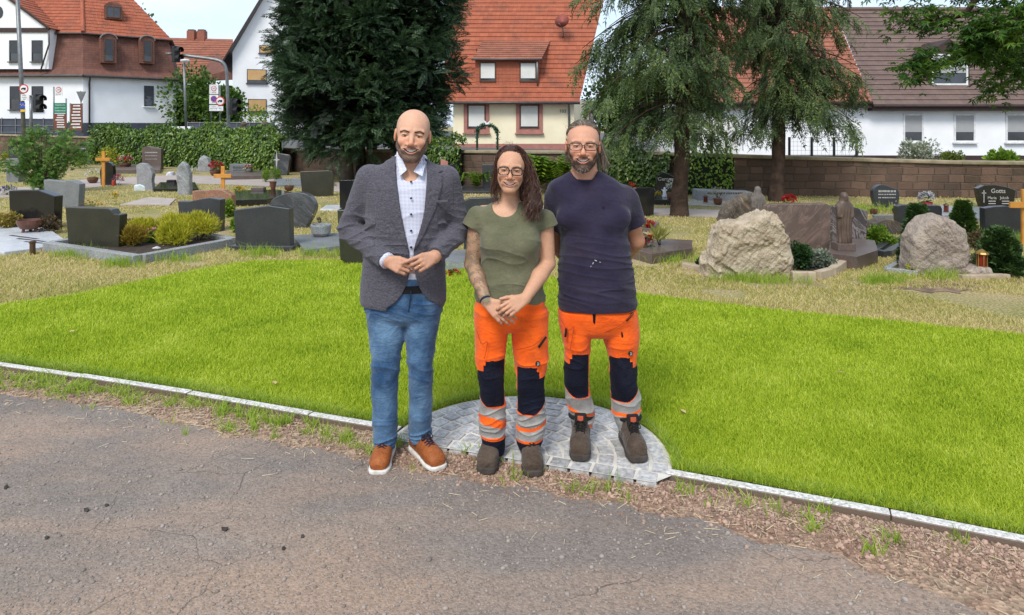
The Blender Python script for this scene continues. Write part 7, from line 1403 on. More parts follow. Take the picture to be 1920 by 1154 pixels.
# ================= the bald man in the grey jacket
Y1 = 3.52
p1 = thing('person', 'bald bearded man in grey jacket, checked shirt and blue jeans', 'person', (-.56, Y1, 0), 0, 'people posing on the driveway')
Q = lambda px, py, Y=Y1: P3(px, py, Y)
JROWS = [(296, 738, 796, .062), (304, 722, 808, .075), (315, 704, 826, .095), (330, 690, 838, .112), (352, 684, 844, .128, -.005), (400, 685, 842, .136, -.01), (450, 684, 838, .136, -.01), (500, 681, 836, .134, -.008), (540, 677, 836, .134), (563, 676, 836, .134), (571, 678, 833, .130)]
LEGL = [(560, 687, 768, .108), (585, 687, 763, .098), (631, 692, 760, .090), (665, 697, 752, .080, -.01), (696, 697, 750, .072, -.015), (723, 696, 746, .066, -.005), (770, 698, 745, .066), (817, 699, 744, .068), (838, 705, 741, .062)]
LEGR = [(560, 756, 831, .108), (585, 760, 827, .098), (638, 761, 818, .090), (680, 765, 813, .078, -.012), (702, 766, 812, .072, -.012), (730, 767, 811, .068), (777, 766, 809, .066, .015), (817, 765, 807, .066, .04), (834, 768, 805, .062, .048)]
hM, hT, hS = euler(2, 4.5, 6), Q(773.5, 256, 3.46), 1.07
fd = Field((-.93, 3.16, .02), (-.18, 3.75, 1.86), .0034, ((-.62, 3.33, 1.53), (-.40, 3.56, 1.82), .0018))
fd.add(loft(pxrows(Y1, JROWS, 0, -.022)), .01); fd.add(loft(pxrows(Y1, [(520, 694, 822, .10), (572, 700, 816, .08)])), .02)
for L_ in (LEGL, LEGR): fd.add(loft(pxrows(Y1, L_, 0, -.014)), .02)
fd.add(cap(Q(722, 845), (-.652, 3.44, .05), .035), .02); fd.add(cap(Q(787, 838, 3.57), (-.455, 3.53, .05), .030), .02)
fd.add(cap(Q(766, 318, 3.525), Q(772, 268, 3.485), .066, .062), .02)
ARML = [Q(694, 335, 3.53), Q(657, 430, 3.56), Q(727, 490, 3.335)]; ARMR = [Q(836, 338, 3.53), Q(861, 430, 3.56), Q(815, 482, 3.335)]
for A_ in (ARML, ARMR): chain(fd, A_, [.05, .042, .030], .02)
tl = hand(fd, ARML[2], Q(752, 499, 3.29), (-.1, -1, .25), (.9, -.25, -.5), -1, curls=[(18, 28, 18), (34, 42, 22), (46, 50, 25), (52, 52, 25)], sc=1.02)
tr = hand(fd, ARMR[2], Q(792, 492, 3.285), (.1, -1, .25), (-.85, -.25, -.55), 1, curls=[(18, 28, 18), (34, 42, 22), (46, 50, 25), (52, 52, 25)], sc=1.02)
toL = head(fd, hT, hM, hS, smile=1.12, wide=1.02)
V, Fq = fd.mesh(); L = toL(V); inhead = (V[:, 2] > 1.50) & (np.hypot(V[:, 0] - hT[0], V[:, 1] - hT[1]) < .16)
base = (.60, .335, .215); c = facecol(L, base, (.42, .16, .12)); c = brow(c, L, (.035, .02, .014), .0048, .95); jm = jawmask(L)
c = mixc(c, (.10, .068, .052), .78 * jm * (1 + .18 * patch(L[:, 0], L[:, 2], 60, 4))); c = mixc(c, (.36, .24, .18), .35 * (np.abs(L[:, 0]) > .05) * (L[:, 2] > .005) * (L[:, 2] < .075) * (np.abs(L[:, 0]) < .077) * (L[:, 1] > -.04))
c[~inhead] = base; hn = (V[:, 2] < 1.2) & (V[:, 1] < 3.36); c[hn] = np.array((.50, .265, .165)) * (1 + .05 * snoise(V[hn, 0], V[hn, 1], V[hn, 2], 30, 3)[:, None])
body1 = link('body', mesh_np('body', V, Fq, SKIN, True, c), p1)
eyes_teeth(p1, hT, hM, hS, 1.02, False, 1.12)
beard_hair(p1, 'beard', V, L, jm * inhead, 4200, .0036, mat('salt_pepper_beard', (.03, .018, .013), (.16, .13, .11), 0, .7, island=True), hM, hS)
# jeans, belt, shirt
fd = Field((-.82, 3.3, .03), (-.28, 3.72, 1.0), .0035)
fd.add(loft(pxrows(Y1, [(515, 686, 832, .122), (550, 684, 832, .122), (575, 686, 830, .118), (590, 692, 824, .108), (604, 715, 805, .075)])), .01)
for L_ in (LEGL, LEGR): fd.add(loft(pxrows(Y1, L_)), .018)
fd.push(folds(.0052, .50, .09, 7, 1)); fd.push(folds(.0060, .14, .09, 8, 2, -.6)); fd.push(folds(.004, .80, .08, 7, 3, .8)); fd.push(lambda X, Y, Z: .0018 * snoise(X, Y, Z, 6, 9))
jeans = fmesh(fd, 'jeans', JEANS, p1)
def surf_tube(fdm, pts, r, name, m, parent, depth=.004):
    b = MB(); b.tube(pts, r, 6); return b.build(name, m, parent, True, uv=False)
surf_tube(None, crv([Q(771, 545, 3.393), Q(769, 560, 3.393), Q(766, 585, 3.40)], 4), .003, 'fly_seam', mat('denim_dark', (.015, .03, .07)), jeans)
fd = Field((-.86, 3.3, .95), (-.25, 3.7, 1.66), .004)
fd.add(loft(pxrows(Y1, JROWS[:8], 0, -.011)), .01); fd.add(loft(pxrows(Y1, [(500, 690, 826, .120), (536, 690, 826, .120)])), .01)
fd.add(cap(Q(748, 297, 3.53), Q(793, 299, 3.53), .024, .024), .01)
fd.sub(cap(Q(770, 330, 3.45), Q(772, 285, 3.45), .044, .058), .006); fd.sub(cap(Q(770, 318, 3.40), Q(770, 334, 3.37), .022, .010), .006)
fd.push(folds(.003, 1.25, .2, 5, 6, .9))
shirt = fmesh(fd, 'shirt', CHECK, p1)
for pts in ([(744, 284, 3.50), (752, 292, 3.455), (763, 319, 3.405), (749, 331, 3.392), (742, 306, 3.43), (743, 288, 3.49)], [(793, 288, 3.50), (789, 300, 3.455), (775, 322, 3.405), (792, 331, 3.392), (797, 309, 3.43), (795, 291, 3.49)]):
    b = MB(); f_ = [Vector(Q(*p)) for p in pts]; bk = [p + Vector((0, .007, -.002)) for p in f_]; n_ = len(pts)
    b.add(f_ + bk, [tuple(range(n_)), tuple(range(2 * n_ - 1, n_ - 1, -1))] + [(i, i + n_, (i + 1) % n_ + n_, (i + 1) % n_) for i in range(n_)]); b.build('collar', CHECK, shirt, bevel=.002)
b = MB()
for px, py in ((771, 341), (771, 372), (771, 402), (771, 433), (771, 464)): x, y, z = Q(px, py, 3.392 - (.008 if py > 350 else -.012)); b.tube([(x, y, z), (x, y - .006, z)], .0055, 10)
b.build('shirt_buttons', LACEN, shirt, uv=False)
fd = Field((-.80, 3.35, .85), (-.33, 3.68, .96), .004); fd.add(loft(pxrows(Y1, [(527, 687, 831, .126), (541, 686, 832, .126)])), .004); fmesh(fd, 'belt', LACEB, p1)
# the jacket: shell with a deep V, rounded front corners, lapels, sleeves gathered at the elbows
fd = Field((-.95, 3.15, .78), (-.17, 3.72, 1.60), .0035)
fd.add(loft(pxrows(Y1, JROWS), 2.3), .01)
for A_, g in ((ARML, 1), (ARMR, 1)):
    a, e, w = [np.array(v) for v in A_]; w2 = w - (w - e) / np.linalg.norm(w - e) * .012
    fd.add(cap(a, e, .074, .060), .035); fd.add(cyl(e, w2, .060, .047), .02)
zt = lambda py: CAM_H - (py - HOR) / F * 3.40; xt = lambda px: (px - 960) / F * 3.40
OL = [(288, 748), (296, 739), (369, 748), (420, 757), (456, 765), (472, 768), (500, 769), (530, 763), (550, 755), (566, 742), (578, 725)]; OR = [(288, 790), (302, 797), (344, 799), (395, 796), (430, 788), (456, 780), (472, 776), (500, 777), (530, 783), (550, 792), (566, 806), (578, 822)]
zz_ = np.array([zt(p[0]) for p in OL]); xl_ = np.array([xt(p[1]) for p in OL]); zr_ = np.array([zt(p[0]) for p in OR]); xr_ = np.array([xt(p[1]) for p in OR])
def openx(Z): z = np.ravel(Z); return spl(zz_, xl_, z).reshape(Z.shape), spl(zr_, xr_, z).reshape(Z.shape)
def vcut(X, Y, Z):
    a, b_ = openx(Z); return np.maximum(np.maximum(a - X, X - b_), Y - 3.50)
LAP = [(290, 728), (306, 715), (316, 709), (322, 716), (324, 712), (345, 712), (380, 722), (420, 740), (456, 760), (468, 767)]; RAP = [(290, 806), (306, 816), (322, 828), (326, 820), (330, 827), (350, 828), (390, 818), (430, 801), (456, 787), (468, 778)]
zl2, xl2 = np.array([zt(p[0]) for p in LAP]), np.array([xt(p[1]) for p in LAP]); zr2, xr2 = np.array([zt(p[0]) for p in RAP]), np.array([xt(p[1]) for p in RAP])
def lapels(X, Y, Z):
    z = np.ravel(Z); a = np.interp(z, zl2[::-1], xl2[::-1]).reshape(Z.shape); b_ = np.interp(z, zr2[::-1], xr2[::-1]).reshape(Z.shape)
    return .0075 * sm(X, a - .002, a + .002) * (1 - sm(X, b_ - .002, b_ + .002)) * (Y < 3.5) * (Z > zt(470)) * (Z < zt(288))
fd.push(lapels)
fl, fr_ = folds(.0085, 1.19, .11, 6, 11, -.7), folds(.0085, 1.19, .11, 6, 12, .7); fd.push(lambda X, Y, Z: (X < -.68) * fl(X, Y, Z) + (X > -.37) * fr_(X, Y, Z))
fd.push(lambda X, Y, Z: .0028 * snoise(X, Y, Z * .7, 4, 13)); fd.push(folds(.004, 1.12, .1, 5, 14, .8))
fd.sub((vcut, (-.9, 3.1, .7), (-.2, 3.5, 1.7)), .004)
fd.sub(cap(Q(770, 330, 3.47), Q(772, 270, 3.49), .058, .075), .006)
jacket = fmesh(fd, 'jacket', TWEED, p1)
b = MB(); b.box(Q(828, 378, 3.402), (.064, .008, .012), .0, 0, R(-4)); b.build('breast_pocket', TWEED, jacket, bevel=.002)
ce = np.array(ARML[2]) - np.array(ARML[1]); ce /= np.linalg.norm(ce); b = MB(); w = np.array(ARML[2]); b.tube([tuple(w - ce * .02), tuple(w + ce * .004)], .040, 18); b.build('shirt_cuff', CHECK, shirt, True)
b = MB(); rc, rd = tr[1][2]; b.lathe([(.0095, -.002), (.0108, -.002), (.0108, .002), (.0095, .002)], (0, 0, 0), 16); q_ = Vector((0, 0, 1)).rotation_difference(Vector(rd)); b.v = [tuple(Vector(rc) + q_ @ Vector(v)) for v in b.v]
b.build('ring', mat('gold', (.8, .55, .2), rough=.25, metal=1), p1, True, uv=False)
shoe(p1, (-.655, 3.505), -2, 'sneaker', TAN, SOLEW, LACEN); shoe(p1, (-.449, 3.52), 36, 'sneaker', TAN, SOLEW, LACEN)
b = MB(); b.tube([(-.655, 3.55, .10), Q(723, 836, 3.53)], .034, 12); b.build('sock', mat('blue_sock', (.02, .035, .25), rough=.95), p1, True, uv=False)
b = MB(); b.tube([(-.478, 3.565, .09), Q(787, 833, 3.57)], .034, 12); b.build('sock', MATS['blue_sock'], p1, True, uv=False)

# ================= workers' trousers
def work_trousers(parent, Yp, pelvis, legs, zones, lo, hi, seeds):
    fd = Field(lo, hi, .0035); fd.add(loft(pxrows(Yp, pelvis)), .01)
    for L_ in legs: fd.add(loft(pxrows(Yp, L_)), .016)
    fd.push(folds(.0055, .48, .10, 6, seeds, .7)); fd.push(folds(.0065, .22, .10, 7, seeds + 1, -.8)); fd.push(folds(.0045, .82, .1, 6, seeds + 2, .9)); fd.push(lambda X, Y, Z: .002 * snoise(X, Y, Z, 6, seeds + 3))
    xm, cuts = zones
    def W(x, y, z): return proj(x, y, z)
    def which(x, y, z, kind):
        px, py = proj(x, Yp - .06 + 0 * y, z); l = px < xm; u = np.where(l, (px - cuts['l'][0]) / cuts['l'][1], (px - cuts['r'][0]) / cuts['r'][1]); r = np.zeros(len(x), bool)
        for sd, q in (('l', l), ('r', ~l)):
            kn0, kn1, g0, g1, g2, g3, cf = cuts['z' + sd]; sgn = 1 if sd == 'r' else -1; out = u * sgn
            wob = 1.3 * np.sin(px * .13 + y * 12) + u * 1.5
            if kind == 'knee_panel': k = (py > kn0 + 8 * (out > .45) * (1) + 2 * np.abs(u)) & (py < kn1 - 26 * np.clip(out - .25, 0, 1) ** 1.5) & (y < Yp + .012 - .02 * (out < -.5)) & (out > -.86) & ~((out > .62) & (py < kn0 + 20))
            elif kind == 'reflective_band': k = ((py > kn1 - 26 * np.clip(out - .25, 0, 1) ** 1.5 + 2) & (py > g0 - 24 * np.clip(out, 0, 1)) & (py < g1 + wob - 6 * out)) | ((py > g2 + wob - 6 * out) & (py < g3))
            elif kind == 'cuff': k = py > cf
            r |= q & k
        return r
    nm = [('reflective_band', REFL), ('cuff', DNAVY), ('knee_panel', DNAVY)]
    return split(fd, [(n, m_, (lambda x, y, z, n=n: which(x, y, z, n))) for n, m_ in nm] + [('trousers', ORANGE, None)], parent)
def pocket_bits(parent, Yp, zips, badge, seams):
    for a, b_ in zips:
        b = MB(); b.tube([Q3(a, Yp), Q3(b_, Yp)], .006, 6); b.build('pocket_zip', LACEB, parent, True, uv=False)
    b = MB(); x, y, z = Q3(badge, Yp); b.tube([(x, y, z), (x + .002, y - .006, z)], .0125, 16); o = b.build('badge', LACEB, parent, uv=False)
    b = MB(); b.tube([(x, y - .006, z), (x, y - .0075, z)], .0085, 14); bb = b.build('badge_face', REFL, o, uv=False); text('M', .012, TM(x, y - .0078, z), LACEB, o, 'emblem', .0003)
    b = MB()
    for s_ in seams: b.tube(crv([Q3(p, Yp) for p in s_], 5), .0017, 5)
    b.build('seam', cloth('seam_orange', (.42, .055, .004)), parent, True, uv=False)
def Q3(p, Yp): return P3(p[0], p[1], p[2] if len(p) > 2 else Yp - .10)

# ================= the woman in the olive shirt
Y2 = 3.50
p2 = thing('person', 'woman with dark curly hair, glasses, olive shirt and tattooed arm', 'person', (0, Y2, 0), 0, 'people posing on the driveway')
Q = lambda px, py, Y=Y2: P3(px, py, Y)
TR2 = [(376, 932, 976, .055), (386, 912, 998, .068), (396, 897, 1014, .084), (412, 892, 1020, .098), (433, 898, 1014, .108, -.004), (455, 900, 1014, .112, -.006), (480, 901, 1012, .106), (502, 902, 1011, .102), (530, 896, 1017, .112), (555, 891, 1023, .118), (564, 892, 1024, .117)]
L2L = [(580, 890, 962, .112), (606, 890, 956, .105), (640, 890, 951, .098), (668, 891, 947, .088, -.01), (690, 895, 945, .078, -.015), (719, 899, 945, .072, -.015), (761, 900, 948, .072), (784, 898, 948, .074), (819, 902, 948, .072), (848, 909, 946, .062)]
L2R = [(580, 950, 1027, .112), (606, 956, 1027, .105), (650, 961, 1028, .098), (678, 965, 1027, .088, -.01), (713, 969, 1020, .075, -.015), (758, 970, 1023, .074), (793, 968, 1023, .076), (822, 967, 1018, .072), (849, 976, 1010, .060)]
hM2, hT2, hS2 = euler(1, 3, -1), Q(957.5, 320, 3.43), .94
fd = Field((-.30, 3.14, .02), (.28, 3.72, 1.66), .0034, ((-.10, 3.31, 1.38), (.09, 3.53, 1.64), .0018))
fd.add(loft(pxrows(Y2, TR2, 0, -.010)), .01); fd.add(loft(pxrows(Y2, [(545, 904, 1012, .09), (590, 912, 1004, .07)])), .02)
for L_ in (L2L, L2R): fd.add(loft(pxrows(Y2, L_, 0, -.014)), .02)
fd.add(cap(Q(925, 850), (-.105, 3.45, .05), .033), .02); fd.add(cap(Q(995, 850), (.094, 3.42, .05), .033), .02)
fd.add(cap(Q(955, 392, 3.51), Q(956, 345, 3.47), .052, .048), .025); fd.add(cap(Q(905, 398, 3.52), Q(1008, 402, 3.52), .035), .02)
A2L = [Q(896, 410, 3.51), Q(885, 496, 3.50), Q(912, 566, 3.32)]; A2R = [Q(1021, 416, 3.51), Q(1027, 495, 3.50), Q(985, 560, 3.315)]
for A_ in (A2L, A2R):
    chain(fd, A_[:2], [.046, .039], .02); a, b_ = np.array(A_[1]), np.array(A_[2]); md = a + (b_ - a) * .35; chain(fd, [a, md, b_], [.038, .039, .0255], .012)
hand(fd, A2L[2], Q(936, 587, 3.285), (-.05, -1, .35), (.75, -.35, .1), -1, curls=[(12, 22, 14), (14, 24, 16), (18, 28, 18), (22, 30, 20)], sc=.93)
hand(fd, A2R[2], Q(960, 576, 3.255), (.05, -1, .35), (-.95, -.2, -.05), 1, curls=[(30, 42, 25), (32, 46, 25), (36, 48, 25), (38, 48, 25)], sc=.93)
toL = head(fd, hT2, hM2, hS2, True, smile=1.2, wide=1.01)
V, Fq = fd.mesh(); L = toL(V); inhead = (V[:, 2] > 1.36) & (np.hypot(V[:, 0] - hT2[0], V[:, 1] - hT2[1]) < .14)
base = (.54, .295, .18); c = facecol(L, base, (.46, .17, .13)); c = brow(c, L, (.05, .028, .018), .0032, .8); c = mixc(c, (.13, .07, .045), .7 * sm(L[:, 2] + .35 * L[:, 1], .080, .098)); c[~inhead] = base
ch = (V[:, 2] > 1.2) & (V[:, 2] < 1.37) & (V[:, 1] < 3.5); c = mixc(c, (.60, .35, .225), .7 * ch)
arm = sm(-V[:, 0], .095, .11) * sm(V[:, 2], .845, .868) * (V[:, 2] < 1.25)                      # the tattooed arm
v_ = (V[:, 0], V[:, 1], V[:, 2]); tt, t2, t3, t4 = [snoise(*v_, f, sd) for f, sd in ((16, 21), (34, 22), (7, 23), (60, 24))]
ct = mixc(np.tile((.36, .225, .135), (len(V), 1)), (.17, .135, .085), .8 * sm(tt + .7 * t2, -.2, .7)); ct = mixc(ct, (.07, .06, .05), .75 * (np.abs(t2 + .6 * tt) < .10)); ct = mixc(ct, (.40, .12, .075), .6 * sm(t3 + .3 * t2, .6, 1.0)); ct = mixc(ct, (.13, .15, .09), .55 * sm(-t3 + .4 * t4, .4, 1.))
c = c + (ct - c) * arm[:, None]; ha = sm(-V[:, 2], -.86, -.84) * (V[:, 1] < 3.36); c = mixc(c, (.47, .245, .15), .8 * ha)
link('body', mesh_np('body', V, Fq, SKIN, True, c), p2)
eyes_teeth(p2, hT2, hM2, hS2, 1.01, True, 1.2); glasses(p2, hT2, hM2, hS2, .99, .0275, .0195, BLACKF, .45, .0026)
b = MB(); w_ = np.array(A2L[2]); d_ = (np.array(A2L[2]) - np.array(A2L[1])); d_ /= np.linalg.norm(d_); b.tube([tuple(w_ - d_ * .014), tuple(w_ - d_ * .004)], .0292, 18); b.build('bracelet', LACEN, p2, True, uv=False)
b = MB()
for q in (-1, 1): x, y, z = np.array(hT2) + hM2 @ (np.array((q * .080, .008, -.034)) * hS2); b.lathe([(0, -.004), (.0035, 0), (0, .004)], (x, y, z), 8)
b.build('earrings', mat('silver', (.8, .8, .8), rough=.2, metal=1), p2, True, uv=False)
fd = Field((-.30, 3.2, .78), (.28, 3.70, 1.40), .0035)
fd.add(loft(pxrows(Y2, TR2)), .01)
for px in (931, 984): fd.add(ell(Q(px, 456, 3.425), (.066, .052, .062)), .045)
for A_, tip in ((A2L, Q(885, 428, 3.505)), (A2R, Q(1027, 428, 3.505))): a = np.array(A_[0]) + np.array((0, 0, .008)); fd.add(cyl(a, tip, .056, .058), .025)
fd.sub(ell(Q(946, 382, 3.42), (.068, .14, .068)), .004); fd.sub(cap(Q(953, 395, 3.5), Q(955, 350, 3.5), .060, .07), .006)
fd.push(folds(.0042, 1.05, .14, 5, 31, .8)); fd.push(lambda X, Y, Z: .0022 * snoise(X, Y, Z, 5, 32)); fd.push(folds(.004, .90, .06, 7, 33, .2))
tshirt = fmesh(fd, 'shirt', OLIVE, p2)
work_trousers(p2, Y2, [(552, 897, 1018, .108), (566, 892, 1023, .117), (585, 891, 1025, .117), (604, 894, 1022, .108), (618, 915, 1000, .075)], (L2L, L2R), (956, {'l': (923, 26), 'r': (994, 28), 'zl': (673, 763, 766, 784, 800, 821, 827), 'zr': (686, 777, 779, 802, 808, 826, 832)}), (-.26, 3.3, .04), (.26, 3.72, .90), 40)
pocket_bits(p2, Y2, [((1010, 652, 3.40), (1024, 632, 3.41))], (1008, 682, 3.392), [[(1024, 627, 3.40), (1000, 648, 3.385), (968, 656, 3.39)], [(893, 618, 3.41), (903, 645, 3.385), (914, 642, 3.385), (908, 674, 3.385)], [(955, 570, 3.378), (955, 592, 3.385), (953, 615, 3.40)]])
shoe(p2, (-.108, 3.51), -8, 'boot', BROWNB, SOLEB, LACEB, False); shoe(p2, (.096, 3.485), 3, 'boot', BROWNB, SOLEB, LACEB, False)
# hair: a swept-back cap, loose strands on one side, a heavy fall of curls over the other shoulder
T2 = lambda p: np.asarray(hT2) + (np.asarray(p) * hS2) @ hM2.T
fd = Field((-.16, 3.25, 1.15), (.22, 3.62, 1.66), .0035)
fd.add(local(ell((0, .030, .052), np.array((.080, .100, .073))), hM2, hT2), .01)
fd.sub(local(ell((-.004, -.090, .010), (.072, .118, .112)), hM2, hT2), .010); fd.sub(local(rbox((0, -.1, -.08), (.5, .2, .16), .01), hM2, hT2), .01)
fd.add(cap(Q(990, 318, 3.47), Q(1002, 385, 3.42), .030, .044), .02); fd.add(cap(Q(936, 318, 3.50), Q(934, 350, 3.50), .018, .014), .02); fd.add(cap(Q(958, 330, 3.53), Q(962, 380, 3.545), .07, .06), .02)
fd.push(lambda X, Y, Z: .002 * snoise(X, Y, Z * .3, 16, 51))
hair = fmesh(fd, 'hair', mat('hair_mass', (.03, .013, .008), (.05, .022, .013), 40, .6, .8, 300), p2)
def guide(n, roots, ends, curl, freq, k=16, spread=.01, sag=0.):
    t = np.linspace(0, 1, k)[None, :, None]; a, b_ = roots[:, None], ends[:, None]; P_ = a + (b_ - a) * t; P_[:, :, 2] += sag * (t * (1 - t))[:, :, 0] * 4
    ph = RNG.uniform(0, 6.28, (n, 1)); am = curl * (.15 + t[:, :, 0]) * RNG.uniform(.5, 1.3, (n, 1)); tt = t[:, :, 0] * freq * RNG.uniform(.8, 1.25, (n, 1)) * 6.28 + ph
    P_[:, :, 0] += np.sin(tt) * am; P_[:, :, 1] += np.cos(tt) * am; return P_
def onskull(P_, t, M, s_, n):
    l = (P_ - np.array(t)) @ np.array(M) / s_ - (0, .028, .052); r_ = np.array((.084, .102, .083 if t is not hT2 else .079)); l = l / np.linalg.norm(l / r_, axis=2, keepdims=True)
    return np.array(t) + (l * (.982 + (.018 + RNG.uniform(0, .06, (n, 1, 1))) * np.linspace(0, 1, l.shape[1])[None, :, None] ** .6) + (0, .028, .052)) @ np.array(M).T * s_
def scalp(n, az0, az1, el0, el1):
    a, e = RNG.uniform(R(az0), R(az1), n), RNG.uniform(R(el0), R(el1), n)
    return T2(np.stack([.086 * np.sin(a) * np.cos(e), .028 - .103 * np.cos(a) * np.cos(e), .053 + .086 * np.sin(e)], 1))
n = 900; r0 = scalp(n, 40, 120, -20, 75); e0 = np.array([Q(px, py, yy) for px, py, yy in zip(RNG.normal(999, 9, n), np.clip(RNG.normal(398, 12, n), 340, 416), RNG.normal(3.405, .02, n))])
mid0 = np.array([Q(px, py, yy) for px, py, yy in zip(RNG.normal(992, 7, n), RNG.normal(330, 10, n), RNG.normal(3.45, .022, n))])
k = 22; t = np.linspace(0, 1, k)[None, :, None]; P_ = (1 - t) ** 2 * r0[:, None] + 2 * t * (1 - t) * (mid0[:, None] * 1.5 - .25 * (r0 + e0)[:, None]) + t * t * e0[:, None]
ph = RNG.uniform(0, 6.28, (n, 1)); am = .013 * sm(t[:, :, 0], .25, .8) * RNG.uniform(.4, 1.3, (n, 1)); tt = t[:, :, 0] * 26 * RNG.uniform(.8, 1.2, (n, 1)) + ph
P_[:, :, 0] += np.sin(tt) * am; P_[:, :, 1] += np.cos(tt) * am
strands('curls', P_, RNG.uniform(.0018, .0042, n), HAIRD, hair)
n = 420; r0 = scalp(n, -120, -50, -15, 70); e0 = np.array([Q(px, py, yy) for px, py, yy in zip(RNG.normal(928, 5, n), np.clip(RNG.normal(362, 14, n), 325, 384), RNG.normal(3.46, .02, n))])
strands('curls', guide(n, r0, e0, .007, 2.2, sag=.012), RNG.uniform(.0012, .003, n), HAIRD, hair)
n = 1100; az = RNG.uniform(R(-85), R(85), n); r0 = T2(np.stack([.072 * np.sin(az), .028 - .074 * np.cos(az), .052 + .064 * np.cos(az * .75)], 1)) + RNG.normal(0, .006, (n, 3)); e0 = T2(np.stack([.083 * np.sin(az * 1.5), .04 + .09 * RNG.uniform(.2, 1, n), .052 + .06 * np.cos(az) * RNG.uniform(.1, 1, n)], 1)); P_ = guide(n, r0, e0, .0015, 1, sag=.0); P_ = onskull(P_, hT2, hM2, hS2, n)
strands('swept_hair', P_, RNG.uniform(.0012, .0026, n), HAIRD, hair)
n = 26; r0 = scalp(n, -80, 60, 40, 85); P_ = guide(n, r0, r0 + np.stack([RNG.normal(-.02, .03, n), RNG.normal(0, .02, n), RNG.uniform(-.01, .022, n)], 1), .006, .6, sag=.012); strands('flyaway_hair', P_, np.full(n, .0008), HAIRD, hair)

# ================= the man in the navy shirt
Y3 = 3.62
p3 = thing('person', 'man with long greying hair, glasses, navy shirt and orange work trousers', 'person', (.42, Y3, 0), 0, 'people posing on the driveway')
Q = lambda px, py, Y=Y3: P3(px, py, Y)
TR3 = [(322, 1068, 1126, .064), (330, 1054, 1142, .075), (340, 1036, 1160, .095), (352, 1028, 1172, .112), (375, 1034, 1178, .132, -.005), (426, 1050, 1176, .142, -.008), (487, 1047, 1184, .152, -.014), (530, 1045, 1190, .152, -.012), (560, 1046, 1193, .150, -.008), (575, 1048, 1193, .147, -.006)]
L3L = [(580, 1048, 1124, .125), (612, 1049, 1115, .110), (640, 1055, 1108, .102), (659, 1058, 1106, .092), (706, 1057, 1104, .080, -.015), (737, 1060, 1106, .076), (768, 1066, 1113, .070), (798, 1072, 1112, .056)]
L3R = [(580, 1112, 1192, .125), (612, 1122, 1198, .110), (640, 1133, 1198, .102), (659, 1138, 1195, .092), (706, 1143, 1192, .082, -.015), (753, 1147, 1202, .080), (784, 1149, 1199, .070), (804, 1158, 1196, .056)]
hM3, hT3, hS3 = euler(0, 1, -5), Q(1093, 276, 3.55), 1.05
fd = Field((.12, 3.36, .02), (.75, 3.95, 1.80), .0034, ((.26, 3.42, 1.48), (.48, 3.65, 1.77), .0018))
fd.add(loft(pxrows(Y3, TR3, 0, -.012)), .01); fd.add(loft(pxrows(Y3, [(560, 1062, 1178, .11), (600, 1072, 1168, .08)])), .02)
for L_ in (L3L, L3R): fd.add(loft(pxrows(Y3, L_, 0, -.014)), .02)
fd.add(cap(Q(1092, 806), (.36, 3.53, .08), .036), .02); fd.add(cap(Q(1177, 812), (.617, 3.53, .08), .036), .02)
fd.add(cap(Q(1097, 345, 3.63), Q(1094, 290, 3.59), .070, .064), .02); fd.add(cap(Q(1055, 356, 3.64), Q(1150, 356, 3.64), .035), .02)
A3L = [Q(1046, 372, 3.65), Q(1040, 455, 3.74), Q(1088, 515, 3.86)]; A3R = [Q(1172, 372, 3.65), Q(1192, 452, 3.72), Q(1150, 515, 3.86)]
for A_ in (A3L, A3R): chain(fd, A_, [.056, .045, .032], .02)
hand(fd, A3L[2], Q(1112, 528, 3.87), (0, 1, .2), (.6, 0, .6), -1, sc=1.03); hand(fd, A3R[2], Q(1124, 530, 3.90), (0, 1, .2), (-.6, 0, .6), 1, sc=1.03)
toL = head(fd, hT3, hM3, hS3, smile=1.12, wide=1.03)
V, Fq = fd.mesh(); L = toL(V); inhead = (V[:, 2] > 1.45) & (np.hypot(V[:, 0] - hT3[0], V[:, 1] - hT3[1]) < .16)
base = (.56, .285, .18); c = facecol(L, base, (.45, .17, .13)); c = brow(c, L, (.12, .07, .045), .0045, .6)
x, y, z = L.T; gt = jawmask(L) * (1 - .55 * sm(np.abs(x), .036, .052) * (z > -.085)); c = mixc(c, (.085, .052, .04), .82 * gt)
c = mixc(c, (.20, .13, .09), .75 * sm(z + .35 * y, .078, .098) * inhead); c[~inhead] = base; lowarm = (V[:, 2] < 1.25) & ~inhead; c = mixc(c, (.48, .225, .125), .8 * lowarm)
link('body', mesh_np('body', V, Fq, SKIN, True, c), p3)
eyes_teeth(p3, hT3, hM3, hS3, 1.03, False, 1.12); glasses(p3, hT3, hM3, hS3, 1.03, .0285, .0165, BLACKF, .25, .0020)
beard_hair(p3, 'beard', V, L, gt * inhead, 4600, .0075, BEARD, hM3, hS3)
ck = gt * inhead * np.exp(-(((z + .108) / .016) ** 2 + (x / .026) ** 2)); beard_hair(p3, 'grey_beard', V, L, ck, 260, .013, mat('grey_beard_hair', (.30, .25, .21), (.45, .40, .36), 0, .7, island=True), hM3, hS3)
fd = Field((.13, 3.38, .70), (.76, 3.86, 1.56), .0035)
fd.add(loft(pxrows(Y3, TR3), 2.3), .01)
for A_, tip in ((A3L, Q(1038, 424, 3.69)), (A3R, Q(1190, 420, 3.68))): fd.add(cyl(np.array(A_[0]) + np.array((0, -.01, -.008)), tip, .069, .063), .045)
for px in (1070, 1155): fd.add(ell(Q(px, 410, 3.51), (.075, .035, .05)), .05)
fd.sub(cap(Q(1097, 338, 3.60), Q(1096, 290, 3.59), .070, .078), .004)
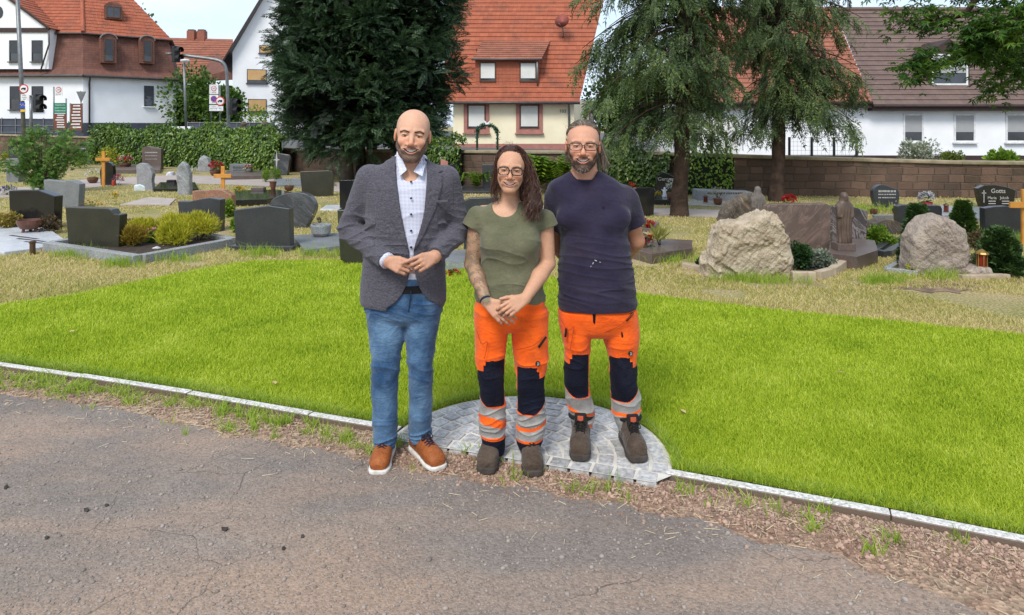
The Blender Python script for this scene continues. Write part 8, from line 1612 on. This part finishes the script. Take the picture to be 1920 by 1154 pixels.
fd.push(folds(.0045, 1.02, .16, 4.5, 61, 1.2)); fd.push(lambda X, Y, Z: .0026 * snoise(X, Y, Z, 5, 62)); fd.push(folds(.005, .86, .08, 5, 63, 1.2)); fd.push(lambda X, Y, Z: .004 * snoise(X * 1.5 + Z, Y, Z * .4, 5, 64) * (Z > 1.15))
shirt3 = fmesh(fd, 'shirt', NAVY, p3)
b = MB(); b.lathe([(.0745, -.006), (.079, -.006), (.0795, .005), (.0745, .006)], (0, 0, 0), 28); cx_, cy_, cz_ = Q(1097, 332, 3.60)
b.v = [(cx_ + v[0], cy_ + v[1] * .95, cz_ + v[2] + .35 * v[1] + .004) for v in b.v]; b.build('collar', NAVY, shirt3, True, uv=False)
b = MB()
for px, py, w_, h_ in ((1117, 489, .012, .004), (1112, 494, .004, .010), (1125, 492, .006, .003), (1108, 500, .003, .006)): x_, y_, z_ = Q(px, py, 3.449); b.box((x_, y_, z_), (w_, .002, h_), 0, 0, .4)
b.build('paint_stain', mat('paint_white', (.5, .5, .5)), shirt3, uv=False)
text('e', .026, TM(*Q(1131, 388, 3.478)), mat('navy_thread', (.006, .006, .014), rough=.8), shirt3, 'emblem', .001)
work_trousers(p3, Y3, [(562, 1054, 1186, .136), (580, 1048, 1192, .142), (600, 1049, 1194, .132), (616, 1056, 1188, .115), (628, 1080, 1165, .08)], (L3L, L3R), (1120, {'l': (1083, 24), 'r': (1168, 28), 'zl': (662, 744, 746, 770, 776, 800, 840), 'zr': (668, 752, 752, 774, 780, 812, 840)}), (.18, 3.42, .10), (.74, 3.86, .90), 70)
pocket_bits(p3, Y3, [((1167, 632, 3.515), (1164, 614, 3.51)), ((1060, 632, 3.515), (1062, 616, 3.51)), ((1174, 602, 3.50), (1187, 587, 3.52))], (1182, 663, 3.525), [[(1187, 588, 3.49), (1160, 612, 3.485), (1132, 624, 3.50)], [(1052, 600, 3.49), (1066, 620, 3.49), (1076, 614, 3.49), (1069, 655, 3.51)]])
b = MB(); b.tube(crv([Q(1114, 582, 3.478), Q(1114, 604, 3.49), Q(1113, 624, 3.52)], 4), .010, 6); b.build('fly_gusset', DNAVY, p3, True, uv=False)
for o_, th in (((.360, 3.575), -8), ((.620, 3.56), 6)):
    bo = shoe(p3, (*o_, .04), th, 'boot', BROWNB, SOLEB, LACEB); tp = np.array((*o_, .04)) + euler(0, 0, th) @ np.array((0, -.0455, .168)); b = MB(); b.box(tuple(tp), (.030, .006, .026), R(th), R(-12)); b.build('boot_label', mat('orange_label', (.45, .08, .03)), bo, bevel=.002)
T3 = lambda p: np.asarray(hT3) + (np.asarray(p) * hS3) @ hM3.T
fd = Field((.2, 3.40, 1.42), (.56, 3.76, 1.80), .0035)
fd.add(local(ell((0, .032, .050), (.079, .098, .080)), hM3, hT3), .01); fd.sub(local(ell((0, -.09, .000), (.071, .118, .120)), hM3, hT3), .012); fd.sub(local(rbox((0, -.09, -.07), (.5, .2, .16), .01), hM3, hT3), .01)
fd.add(cap(Q(1094, 280, 3.64), Q(1098, 325, 3.68), .078, .075), .02); fd.push(lambda X, Y, Z: .003 * snoise(X, Y, Z * .3, 18, 81))
hair3 = fmesh(fd, 'hair', mat('hair_mass_grey', (.08, .055, .036), (.15, .11, .08), 40, .65, .8, 300), p3)
def scalp3(n, az0, az1, el0, el1):
    a, e = RNG.uniform(R(az0), R(az1), n), RNG.uniform(R(el0), R(el1), n)
    return T3(np.stack([.084 * np.sin(a) * np.cos(e), .028 - .103 * np.cos(a) * np.cos(e), .050 + .086 * np.sin(e)], 1))
n = 1300; az = RNG.uniform(R(-85), R(85), n); r0 = T3(np.stack([.072 * np.sin(az), .028 - .066 * np.cos(az), .052 + .072 * np.cos(az * .85)], 1)) + RNG.normal(0, .008, (n, 3)); e0 = T3(np.stack([.083 * np.sin(az * 1.3), .06 + .08 * RNG.uniform(.2, 1, n), .052 + .06 * np.cos(az) * RNG.uniform(-.3, 1, n)], 1)); P_ = guide(n, r0, e0, .0015, 1); P_ = onskull(P_, hT3, hM3, hS3, n)
strands('swept_hair', P_, RNG.uniform(.0014, .003, n), HAIRG, hair3)
n = 330; sd_ = np.where(RNG.uniform(0, 1, n) < .78, 1, -1); a = R(100) * sd_ + RNG.normal(0, .2, n); r0 = T3(np.stack([.084 * np.sin(a), .028 - .103 * np.cos(a), RNG.uniform(-.02, .06, n)], 1))
e0 = np.array([Q(px, py, yy) for px, py, yy in zip(np.where(sd_ > 0, RNG.normal(1134, 5, n), RNG.normal(1063, 3, n)), np.where(sd_ > 0, RNG.normal(312, 9, n), RNG.normal(300, 7, n)), RNG.normal(3.62, .02, n))])
P_ = guide(n, r0, e0, .006, .9); w_ = RNG.uniform(.0012, .0026, n); [strands('loose_hair', P_[k_], w_[k_], HAIRG, hair3) for k_ in (sd_ > 0, sd_ < 0)]
n = 26; r0 = scalp3(n, -110, -40, 20, 80); P_ = guide(n, r0, r0 + np.stack([RNG.uniform(-.05, .0, n), RNG.normal(0, .02, n), RNG.uniform(-.03, .03, n)], 1), .012, .7, sag=.01); strands('flyaway_hair', P_, np.full(n, .0008), HAIRG, hair3)
